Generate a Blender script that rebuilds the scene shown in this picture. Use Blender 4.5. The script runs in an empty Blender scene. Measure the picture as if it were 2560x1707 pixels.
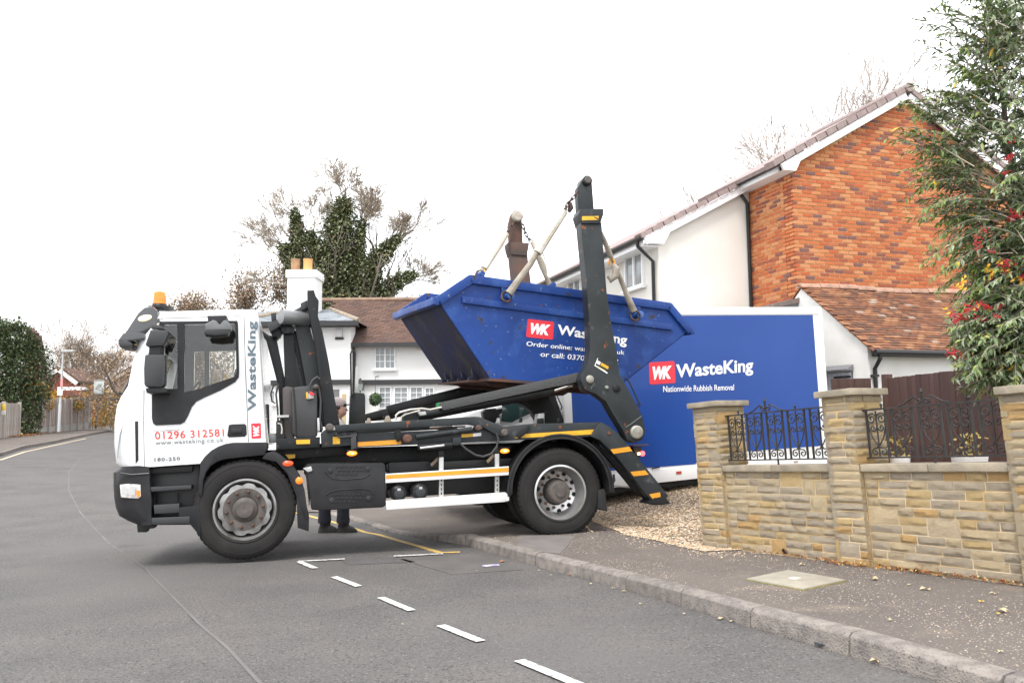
import bpy, bmesh, math, random
from mathutils import Vector, Matrix, noise
R = math.radians
random.seed(7)
S = bpy.context.scene
COL = S.collection
# ------------------------------------------------------------------ camera
F = 1900.0; CX, CY = 1280.0, 853.5; HZ = 1020.0
ROLL = 0.010
EYE = Vector((0, 0, 1.46))
th = math.atan((HZ - CY) / F)
fwd = Vector((0, math.cos(th), math.sin(th)))
R0 = Vector((1, 0, 0)); U0 = Vector((0, -math.sin(th), math.cos(th)))
CR = R0 * math.cos(ROLL) - U0 * math.sin(ROLL)
CU = U0 * math.cos(ROLL) + R0 * math.sin(ROLL)
cam_d = bpy.data.cameras.new('camera'); cam = bpy.data.objects.new('camera', cam_d); COL.objects.link(cam)
cam_d.sensor_width = 36; cam_d.lens = F / 2560 * 36; cam_d.clip_end = 2000; cam_d.clip_start = 0.05
m = Matrix((CR, CU, -fwd)).transposed().to_4x4(); m.translation = EYE
cam.matrix_world = m
S.camera = cam
# ------------------------------------------------------------------ light
SUN_EL, SUN_AZ = R(60), R(200)
w = bpy.data.worlds.new('World'); S.world = w; w.use_nodes = True
nt = w.node_tree; bg = nt.nodes['Background']
sky = nt.nodes.new('ShaderNodeTexSky'); sky.sky_type = 'NISHITA'; sky.sun_disc = False
sky.sun_elevation = SUN_EL; sky.sun_rotation = SUN_AZ; sky.dust_density = 3; sky.air_density = 1.5
mx = nt.nodes.new('ShaderNodeMix'); mx.data_type = 'RGBA'
mx.inputs['Factor'].default_value = 0.93                      # an even overcast cloud layer over the sky
mx.inputs['B'].default_value = (9.6, 9.75, 10.0, 1)
nt.links.new(sky.outputs[0], mx.inputs['A']); nt.links.new(mx.outputs['Result'], bg.inputs[0])
bg.inputs[1].default_value = 0.115
sl = bpy.data.lights.new('sun', 'SUN'); sl.energy = 1.5; sl.angle = R(16); sl.color = (1, .965, .91)
so = bpy.data.objects.new('sun', sl); COL.objects.link(so)
sd = Vector((math.sin(R(200)) * math.cos(SUN_EL), math.cos(R(200)) * math.cos(SUN_EL), math.sin(SUN_EL)))
so.rotation_euler = (-sd).to_track_quat('-Z', 'Y').to_euler(); so.location = (0, 0, 30)
S.view_settings.view_transform = 'Standard'; S.view_settings.look = 'None'
S.view_settings.exposure = 1.0; S.view_settings.gamma = 1; S.view_settings.use_curve_mapping = False
S.render.resolution_x = 1024; S.render.resolution_y = 682

# ------------------------------------------------------------------ rays
def ray(px, py):
    return CR * ((px - CX) / F) + CU * (-(py - CY) / F) + fwd
def smooth(a, b, x):
    t = min(1, max(0, (x - a) / (b - a))); return t * t * (3 - 2 * t)
P1 = Vector((-2.576, 7.484, 0)); UX = (.964, .265); VX = (-.265, .964)
WP = Vector((1.88, 7.72, 0)); WD = (.47, -.883)
def hbase(x, y):
    t = (x - WP.x) * WD[0] + (y - WP.y) * WD[1]
    q = (x - P1.x) * VX[0] + (y - P1.y) * VX[1]
    rise = .07 * min(max(t, 0), 3.4)
    left = smooth(8, 26, -x)
    fall = -.07 * min(max(q, 0), 2.7) * (1 - left) * (1 - .0 * x)
    return rise + fall + .25 * left
def hroad(x, y): return hbase(x, y)
def hpave(x, y):
    q = (x - P1.x) * VX[0] + (y - P1.y) * VX[1]
    return hbase(x, y) + .1 + .30 * smooth(.6, 3.2, x) * smooth(0.2, 3.2, q)
def hit(px, py, hf=hroad, off=0.0):
    r = ray(px, py); z = 0.0
    for _ in range(30):
        t = (z - EYE.z) / min(r.z, -1e-4); p = EYE + r * t; z = .5 * z + .5 * (hf(p.x, p.y) + off)
    t = (z - EYE.z) / min(r.z, -1e-4); return EYE + r * t

# ------------------------------------------------------------------ materials
MATS = {}
def mat(name, c=(.1,.1,.1), rough=.6, metal=0, c2=None, scale=6, detail=4, bump=0, bscale=40, spots=None, spec=.5,
        var=0, emit=None, es=1, coat=0, contrast=(.35, .65), stretch=None, rust=None, island=False, c3=None):
    if name in MATS: return MATS[name]
    M = bpy.data.materials.new(name); M.use_nodes = True; N = M.node_tree.nodes; L = M.node_tree.links
    b = N['Principled BSDF']; b.inputs['Roughness'].default_value = rough; b.inputs['Metallic'].default_value = metal
    b.inputs['Specular IOR Level'].default_value = spec; b.inputs['Coat Weight'].default_value = coat
    b.inputs['Coat Roughness'].default_value = .08
    b.inputs['Base Color'].default_value = (*c, 1)
    tc = N.new('ShaderNodeTexCoord'); vec = tc.outputs['Object']
    if stretch:
        mp = N.new('ShaderNodeMapping'); mp.inputs['Scale'].default_value = stretch
        L.new(vec, mp.inputs[0]); vec = mp.outputs[0]
    def noi(sc, det=4):
        n = N.new('ShaderNodeTexNoise'); n.inputs['Scale'].default_value = sc; n.inputs['Detail'].default_value = det
        L.new(vec, n.inputs['Vector']); return n.outputs['Fac']
    def ramp(src, a, bb, ca=(0, 0, 0), cb=(1, 1, 1)):
        r = N.new('ShaderNodeValToRGB'); r.color_ramp.elements[0].position = a; r.color_ramp.elements[1].position = bb
        r.color_ramp.elements[0].color = (*ca, 1); r.color_ramp.elements[1].color = (*cb, 1); L.new(src, r.inputs[0]); return r.outputs[0]
    def mix(f, a, bb):
        x = N.new('ShaderNodeMix'); x.data_type = 'RGBA'
        for s_, v in (('Factor', f), ('A', a), ('B', bb)):
            if hasattr(v, 'node'): L.new(v, x.inputs[s_])
            elif s_ == 'Factor': x.inputs[s_].default_value = v
            else: x.inputs[s_].default_value = (*v, 1)
        return x.outputs['Result']
    cur = c
    if c2: cur = mix(ramp(noi(scale, detail), *contrast), c, c2)
    if var:
        oi = N.new('ShaderNodeObjectInfo'); rnd = oi.outputs['Random']
        if island:
            g = N.new('ShaderNodeNewGeometry'); ad = N.new('ShaderNodeMath'); ad.operation = 'ADD'
            L.new(rnd, ad.inputs[0]); L.new(g.outputs['Random Per Island'], ad.inputs[1])
            fr = N.new('ShaderNodeMath'); fr.operation = 'FRACT'; L.new(ad.outputs[0], fr.inputs[0]); rnd = fr.outputs[0]
        if c3:
            r = N.new('ShaderNodeValToRGB'); r.color_ramp.interpolation = 'CONSTANT'
            els = r.color_ramp.elements; n = len(c3)
            for i, (p_, cc) in enumerate(c3):
                e = els[i] if i < 2 else els.new(p_)
                e.position = p_; e.color = (*cc, 1)
            L.new(rnd, r.inputs[0])
            cur = mix(var, cur, r.outputs[0])
        else:
            hv = N.new('ShaderNodeHueSaturation'); mr = N.new('ShaderNodeMapRange')
            mr.inputs['To Min'].default_value = 1 - var; mr.inputs['To Max'].default_value = 1 + var
            L.new(rnd, mr.inputs[0]); L.new(mr.outputs[0], hv.inputs['Value'])
            if hasattr(cur, 'node'): L.new(cur, hv.inputs['Color'])
            else: hv.inputs['Color'].default_value = (*cur, 1)
            cur = hv.outputs[0]
    if spots:   # (colour, scale, lo, hi)
        for sp in (spots if isinstance(spots, list) else [spots]):
            cur = mix(ramp(noi(sp[1], 3), sp[2], sp[3]), cur, sp[0])
    if rust: cur = mix(ramp(noi(rust[1], 8), rust[2], rust[3]), cur, rust[0])
    if hasattr(cur, 'node'): L.new(cur, b.inputs['Base Color'])
    if bump:
        bp = N.new('ShaderNodeBump'); bp.inputs['Strength'].default_value = bump; bp.inputs['Distance'].default_value = .02
        L.new(noi(bscale, 5), bp.inputs['Height']); L.new(bp.outputs[0], b.inputs['Normal'])
    if emit: b.inputs['Emission Color'].default_value = (*emit, 1); b.inputs['Emission Strength'].default_value = es
    MATS[name] = M; return M
def glass(name, tint=(.75, .8, .8), refl=.1, rough=.02):
    if name in MATS: return MATS[name]
    M = bpy.data.materials.new(name); M.use_nodes = True; N = M.node_tree.nodes; L = M.node_tree.links
    N.remove(N['Principled BSDF']); o = N['Material Output']
    t = N.new('ShaderNodeBsdfTransparent'); t.inputs[0].default_value = (*tint, 1)
    g = N.new('ShaderNodeBsdfGlossy'); g.inputs['Roughness'].default_value = rough
    x = N.new('ShaderNodeMixShader'); x.inputs[0].default_value = refl
    L.new(t.outputs[0], x.inputs[1]); L.new(g.outputs[0], x.inputs[2]); L.new(x.outputs[0], o.inputs['Surface'])
    MATS[name] = M; return M

# ------------------------------------------------------------------ mesh builder
def tag(o, label=None, cat=None, group=None, kind=None):
    if label: o['label'] = label
    if cat: o['category'] = cat
    if group: o['group'] = group
    if kind: o['kind'] = kind
    return o
class MB:
    def __init__(s): s.v = []; s.f = []
    def add(s, vs, fs):
        o = len(s.v); s.v += [tuple(v) for v in vs]; s.f += [tuple(i + o for i in f) for f in fs]; return s
    def box(s, x0, x1, y0, y1, z0, z1):
        return s.add([(x0, y0, z0), (x1, y0, z0), (x1, y1, z0), (x0, y1, z0), (x0, y0, z1), (x1, y0, z1), (x1, y1, z1), (x0, y1, z1)],
                     [(0, 3, 2, 1), (4, 5, 6, 7), (0, 1, 5, 4), (1, 2, 6, 5), (2, 3, 7, 6), (3, 0, 4, 7)])
    def prism(s, pts, y0, y1):       # pts (x,z) outline, pushed along y
        n = len(pts)
        a = sum(pts[i][0] * pts[(i + 1) % n][1] - pts[(i + 1) % n][0] * pts[i][1] for i in range(n))
        if a < 0: pts = pts[::-1]
        vs = [(p[0], y0, p[1]) for p in pts] + [(p[0], y1, p[1]) for p in pts]
        fs = [tuple(range(n)), tuple(range(2 * n - 1, n - 1, -1))]
        fs += [((i + 1) % n, i, i + n, (i + 1) % n + n) for i in range(n)]
        return s.add(vs, fs)
    def loft(s, rings, caps=True):
        n = len(rings[0]); o = []
        for r in rings: o += list(r)
        fs = []
        for k in range(len(rings) - 1):
            for i in range(n):
                j = (i + 1) % n; fs.append((k * n + i, k * n + j, (k + 1) * n + j, (k + 1) * n + i))
        if caps: fs += [tuple(range(n))[::-1], tuple(range((len(rings) - 1) * n, len(rings) * n))]
        return s.add(o, fs)
    def tube(s, path, r, n=8, caps=True, closed=False):
        path = [Vector(p) for p in path]; rings = []; N = len(path); up = None
        for i, p in enumerate(path):
            if closed: d = path[(i + 1) % N] - path[i - 1]
            else: d = path[min(i + 1, N - 1)] - path[max(i - 1, 0)]
            if d.length < 1e-9: d = Vector((0, 0, 1))
            d.normalize()
            if up is None: up = Vector((0, 0, 1)) if abs(d.z) < .9 else Vector((0, 1, 0))
            a = d.cross(up)
            if a.length < 1e-6: a = d.orthogonal()
            a.normalize(); b = a.cross(d).normalized(); up = b
            rr = r[i] if isinstance(r, (list, tuple)) else r
            rings.append([p + (a * math.cos(2 * math.pi * k / n) + b * math.sin(2 * math.pi * k / n)) * rr for k in range(n)])
        if closed: rings.append(rings[0])
        return s.loft(rings, caps and not closed)
    def lathe(s, prof, c=(0, 0, 0), ax='y', n=32, caps=True):   # prof list of (r, along)
        rings = []
        for r, a in prof:
            ring = []
            for k in range(n):
                t = 2 * math.pi * k / n; u, v = r * math.cos(t), r * math.sin(t)
                p = (u, a, v) if ax == 'y' else ((u, v, a) if ax == 'z' else (a, u, v))
                ring.append((c[0] + p[0], c[1] + p[1], c[2] + p[2]))
            rings.append(ring)
        return s.loft(rings, caps)
    def ball(s, c, r, n=10, sq=(1, 1, 1)):
        rings = []
        for i in range(1, n):
            t = math.pi * i / n
            rings.append([(c[0] + sq[0] * r * math.sin(t) * math.cos(2 * math.pi * k / n), c[1] + sq[1] * r * math.sin(t) * math.sin(2 * math.pi * k / n), c[2] + sq[2] * r * math.cos(t)) for k in range(n)])
        return s.loft(rings)
    def mesh(s, name, m, bevel=0, sm=True, seg=2, ang=.6):
        me = bpy.data.meshes.new(name); me.from_pydata(s.v, [], s.f)
        bm = bmesh.new(); bm.from_mesh(me)
        bmesh.ops.recalc_face_normals(bm, faces=bm.faces)
        if bevel:
            ed = [e for e in bm.edges if len(e.link_faces) == 2 and e.calc_face_angle(0) > .5]
            bmesh.ops.bevel(bm, geom=ed, offset=bevel, segments=seg, affect='EDGES', clamp_overlap=True, profile=.6)
        bm.to_mesh(me); bm.free()
        if sm:
            me.polygons.foreach_set('use_smooth', [True] * len(me.polygons)); me.set_sharp_from_angle(angle=ang)
        if m: me.materials.append(m)
        return me
def link(name, me, parent=None, loc=None):
    o = bpy.data.objects.new(name, me); COL.objects.link(o)
    if parent: o.parent = parent
    if loc is not None: o.location = loc
    return o
def put(name, mb, m, parent=None, bevel=0, sm=True, seg=2):
    return link(name, mb.mesh(name, m, bevel, sm, seg), parent)
def empty(name, loc=(0, 0, 0), mtx=None):
    o = bpy.data.objects.new(name, None); COL.objects.link(o); o.empty_display_size = .3
    if mtx is not None: o.matrix_world = mtx
    else: o.location = loc
    return o
class Fr:      # a thing's own frame: x along its length, y into depth, z up
    def __init__(s, name, P, yaw, pitch=0, roll=0, label=None, cat=None, group=None, ex=None):
        s.P = Vector(P)
        s.ex = Vector(ex).normalized() if ex else Vector((math.cos(yaw) * math.cos(pitch), math.sin(yaw) * math.cos(pitch), math.sin(pitch)))
        s.ey = Vector((-s.ex.y, s.ex.x, 0)).normalized(); s.ey = (s.ey + Vector((0, 0, -roll)))
        s.ey = (s.ey - s.ex * s.ey.dot(s.ex)).normalized(); s.ez = s.ex.cross(s.ey)
        mt = Matrix((s.ex, s.ey, s.ez)).transposed().to_4x4(); mt.translation = s.P; s.m = mt
        s.o = None
        if name: s.o = tag(empty(name, mtx=mt), label, cat, group)
    def T(s, px, py, y=0.0):
        r = ray(px, py); t = ((s.P - EYE).dot(s.ey) + y) / r.dot(s.ey); p = EYE + r * t - s.P
        return (p.dot(s.ex), p.dot(s.ez))
    def V(s, px, py, y=0.0):
        a, b = s.T(px, py, y); return (a, y, b)
    def L(s, p):
        p = Vector(p) - s.P; return Vector((p.dot(s.ex), p.dot(s.ey), p.dot(s.ez)))
    def W(s, x, y, z): return s.P + s.ex * x + s.ey * y + s.ez * z
    def poly(s, name, pts, y0, y1, m, bevel=0, parent=None, ref=None, **k):
        q = [s.T(a, b, y0 if ref is None else ref) for a, b in pts]
        return put(name, MB().prism(q, y0, y1), m, parent or s.o, bevel, **k)
    def tube(s, name, pts, r, m, parent=None, y=0, n=8):
        return put(name, MB().tube([s.V(p[0], p[1], p[2] if len(p) > 2 else y) for p in pts], r, n), m, parent or s.o)
    def disc(s, name, px, py, r, y0, y1, m, parent=None, n=24, bevel=0):
        x, z = s.T(px, py, y0)
        return put(name, MB().lathe([(r, y0), (r, y1)], (x, 0, z), n=n), m, parent or s.o, bevel)
    def text(s, name, body, bl, br, tl, y, m, parent=None, shear=0, off=0, space=1, ref=None):
        cu = bpy.data.curves.new(name, 'FONT'); cu.body = body; cu.size = 1; cu.shear = shear; cu.offset = off
        cu.space_character = space; cu.extrude = .02; cu.resolution_u = 3
        t = bpy.data.objects.new(name, cu); COL.objects.link(t)
        dg = bpy.context.evaluated_depsgraph_get(); dg.update()
        me = bpy.data.meshes.new_from_object(t.evaluated_get(dg)); bpy.data.objects.remove(t)
        xs = [v.co.x for v in me.vertices]; ys = [v.co.y for v in me.vertices]
        x0, x1, y0, y1 = min(xs), max(xs), min(ys), max(ys)
        A, B, C_ = [Vector(s.T(*p, y if ref is None else ref)) for p in (bl, br, tl)]
        for v in me.vertices:
            q = A + (B - A) * ((v.co.x - x0) / (x1 - x0)) + (C_ - A) * ((v.co.y - y0) / (y1 - y0))
            v.co = Vector((q.x, y - (.002 if v.co.z > 0 else -.001), q.y))
        me.materials.clear(); me.materials.append(m)
        return link(name, me, parent or s.o)
def arc(cx, cz, r, a0, a1, n):
    return [(cx + r * math.cos(R(a0 + (a1 - a0) * i / n)), cz + r * math.sin(R(a0 + (a1 - a0) * i / n))) for i in range(n + 1)]
# ================================================================== GROUND
m_asph = mat('asphalt', (.102, .096, .094), .85, c2=(.132, .122, .116), scale=1.3, detail=10, bump=.6, bscale=90,
             spots=[((.055, .052, .051), 60, .55, .64), ((.23, .22, .21), 70, .60, .69), ((.06, .057, .056), 38, .6, .75), ((.128, .121, .118), .35, .5, .75), ((.062, .058, .056), .9, .66, .85)], spec=.35)
m_pave = mat('pavement_tarmac', (.155, .133, .118), .9, c2=(.125, .108, .098), scale=1.1, detail=8, bump=.5, bscale=150,
             spots=[((.19, .155, .13), 3, .58, .72), ((.34, .29, .24), 75, .62, .68)], spec=.3)
m_kerb = mat('kerb_concrete', (.27, .24, .215), .9, c2=(.17, .15, .14), scale=14, detail=10, bump=.6, bscale=90,
             spots=[((.09, .085, .08), 90, .6, .7)], var=.12, spec=.3)
m_grav = mat('gravel_base', (.24, .18, .11), .95, c2=(.14, .10, .065), scale=20, detail=10, bump=1, bscale=90)
m_grass = mat('grass_ground', (.06, .08, .03), .95, c2=(.09, .08, .04), scale=2, detail=8)
m_white = mat('road_paint', (.62, .62, .60), .8, c2=(.27, .26, .25), scale=26, detail=10, contrast=(.46, .66))
m_yell = mat('yellow_road_paint', (.62, .40, .09), .7, c2=(.35, .25, .1), scale=18, detail=8, contrast=(.4, .8))
def interp(tab, y):
    if y <= tab[0][1]: return tab[0][0]
    for (x0, y0), (x1, y1) in zip(tab, tab[1:]):
        if y <= y1: return x0 + (x1 - x0) * (y - y0) / (y1 - y0)
    return tab[-1][0]
KPX = [(2560, 1776), (2400, 1727), (2285, 1687), (2067, 1624), (1850, 1560), (1632, 1493), (1415, 1434), (1306, 1404), (1197, 1374), (1160, 1362)]
kb = [hit(*p) for p in KPX]                        # foot of the kerb face on the road
kfar = [hit(1021, 1336, hroad, .02), hit(905, 1303, hroad, .02), hit(820, 1283, hroad, .02), hit(774, 1272, hroad, .02)]
d0 = (kb[0] - kb[2]).normalized()
klin = [kb[0] + d0 * 8, kb[0] + d0 * 3] + kb + kfar
RR = [(p.x, p.y) for p in klin]
RR = RR + [(-4.6, 12.2), (-7.2, 16), (-11, 24), (-18, 40), (-27, 60), (-44, 78), (-70, 95)]
LL = [(-19, -6), (-18.5, 10), (-18.2, 19)] + [tuple(hit(*p)[:2]) for p in ((0, 1141), (60, 1121), (130, 1109), (210, 1091), (280, 1078))] + [(-46, 78), (-72, 95)]
LL = sorted(LL, key=lambda a: a[1])
def sheet(name, ys, xl, xr, nx, hf, off, m, kind='structure'):
    mb = MB(); vs = []; fs = []
    for j, y in enumerate(ys):
        a, b = xl(y), xr(y)
        for i in range(nx + 1):
            t = i / nx; x = a + (b - a) * t; vs.append((x, y, hf(x, y) + off))
    for j in range(len(ys) - 1):
        for i in range(nx):
            k = j * (nx + 1) + i; fs.append((k, k + 1, k + nx + 2, k + nx + 1))
    mb.add(vs, fs); o = put(name, mb, m); tag(o, kind=kind); return o
ys1 = [-6 + i * .5 for i in range(64)] + [26 + i * 2 for i in range(36)]
g = sheet('ground', [-60, -20] + [-10 + i for i in range(60)] + [60, 90, 150, 300, 900], lambda y: -400 if y > 50 else -60, lambda y: 400 if y > 50 else 60, 120, hbase, -.06, m_grass)
sheet('road', ys1, lambda y: interp(LL, y), lambda y: interp(RR, y) - .003, 44, hroad, 0, m_asph)
def kx(y): return interp(RR, y)
def kz(x, y): return hroad(x, y) + (.1 if y < kfar[0].y - .8 else .1)
def hp(x, y): 
    d = smooth(kb[-2].y - .05, kfar[0].y, y)               # kerb drops to the road beyond the truck
    return hbase(x, y) + .1 + .30 * smooth(.6, 3.2, x) * smooth(0.2, 3.2, (x - P1.x) * VX[0] + (y - P1.y) * VX[1]) - .085 * d * (1 - smooth(-.9, .5, x))
PR = [(6, -6), (6.2, 2), (7, 8), (14, 12), (16, 20), (16, 30), (-10, 60)]
sheet('pavement', [-6 + i * .4 for i in range(90)], lambda y: kx(y) + .12, lambda y: max(interp(PR, y), kx(y) + 2), 30, hp, 0, m_pave)
# left footpath beyond the road
LF = [(x - 2.6 - .02 * y, y) for x, y in LL]
sheet('footpath', [6 + i * 1.5 for i in range(50)], lambda y: interp(LF, y), lambda y: interp(LL, y), 6, hroad, .1, m_pave)
kl = MB()
LLs = [(interp(LL, 10 + i), 10 + i) for i in range(60)]
for (x0, y0), (x1, y1) in zip(LLs, LLs[1:]):
    z0, z1 = hroad(x0, y0), hroad(x1, y1)
    kl.add([(x0, y0, z0 - .05), (x1, y1, z1 - .05), (x1, y1, z1 + .112), (x0, y0, z0 + .112), (x0 - .13, y0, z0 + .112), (x1 - .13, y1, z1 + .112)], [(0, 1, 2, 3), (3, 2, 5, 4)])
tag(put('far_kerb', kl, m_kerb), kind='structure')
# kerb on the near side, each stone its own piece
kerb = tag(empty('kerb'), kind='structure')
def klen(pts):
    L_ = [0]
    for a, b in zip(pts, pts[1:]): L_.append(L_[-1] + (b - a).length)
    return L_
def along(pts, Ls, d):
    for i in range(len(pts) - 1):
        if d <= Ls[i + 1] or i == len(pts) - 2:
            return pts[i].lerp(pts[i + 1], (d - Ls[i]) / (Ls[i + 1] - Ls[i]))
def kerbstones(pts, lens, h0, h1=None):
    Ls = klen(pts); d = 0; i = 0
    while d < Ls[-1] - .02:
        l = lens; e = min(d + l, Ls[-1]); a = along(pts, Ls, d + .006); b = along(pts, Ls, e - .006)
        t = (b - a); t.z = 0; t.normalize(); nrm = Vector((-t.y, t.x, 0))
        if nrm.x < 0: nrm = -nrm
        ha = h0 if h1 is None else h0 + (h1 - h0) * d / Ls[-1]; hb = h0 if h1 is None else h0 + (h1 - h0) * e / Ls[-1]
        za, zb = hroad(a.x, a.y), hroad(b.x, b.y); rings = []
        for p, z, h in ((a, za, ha), (b, zb, hb)):
            rings.append([Vector((p.x, p.y, z - .1)), Vector((p.x + nrm.x * .012, p.y + nrm.y * .012, z + h - .02)), Vector((p.x + nrm.x * .035, p.y + nrm.y * .035, z + h)),
                          Vector((p.x + nrm.x * .125, p.y + nrm.y * .125, z + h + .004)), Vector((p.x + nrm.x * .125, p.y + nrm.y * .125, z - .1))])
        mb = MB().loft(rings); o = put('kerb_stone', mb, m_kerb, kerb, .006)
        d = e; i += 1
KH = .107
kerbstones([klin[0], klin[1]] + kb, .735, KH)
kerbstones([kb[-1]] + kfar[:1], .66, KH, .03)
kerbstones(kfar + [Vector((-4.6, 12.2, 0)), Vector((-7.2, 16, 0))], .75, .03)
# driveway of loose shingle
gl = [hit(*p, hp) for p in ((1380, 1262), (1440, 1290), (1480, 1330), (1560, 1336), (1650, 1352), (1760, 1378))]
GL = sorted([(p.x, p.y) for p in gl])
def gy0(x):
    if x <= GL[0][0]: return GL[0][1] + (GL[0][0] - x) * .9
    for (x0, y0), (x1, y1) in zip(GL, GL[1:]):
        if x <= x1: return y0 + (y1 - y0) * (x - x0) / (x1 - x0)
    return GL[-1][1]
mb = MB(); vs = []; fs = []; NX, NY = 40, 40
for j in range(NY + 1):
    for i in range(NX + 1):
        x = -.6 + 6.4 * i / NX; y0 = gy0(x); y1 = 16.5; y = y0 + (y1 - y0) * (j / NY) ** 1.3
        vs.append((x, y, hp(x, y) + .006 + .012 * noise.noise((x * 3, y * 3, 0)) * min(1, j / 3)))
for j in range(NY):
    for i in range(NX): k = j * (NX + 1) + i; fs.append((k, k + 1, k + NX + 2, k + NX + 1))
mb.add(vs, fs); tag(put('driveway', mb, m_grav), kind='structure')
m_peb = mat('pebble', (.42, .30, .17), .8, var=1, island=True, c3=[(0, (.47, .36, .25)), (.22, (.56, .46, .35)), (.4, (.33, .23, .15)), (.55, (.50, .34, .19)), (.70, (.68, .60, .50)), (.80, (.22, .16, .12)), (.92, (.42, .32, .23))])
mb = MB()
rp = random.Random(3)
def pebble(mb, x, y, z, r):
    a = rp.random() * 6.28; ca, sa = math.cos(a), math.sin(a); sx, sy, sz = r * rp.uniform(.8, 1.5), r * rp.uniform(.6, 1), r * rp.uniform(.4, .7)
    pts = [(sx, 0, 0), (0, sy, 0), (-sx, 0, 0), (0, -sy, 0), (sx * .2, 0, sz), ]
    mb.add([(x + p[0] * ca - p[1] * sa, y + p[0] * sa + p[1] * ca, z + p[2]) for p in pts], [(0, 1, 4), (1, 2, 4), (2, 3, 4), (3, 0, 4)])
for _ in range(34000):
    x = rp.uniform(-.5, 4.6); y0 = gy0(x); y = y0 + (12.5 - y0) * rp.random() ** 1.5 - .03
    pebble(mb, x, y, hp(x, y) + .008, rp.uniform(.009, .018))
for _ in range(450):   # strays on the pavement
    x = rp.uniform(-.3, 2.2); y = gy0(x) - abs(rp.gauss(0, .35))
    if y > 6: pebble(mb, x, y, hp(x, y), rp.uniform(.006, .012))
tag(put('gravel', mb, m_peb, sm=False), kind='stuff')
mb = MB()                                          # pale chippings set in the tarmac of the pavement
for _ in range(11000):
    y = rp.uniform(2.2, 8.6); x = kx(y) + .14 + rp.random() * 2.2
    t = noise.noise((x * 1.1, y * 1.1, 5)) + .25 * math.sin((x * .883 + y * .47) * 7)
    if t < -.02 and rp.random() < .8: continue
    pebble(mb, x, y, hp(x, y) - .0005, rp.uniform(.003, .0065))
m_chip = mat('chipping', (.4, .33, .26), .8, var=1, island=True, c3=[(0, (.40, .33, .26)), (.3, (.27, .21, .17)), (.6, (.50, .44, .37)), (.8, (.4, .3, .22))])
tag(put('stone_chippings', mb, m_chip, sm=False), kind='stuff')
# painted markings
def strip(name, pts, w, m, off=.004, hf=hroad, px=True):
    P = [hit(*p, hf) for p in pts] if px else pts
    Q = []
    for a, b in zip(P, P[1:]):
        n = max(1, int((b - a).length / .35)); Q += [a.lerp(b, i / n) for i in range(n)]
    Q.append(P[-1]); mb = MB(); vs = []
    for i, p in enumerate(Q):
        d = Q[min(i + 1, len(Q) - 1)] - Q[max(i - 1, 0)]; d.z = 0; d.normalize(); nn = Vector((-d.y, d.x, 0)) * w / 2
        for s_ in (-1, 1): q = p + nn * s_; vs.append((q.x, q.y, hf(q.x, q.y) + off))
    mb.add(vs, [(2 * i, 2 * i + 1, 2 * i + 3, 2 * i + 2) for i in range(len(Q) - 1)])
    return tag(put(name, mb, m), kind='structure')
for a, b in (((748, 1405), (788, 1422)), ((835, 1443), (897, 1467)), ((952, 1495), (1030, 1528)), ((1102, 1565), (1202, 1605)), ((1298, 1653), (1470, 1724))):
    strip('bay_marking', [a, b], .062, m_white, .009)
strip('bay_marking', [(745, 1404), (862, 1398)], .05, m_white, .008)
strip('bay_marking', [(984, 1391), (1108, 1385)], .05, m_white, .008)
strip('yellow_line', [(700, 1270), (774, 1290), (860, 1312), (945, 1336), (1020, 1358), (1098, 1381), (1150, 1380)], .075, m_yell, .004)
strip('yellow_line', [(0, 1150), (60, 1130), (150, 1110), (215, 1096)], .09, mat('pale_yellow_paint', (.62, .50, .34), .8), .006)
m_seam = mat('tar_seam', (.155, .147, .142), .9, c2=(.12, .113, .11), scale=3, detail=8, contrast=(.35, .55))
strip('road_seam', [(250, 1128), (200, 1146), (172, 1180), (172, 1225), (200, 1280), (240, 1325), (300, 1375)], .028, m_seam, .003)
strip('road_seam', [(300, 1375), (380, 1440), (470, 1530), (570, 1620), (650, 1707), (720, 1790)], .022, mat('faint_seam', (.142, .135, .130), .9, c2=(.112, .106, .102), scale=2, detail=9), .003)
m_patch = mat('asphalt_repair', (.085, .081, .08), .85, c2=(.105, .10, .098), scale=5, detail=9, bump=.5, bscale=170)
def quad(name, pts, m, off, hf=hroad, kind='structure'):
    P = [hit(*p, hf) for p in pts]; mb = MB(); n = 6; vs = []
    for j in range(n + 1):
        for i in range(n + 1):
            q = P[0].lerp(P[1], i / n).lerp(P[3].lerp(P[2], i / n), j / n); vs.append((q.x, q.y, hf(q.x, q.y) + off))
    mb.add(vs, [(j * (n + 1) + i, j * (n + 1) + i + 1, (j + 1) * (n + 1) + i + 1, (j + 1) * (n + 1) + i) for j in range(n) for i in range(n)])
    return tag(put(name, mb, m), kind=kind) if kind else put(name, mb, m)
quad('road_patch', [(848, 1397), (985, 1391), (1040, 1405), (870, 1412)], m_patch, .003)
m_path2 = mat('asphalt_worn', (.125, .115, .107), .9, c2=(.098, .091, .087), scale=3, detail=9, bump=.6, bscale=120)
quad('road_patch', [(1000, 1398), (1185, 1384), (1310, 1424), (1130, 1436)], m_path2, .003)
quad('pavement_patch', [(1300, 1338), (1440, 1340), (1400, 1384), (1290, 1372)], mat('grey_patch', (.18, .165, .155), .9, c2=(.15, .13, .125), scale=4, bump=.4, bscale=150), .003, hp)
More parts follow.
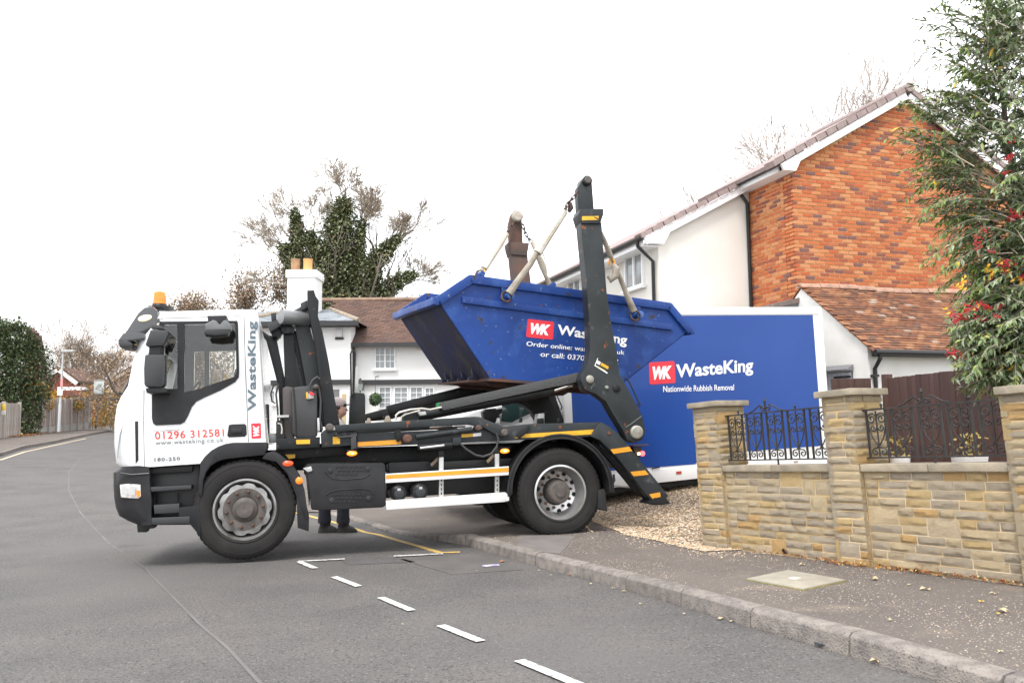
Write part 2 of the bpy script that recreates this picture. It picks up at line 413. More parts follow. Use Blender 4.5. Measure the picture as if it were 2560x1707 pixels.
# inspection cover let into the pavement
cP = [hit(*p, hp) for p in ((1866, 1449), (1970, 1427), (2113, 1452), (2008, 1475))]
cc = sum(cP, Vector()) / 4
ic = tag(empty('inspection_cover', cc), 'pale concrete inspection cover set flush in the pavement before the stone wall', 'cover')
def coverpoly(sc, z0, z1, name, m, par, bev=.004):
    vs = [((p - cc) * sc) for p in cP]; mb = MB()
    mb.add([(v.x, v.y, hp(cc.x + v.x, cc.y + v.y) - cc.z + z0) for v in vs] + [(v.x, v.y, hp(cc.x + v.x, cc.y + v.y) - cc.z + z1) for v in vs],
           [(3, 2, 1, 0), (4, 5, 6, 7), (0, 1, 5, 4), (1, 2, 6, 5), (2, 3, 7, 6), (3, 0, 4, 7)])
    return put(name, mb, m, par, bev)
coverpoly(1.0, -.03, .012, 'lid', mat('cover_concrete', (.34, .31, .25), .85, c2=(.28, .25, .2), scale=8, detail=8, bump=.15, bscale=120), ic)
coverpoly(1.06, -.05, .004, 'mossy_edge', mat('moss_edge', (.11, .12, .03), .95, c2=(.2, .15, .05), scale=20), ic)
o = coverpoly(.13, .012, .017, 'maker_plate', mat('plate_pale', (.6, .57, .5), .6), ic, 0)

# ================================================================== STONE WALL
m_stone = mat('wall_stone', (.70, .55, .36), .9, var=.66, c2=(.45, .36, .24), scale=9, detail=10, bump=1.0, bscale=38,
              c3=[(0, (.66, .54, .37)), (.16, (.58, .50, .40)), (.32, (.72, .57, .36)), (.46, (.50, .43, .34)), (.58, (.76, .54, .24)), (.70, (.62, .54, .42)), (.82, (.74, .60, .38)), (.93, (.74, .44, .15))], spec=.25)
m_mort = mat('mortar', (.66, .56, .42), .95, c2=(.66, .45, .20), scale=2.3, detail=7, bump=.5, bscale=90)
m_cope = mat('coping_stone', (.40, .34, .25), .85, c2=(.25, .215, .165), scale=7, detail=10, bump=.3, bscale=70, var=.1)
rd = ray(300, 1178); WEX = -Vector(rd).normalized()
WPT = hit(1743, 1364, hp)
WF = Fr('garden_wall', WPT, 0, ex=WEX, label='low buff rock-faced stone garden wall with three pillars and flat copings beside the pavement', cat='wall')
wall = WF.o
def rock(seed, nx=4, nz=3):
    r = random.Random(seed); mb = MB(); vs = []; fs = []
    for j in range(nz + 1):
        for i in range(nx + 1):
            e = i in (0, nx) or j in (0, nz)
            y = -r.uniform(.38, .5) if e else -r.uniform(.6, 1)
            vs.append((i / nx + (0 if i in (0, nx) else r.uniform(-.06, .06)), y, j / nz + (0 if j in (0, nz) else r.uniform(-.08, .08))))
    for j in range(nz):
        for i in range(nx): k = j * (nx + 1) + i; fs.append((k, k + 1, k + nx + 2, k + nx + 1))
    n = len(vs); c = [0, nx, (nz + 1) * (nx + 1) - 1, nz * (nx + 1)]
    vs += [(vs[k][0], 1.2, vs[k][2]) for k in c]
    row0 = list(range(nx + 1)); top = [nz * (nx + 1) + i for i in range(nx + 1)]
    fs += [tuple(row0[::-1]) + (n, n + 1), tuple(top) + (n + 2, n + 3),
           tuple(j * (nx + 1) for j in range(nz + 1)) + (n + 3, n), tuple(j * (nx + 1) + nx for j in range(nz + 1)) + (n + 2, n + 1)]
    mb.add(vs, fs); return mb.mesh('stone', m_stone, sm=True, ang=.5)
ROCK = [rock(s) for s in range(12)]
rw = random.Random(11)
def stone_face(name, par, x0, x1, z0, z1, ych, yface, M3=None, lmin=.11, lmax=.3, double=.12, relief=.03):
    """courses of stones on a face; M3 maps (u, out, z) to the wall frame"""
    nr = max(1, round((z1 - z0) / ych)); h = (z1 - z0) / nr; busy = [[] for _ in range(nr + 1)]
    for r_ in range(nr):
        x = x0; bl = sorted(busy[r_])
        while x < x1 - .01:
            nb = [b for b in bl if b[1] > x + .001]
            if nb and nb[0][0] <= x + .001: x = nb[0][1]; continue
            lim = min(x1, nb[0][0]) if nb else x1
            l = rw.uniform(lmin, lmax); 
            if lim - x - l < .07: l = lim - x
            dbl = rw.random() < double and r_ < nr - 1 and l > .12 and l < .26
            hh = h * 2 if dbl else h
            if dbl: busy[r_ + 1].append((x, x + l))
            g_ = .0095; me = rw.choice(ROCK)
            o = bpy.data.objects.new(name, me); COL.objects.link(o); o.parent = par
            flip = rw.random() < .5
            rl = relief * (rw.uniform(.62, .8) if dbl else rw.uniform(.6, 1.1))
            sx = l - g_; mt = Matrix.Diagonal((-sx if flip else sx, rl, hh - g_, 1)); mt.translation = Vector((x + g_ / 2 + (sx if flip else 0), yface, z0 + r_ * h + g_ / 2))
            if flip: mt = Matrix.Translation((x + g_ / 2 + sx, yface, z0 + r_ * h + g_ / 2)) @ Matrix.Diagonal((-sx, rl, hh - g_, 1))
            o.matrix_local = (M3 @ mt) if M3 else mt
            x += l
# key stations along the wall (x in the wall frame)
def wx(px, py, y=0): return WF.T(px, py, y)
p1a, p1b = wx(1743, 1200)[0], wx(1804, 1200)[0]
p2a, p2b = wx(2071, 1200)[0], wx(2150, 1200)[0]
p3a = wx(2522, 1200)[0]; p3b = p3a + .36
zcb = wx(1811, 1178, .04)[1]; ztop = wx(1743, 1020)[1]; ZB = -.12
zct = zcb + .055
PD = .36
for nm, a, b, ztop in (('pillar', p1a, p1b, wx(1743, 1020)[1]), ('pillar', p2a, p2b, wx(2071, 993)[1]), ('pillar', p3a, p3b, wx(2522, 985)[1])):
    pc = put(nm, MB().box(a + .011, b - .011, .011, PD - .011, ZB, ztop), m_mort, wall)
    stone_face('stone', pc, a, b, ZB, ztop, .058, .018, lmin=.13, lmax=.26, double=.04, relief=.026)
    M3 = Matrix.Translation((b - .014, 0, 0)) @ Matrix.Rotation(R(90), 4, 'Z')
    stone_face('stone', pc, 0, PD, zct if b < p3a else ZB, ztop, .058, 0, M3, lmin=.12, lmax=.25, double=.03)
    M3 = Matrix.Translation((a + .014, PD, 0)) @ Matrix.Rotation(R(-90), 4, 'Z')
    stone_face('stone', pc, 0, PD, ZB, ztop, .15, 0, M3, lmin=.16, lmax=.25, double=0)
    put('cap', MB().box(a - (.035 if a < p3a else .004), b + .035, -.035, PD + .035, ztop, ztop + .052), m_cope, pc, .008)
for a, b in ((p1b, p2a), (p2b, p3a)):
    bay = put('wall_panel', MB().box(a, b, .052, .25, ZB, zcb - .001), m_mort, wall)
    stone_face('stone', bay, a + .004, b - .004, ZB, zcb - .003, .0625, .058, lmin=.1, lmax=.27, double=.13, relief=.028)
    n = 2; 
    for i in range(n):
        x0 = a + (b - a) * i / n; x1 = a + (b - a) * (i + 1) / n
        o = put('coping', MB().box(x0 + .003, x1 - .003, .015, .29, zcb, zct), m_cope, wall, .006)
bay = put('wall_panel', MB().box(p3b, p3b + 3, .06, .25, ZB, zcb), m_mort, wall)
stone_face('stone', bay, p3b, p3b + 3, ZB, zcb, .0572, .058)
put('coping', MB().box(p3b + .003, p3b + 3, .015, .29, zcb, zct), m_cope, wall, .006)
m_hole = mat('clay_pipe', (.2, .12, .07), .8)
for px, py in ((1961, 1377), (2293, 1427)):
    x, z = WF.T(px, py, .03)
    mb = MB()
    mb.lathe([(.021, .02), (.021, .07), (.015, .07), (.015, .02)], (x, 0, z), n=14, caps=False)
    put('weep_hole_pipe', mb, m_hole, wall); put('weep_hole', MB().lathe([(.015, .03), (.015, .06)], (x, 0, z), n=12), mat('dark_hole', (.01, .01, .01), 1), wall)
# railings on the copings
m_iron = mat('black_iron', (.02, .021, .022), .55, c2=(.04, .035, .03), scale=20, spec=.4)
def scroll(cx, cz, r, a0, turns, s=1, n=22):
    return [(cx + s * r * (1 - .82 * i / n) * math.cos(R(a0 + 360 * turns * i / n)), cz + r * (1 - .82 * i / n) * math.sin(R(a0 + 360 * turns * i / n))) for i in range(n + 1)]
def motif(h, w_):
    """paired scroll infill, x centred, z from 0 to h"""
    mb = MB(); q = w_ / 4
    def t(pts, r=.0055): mb.tube([(p[0], 0, p[1]) for p in pts], r, 6)
    for s in (-1, 1):
        t([(0, .05 * h), (s * .002, h * .8)] + [(s * (.002 + q * (1 - math.cos(R(a)))), h * .84 + q * math.sin(R(a))) for a in range(20, 181, 20)] + scroll(s * (q + .004), h * .83, q * .9, 0, -1.15, s)[1:])
        t([(s * q * 1.9, h * .74)] + [(s * q * (1.95 - .05 * k), h * (.74 - .06 * k)) for k in range(1, 3)] + [(s * q * 1.3, h * .42), (0, h * .22)])
        t(scroll(s * q * .95, h * .63, q * .75, 180, 1.2, s))
        t([(0, h * .25)] + scroll(s * q * .95, h * .1, q * .85, 120, -1.25, s))
    t([(0, 0), (0, h)], .007)
    return mb.mesh('scroll', m_iron)
def railing(a, b, label, crestx):
    y = .11; z0 = zct + .045; z1 = wx((1900 if a < p2a else 2350), (1032 if a < p2a else 1010), y)[1]
    f = empty('railing'); f.parent = None; f.matrix_world = WF.m; tag(f, label, 'railing', 'scrolled iron railings on the garden wall')
    for nm, z in (('top_rail', z1), ('bottom_rail', z0)):
        put(nm, MB().box(a, b, y - .012, y + .012, z - .006, z + .006), m_iron, f)
    sp = .235; n = max(1, round((b - a) / sp)); sp = (b - a) / n; h = z1 - z0 - .02; w_ = sp * .68
    me = motif(h, w_); bar = MB().box(-.007, .007, -.007, .007, 0, z1 - z0).mesh('bar', m_iron)
    for i in range(n):
        xc = a + sp * (i + .5)
        link('scroll', me, f, (xc, y, z0 + .008))
        for s in (-1, 1): link('bar', bar, f, (xc + s * (w_ / 2 + .008), y, z0))
    cx = a + (b - a) * crestx
    for s in (-1, 1):
        put('crest_scroll', MB().tube([(cx + s * p[0], y, z1 + p[1]) for p in [(.2, .008), (.15, .022), (.09, .058), (.055, .07)] + scroll(.032, .038, .027, 60, -1.2)], .006, 6), m_iron, f)
    put('finial', MB().lathe([(.008, z1), (.008, z1 + .09), (.014, z1 + .1), (.009, z1 + .112), (.002, z1 + .13)], (cx, y, 0), 'z', 8), m_iron, f)
    for s in (-.34, .34): put('finial', MB().lathe([(.006, z1), (.006, z1 + .02), (.013, z1 + .03), (.002, z1 + .043)], (cx + s, y, 0), 'z', 8), m_iron, f)
    put('fixing', MB().box((a + b) / 2 - .006, (a + b) / 2 + .006, y - .006, y + .006, zct - .005, z0), m_iron, f)
railing(p1b + .005, p2a - .005, 'black scrolled iron railing between the left and middle stone pillars, blue van behind it', .42)
railing(p2b + .005, p3a - .005, 'black scrolled iron railing between the middle and right stone pillars, brown fence behind it', .46)
# white pots behind the second railing
m_pot = mat('white_pot', (.72, .70, .70), .5)
m_soil = mat('soil', (.03, .02, .015), 1)
m_dry = mat('dried_plant', (.25, .17, .05), .8, c2=(.3, .24, .08), scale=30)
for px, rr, lab in ((2245, .075, 'small white plant pot behind the railing next to the middle pillar'), (2418, .12, 'wide white plant pot behind the railing near the right pillar')):
    y = .48; x, zt = WF.T(px, 1140, y); zb = WF.T(px, 1163, y)[1] - .16; loc = WF.W(x, y, zb)
    f = tag(empty('plant_pot', loc), lab, 'plant pot'); H_ = zt - zb
    put('pot', MB().lathe([(rr * .75, 0), (rr, H_), (rr * .92, H_), (rr * .9, H_ - .03)], ax='z', n=28), m_pot, f)
    put('soil', MB().lathe([(rr * .9, H_ - .035), (.001, H_ - .02)], ax='z', n=20), m_soil, f)
    mb = MB()
    for k in range(70):
        a = rw.random() * 6.28; r_ = rw.random() * rr * 1.1; z = H_ + rw.random() * .16; c_ = Vector((math.cos(a) * r_, math.sin(a) * r_, z)); d1 = Vector((rw.uniform(-1, 1), rw.uniform(-1, 1), rw.uniform(-1, 1))) * .02; d2 = Vector((rw.uniform(-1, 1), rw.uniform(-1, 1), rw.uniform(-1, 1))) * .015
        mb.add([c_ - d1, c_ + d2, c_ + d1, c_ - d2], [(0, 1, 2, 3)])
    mb.tube([(0, 0, H_ - .02), (0, 0, H_ + .12)], .004, 5)
    put('plant', mb, m_dry, f)
# ================================================================== BUILDINGS
m_wwall = mat('white_render', (.80, .79, .77), .85, c2=(.68, .665, .63), scale=1.1, detail=8, bump=.15, bscale=60)
m_cream = mat('cream_render', (.73, .71, .665), .9, c2=(.64, .62, .575), scale=.7, detail=8, bump=.1, bscale=60)
m_upvc = mat('white_upvc', (.82, .82, .83), .35)
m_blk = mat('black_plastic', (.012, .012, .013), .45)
m_lead = mat('grey_metal', (.18, .18, .19), .5)
m_glz = mat('window_glass', (.30, .33, .34), .08, spec=.8, c2=(.16, .18, .19), scale=1.2)
m_brick = mat('red_brick', (.41, .15, .085), .9, var=.72, island=True, bump=.3, bscale=60, spec=.2,
              c3=[(0, (.52, .155, .055)), (.18, (.58, .24, .10)), (.34, (.48, .11, .04)), (.5, (.60, .28, .13)), (.64, (.46, .14, .06)), (.78, (.30, .085, .055)), (.88, (.17, .07, .07)), (.94, (.12, .08, .10))])
m_bmort = mat('brick_mortar', (.68, .43, .23), .95, c2=(.46, .26, .12), scale=1.5)
m_tile = mat('clay_tile', (.21, .095, .05), .9, var=.72, island=True, bump=.4, bscale=50,
             c3=[(0, (.18, .07, .035)), (.2, (.25, .10, .05)), (.4, (.12, .055, .038)), (.55, (.29, .13, .06)), (.68, (.09, .052, .04)), (.80, (.34, .17, .09)), (.92, (.16, .08, .05)), (.975, (.40, .33, .27))])
m_rtile = mat('plain_roof_tile', (.27, .205, .195), .85, c2=(.33, .26, .25), scale=9, detail=8)
m_broof = mat('brown_roof_tile', (.115, .062, .045), .9, var=.22, island=True, c2=(.085, .052, .042), scale=1.2, detail=9)
m_slate = mat('grey_slate', (.30, .32, .35), .8, var=.2, island=True, c2=(.22, .24, .26), scale=3)
def field(name, items, mk, m, par, keep=300, key=None):
    """items: (matrix) for unit piece; the first `keep` are separate parts, the rest one mesh"""
    me = mk.mesh(name, m, 0, False)
    for mt in items[:keep]:
        o = bpy.data.objects.new(name, me); COL.objects.link(o); o.parent = par; o.matrix_local = mt
    if len(items) > keep:
        mb = MB()
        for mt in items[keep:]: mb.add([mt @ Vector(v) for v in mk.v], mk.f)
        tag(put(name + '_courses', mb, m, par, sm=False), kind='stuff')
UNIT = MB().box(0, 1, 0, 1, 0, 1)
def brickwork(par, inside, x0, x1, z0, z1, M0, bl=.238, bh=.0795, keep=300, near=None):
    it = []; g_ = .02; j = 0; z = z0
    rb = random.Random(5)
    while z < z1:
        x = x0 - (bl / 2 if j % 2 else 0)
        while x < x1:
            a, b = max(x, x0), min(x + bl - g_, x1)
            if b - a > .05 and inside((a + b) / 2, z + bh / 2):
                it.append(M0 @ Matrix.Translation((a, rb.uniform(-.003, .003), z)) @ Matrix.Diagonal((b - a, .05, bh - g_, 1)))
            x += bl
        z += bh; j += 1
    if near: it.sort(key=near)
    field('brick', it, UNIT, m_brick, par, keep)
GYAW = math.atan2(.30, .95)
GP = EYE + ray(2250, 1020) * 15.6; GP.z = 0
GF = Fr('brick_house', GP, GYAW, label='tall orange-red brick house with a gable end and white bargeboards behind the van', cat='house')
G = GF.T
gl_, gt = G(1978, 413); ax_, az_ = G(2258, 252); gr_ = G(2560, 430)[0]; zr = az_ - (gr_ - ax_) * (az_ - gt) / (ax_ - gl_)
gr_ = ax_ + (ax_ - gl_); zr = gt; Z0 = .3
DEP = 1.45
put('gable_wall', MB().prism([(gl_ + .03, Z0), (gr_, Z0), (gr_, zr), (ax_, az_), (gl_ + .03, gt)], .012, .3), m_bmort, GF.o, sm=False)
bw = put('side_wall', MB().box(gl_ + .012, gl_ + .3, .3, DEP, Z0, gt + .1), m_bmort, GF.o, sm=False)
def ins(x, z): return gl_ <= x <= gr_ and z < (gt + (x - gl_) * (az_ - gt) / (ax_ - gl_) if x < ax_ else az_ - (x - ax_) * (az_ - gt) / (ax_ - gl_)) - .02
brickwork(GF.o, ins, gl_, gr_, 1.9, az_, Matrix(), near=lambda m_: (m_.translation.x - gl_ - .9) ** 2 + (m_.translation.z - 4.6) ** 2)
MS = Matrix.Translation((gl_, DEP, 0)) @ Matrix.Rotation(R(-90), 4, 'Z')
brickwork(bw, lambda x, z: True, 0, DEP - .012, 1.9, gt, MS, keep=0)
tags = None
def slope_slab(name, x0, z0, x1, z1, y0, y1, th_, m, par, off=0):
    n = Vector((-(z1 - z0), x1 - x0)).normalized()
    if n.y < 0: n = -n
    a, b = Vector((x0, z0)) + n * off, Vector((x1, z1)) + n * off
    return put(name, MB().prism([tuple(a), tuple(b), tuple(b + n * th_), tuple(a + n * th_)], y0, y1), m, par, sm=False)
sl_ = (az_ - gt) / (ax_ - gl_)
ev = gl_ - .30
roof = slope_slab('roof', ev - .05, gt - sl_ * .33, ax_, az_, -.12, 2.8, .08, m_rtile, GF.o, .14)
slope_slab('roof', ax_, az_, gr_ + .35, zr - sl_ * .35, -.12, 2.8, .08, m_rtile, GF.o, .14)
# verge tiles, each one a piece
for s_, xe in ((-1, ev - .05), (1, gr_ + .3)):
    d = Vector((xe - ax_, (gt - sl_ * .33) - az_)); L_ = d.length; d.normalize(); n = Vector((-d.y, d.x)); n = n if n.y > 0 else -n
    k = 0
    while k * .3 < L_ - .1:
        a = Vector((ax_, az_)) + d * (k * .3 + .01) + n * .15; b = a + d * .27
        put('verge_tile', MB().prism([tuple(a), tuple(b + n * -.012), tuple(b + n * .11), tuple(a + n * .10)], -.17, .12), m_rtile, roof, sm=False); k += 1
put('ridge_cap', MB().lathe([(.10, -.2), (.10, 2.8)], (ax_, 0, az_ + .22), n=10), m_rtile, roof)
for nm, xa, za, xb, zb in (('bargeboard', ev + .02, gt - sl_ * .28, ax_, az_), ('bargeboard', ax_, az_, gr_ + .3, zr - sl_ * .3)):
    slope_slab(nm, xa, za, xb, zb, -.14, -.09, .145, m_upvc, GF.o, -.01)
put('soffit_box', MB().prism([(ev + .02, gt - sl_ * .28), (gl_ + .0, gt - sl_ * .28 + .0), (gl_ + .12, gt + .06), (gl_ + .05, gt + .12)], -.139, 0.02), m_upvc, GF.o, sm=False)
put('fascia', MB().box(ev, ev + .03, .02, DEP, gt - .16, gt + .03), m_upvc, GF.o)
put('soffit', MB().box(ev + .03, gl_ + .02, .021, DEP, gt - .16, gt - .13), m_upvc, GF.o)
put('gutter', MB().tube([(ev - .05, -.1, gt - .01), (ev - .05, DEP + .1, gt - .03)], .06, 10), m_blk, GF.o)
# downpipe at the far corner of the side wall
def dpipe(Fm, x, y, zt, zb, dx, nm='downpipe', r=.038, par=None):
    return put(nm, MB().tube([(x, y, zt), (x, y, zt - .12), (x + dx, y + .02, zt - .42), (x + dx, y + .02, zb)], r, 10), m_blk, par or Fm.o)
dpipe(GF, ev - .03, DEP - .06, gt, Z0, .26)
# --- rendered house, set back to the left
RP = GF.W(gl_ - .0, DEP + .02, 0)
RF = Fr('rendered_house', RP, GYAW, label='cream rendered house with grey downpipes and white windows attached behind the brick house', cat='house')
T_ = RF.T
r0x, r0z = T_(1645, 594); r1x, r1z = T_(1905, 456); r1x = .3
sl2 = (r1z - r0z) / (T_(1905, 456)[0] - r0x)
rt = r0z + (r1x - r0x) * sl2
put('gable_wall', MB().prism([(r0x, -.2), (r1x + 4, -.2), (r1x + 4, rt - .05), (r1x + .5, rt + .3), (r0x, r0z + .03)], 0, .25), m_cream, RF.o, sm=False)
LEN = 7.6
put('front_wall', MB().box(r0x + .002, r0x + .25, .25, LEN, -.2, r0z), m_cream, RF.o, sm=False)
put('end_wall', MB().box(r0x + .25, r1x + 3, LEN - .25, LEN, -.2, r0z), m_cream, RF.o, sm=False)
rf2 = slope_slab('roof', r0x - .38, r0z - sl2 * .38, r1x + 1.2, rt + sl2 * 1.2, -.14, LEN + .1, .08, m_rtile, RF.o, .15)
k = 0; d = Vector((1, sl2)).normalized(); n = Vector((-d.y, d.x))
while k * .3 < 4.2:
    a = Vector((r0x - .38, r0z - sl2 * .38)) + d * (k * .3) + n * .15; b = a + d * .27
    put('verge_tile', MB().prism([tuple(a), tuple(b), tuple(b + n * .10), tuple(a + n * .11)], -.19, .1), m_rtile, rf2, sm=False); k += 1
slope_slab('bargeboard', r0x - .34, r0z - sl2 * .34, r1x, rt, -.15, -.1, .15, m_upvc, RF.o, -.01)
put('soffit_box', MB().prism([(r0x - .35, r0z - sl2 * .3), (r0x + .05, r0z - sl2 * .3), (r0x + .2, r0z + .08), (r0x + .1, r0z + .12)], -.149, 0), m_upvc, RF.o, sm=False)
put('fascia', MB().box(r0x - .37, r0x - .34, .0, LEN, r0z - .2, r0z - .02), m_upvc, RF.o)
put('soffit', MB().box(r0x - .34, r0x, .001, LEN, r0z - .2, r0z - .17), m_upvc, RF.o)
put('gutter', MB().tube([(r0x - .42, -.12, r0z - .04), (r0x - .42, LEN, r0z - .06)], .06, 10), m_blk, RF.o)
dpipe(RF, r0x - .42, .12, r0z - .06, -.2, .36)
dpipe(RF, r0x - .42, LEN - .3, r0z - .06, -.2, .36)
def casement(par, M0, w_, h_, lights, bars=(1, 1), sill=True, m=m_upvc, dp=.05):
    """window in the plane x,z, facing -y: frame > pane, glazing bars"""
    fr = .05 * (w_ / 1.1) ** .3; mb = MB()
    mb.box(0, w_, -dp, .02, 0, fr).box(0, w_, -dp, .02, h_ - fr, h_).box(0, fr, -dp, .02, fr, h_ - fr).box(w_ - fr, w_, -dp, .02, fr, h_ - fr)
    for i in range(1, lights): mb.box(w_ * i / lights - fr * .6, w_ * i / lights + fr * .6, -dp + .002, .02, fr, h_ - fr)
    wf = put('window', mb, m, par, sm=False); wf.matrix_local = M0
    for i in range(lights):
        a = w_ * i / lights + fr * .7; b = w_ * (i + 1) / lights - fr * .7
        put('pane', MB().box(a - .02, b + .02, -.008, 0, fr * .8, h_ - fr * .8), m_glz, wf, sm=False)
        g = MB()
        for k in range(1, bars[0]): x = a + (b - a) * k / bars[0]; g.box(x - .011, x + .011, -.028, -.009, fr, h_ - fr)
        for k in range(1, bars[1]): z = fr + (h_ - 2 * fr) * k / bars[1]; g.box(a, b, -.026, -.0095, z - .011, z + .011)
        if g.v: put('glazing_bars', g, m, wf, sm=False)
        if i == 0: pass
    if sill: put('sill', MB().box(-.06, w_ + .06, -dp - .07, .0, -.06, -.001), m, wf, sm=False)
    return wf
# windows of the rendered front: the wall faces -x
def side_win(y0, y1, z0, z1):
    M0 = Matrix.Translation((r0x - .01, y1, z0)) @ Matrix.Rotation(R(-90), 4, 'Z')
    return casement(RF.o, M0, y1 - y0, z1 - z0, 2)
def on_side(px, py, x=None):            # where a pixel meets the front wall plane
    r = ray(px, py); x = r0x if x is None else x
    t = ((RF.P - EYE).dot(RF.ex) + x) / r.dot(RF.ex); p = EYE + r * t - RF.P; return p.dot(RF.ey), p.dot(RF.ez)
ya, za = on_side(1610, 612); yb, zb = on_side(1567, 728); side_win(ya, yb, zb, za)
ya2, _ = on_side(1455, 700); yb2, _ = on_side(1430, 720); side_win(ya2, ya2 + (yb - ya), zb, za)

# --- outbuilding with the old clay tile roof
OP = EYE + ray(2176, 1020) * 12.7; OP.z = 0
OF = Fr('outbuilding', OP, GYAW - .01, label='low white outbuilding with old lichen-spotted clay tile roof and black gutter', cat='outbuilding')
oz = OF.T(2172, 868)[1]; HS = 1.62
ozr = OF.T(2024, 719, HS)[1]; OL = 5.2
put('gable_wall', MB().add([(0, 0, 0), (0, 2 * HS, 0), (0, 2 * HS, oz), (0, HS, ozr - .03), (0, 0, oz), (.2, 0, 0), (.2, 2 * HS, 0), (.2, 2 * HS, oz), (.2, HS, ozr - .03), (.2, 0, oz)],
    [(0, 1, 2, 3, 4), (9, 8, 7, 6, 5), (0, 4, 9, 5), (4, 3, 8, 9), (3, 2, 7, 8), (2, 1, 6, 7), (1, 0, 5, 6)]), m_wwall, OF.o, sm=False)
put('front_wall', MB().box(.2, OL, .002, .2, 0, oz), m_wwall, OF.o, sm=False)
ro = put('roof', MB().add([(-.02, -.16, oz - .1), (OL, -.16, oz - .1), (OL, HS, ozr), (-.02, HS, ozr), (OL, 2 * HS + .1, oz - .05), (-.02, 2 * HS + .1, oz - .05)], [(0, 1, 2, 3), (3, 2, 4, 5)]), m_tile, OF.o, sm=False)
sv = Vector((0, HS + .16, ozr - oz + .1)); SL = sv.length; sv.normalize(); sn = Vector((0, -sv.z, sv.y))
it = []; rt_ = random.Random(9); ga = .083; nrow = int(SL / ga)
for j in range(nrow):
    x = -.06 + (.085 if j % 2 else 0)
    while x < OL:
        base = Vector((x, -.18, oz - .115)) + sv * (j * ga) + sn * .018
        sag = .02 * math.sin(x * 1.7 + 1) + .008 * noise.noise((x * 2, j * .4, 0))
        mt = Matrix.Translation(base + Vector((0, 0, sag))) @ Matrix.Rotation(math.atan2(sv.z, sv.y) - .17 + rt_.gauss(0, .03), 4, 'X') @ Matrix.Rotation(rt_.gauss(0, .012), 4, 'Y') @ Matrix.Diagonal((.163, .15, .022, 1))
        it.append(mt); x += .169
it.sort(key=lambda m_: abs(m_.translation.x - 1.3) * .8 + abs(m_.translation.z - (oz + ozr) / 2))
field('roof_tile', it, UNIT, m_tile, ro)
m_ridge = mat('ridge_clay', (.42, .25, .18), .9, c2=(.3, .18, .13), scale=12, var=.15)
for k in range(12):
    put('ridge_tile', MB().prism(arc(0, 0, .1, 0, 180, 8), 0, .42), m_ridge, ro).matrix_local = Matrix.Translation((-.05 + k * .43 + .42, HS, ozr + .02 * math.sin(k) - .02)) @ Matrix.Rotation(R(90), 4, 'Z')
put('fascia', MB().box(-.01, OL, -.13, -.1, oz - .16, oz - .05), m_blk, OF.o)
put('gutter', MB().tube([(-.03, -.2, oz - .1), (OL, -.2, oz - .13)], .055, 10), m_blk, OF.o)
put('downpipe', MB().tube([(.07, -.2, oz - .12), (.07, -.2, oz - .2), (.09, -.05, oz - .36), (.09, -.05, 0)], .035, 10), m_blk, OF.o)
put('pipe_bracket', MB().box(.03, .15, -.075, 0, 1.92, 1.96), m_blk, OF.o)
# plank door with canopy on the gable wall
def on_gable(px, py):
    r = ray(px, py); t = (OF.P - EYE).dot(OF.ex) / r.dot(OF.ex); p = EYE + r * t - OF.P; return p.dot(OF.ey), p.dot(OF.ez)
d1 = on_gable(2136, 925); d0y = on_gable(2074, 931); m_door = mat('grey_door_paint', (.42, .43, .48), .6, var=.06)
dr = put('door', MB().box(-.03, 0, d1[0] + .04, d1[0] + 1.0, .35, d1[1] - .02), mat('door_shadow', (.12, .12, .13), .8), OF.o, sm=False)
for k in range(8):
    a = d1[0] + .045 + k * .118; put('plank', MB().box(-.05, -.0301, a, a + .112, .35, d1[1] - .03), m_door, dr, .004)
put('hinge', MB().box(-.062, -.051, d1[0] + .03, d1[0] + .45, d1[1] - .13, d1[1] - .09), m_blk, dr)
put('door_canopy', MB().add([(-.02, d1[0], d1[1] + .1), (-.16, d1[0], d1[1] + .02), (-.16, d1[0], d1[1]), (-.02, d1[0], d1[1]), (-.02, d1[0] + 1.1, d1[1] + .1), (-.16, d1[0] + 1.1, d1[1] + .02), (-.16, d1[0] + 1.1, d1[1]), (-.02, d1[0] + 1.1, d1[1])],
    [(0, 1, 2, 3), (7, 6, 5, 4), (0, 4, 5, 1), (1, 5, 6, 2), (2, 6, 7, 3), (3, 7, 4, 0)]), m_lead, OF.o, sm=False)
# lean-to roof between brick house and outbuilding
LT = Fr('lean_to', GF.P, GYAW, label='small grey lean-to roof between the brick house and the tiled outbuilding', cat='lean-to')
pts = [LT.T(a, b, -.25) for a, b in ((1912, 764), (1996, 744), (1996, 756), (1912, 775))]
put('roof', MB().prism(pts, -.5, -.02), mat('lean_roof', (.2, .15, .13), .9, c2=(.12, .1, .09), scale=8), LT.o, sm=False)
put('wall', MB().prism([(pts[3][0], .3), (pts[2][0], .3), pts[2], pts[3]], -.46, -.05), m_lead, LT.o, sm=False)

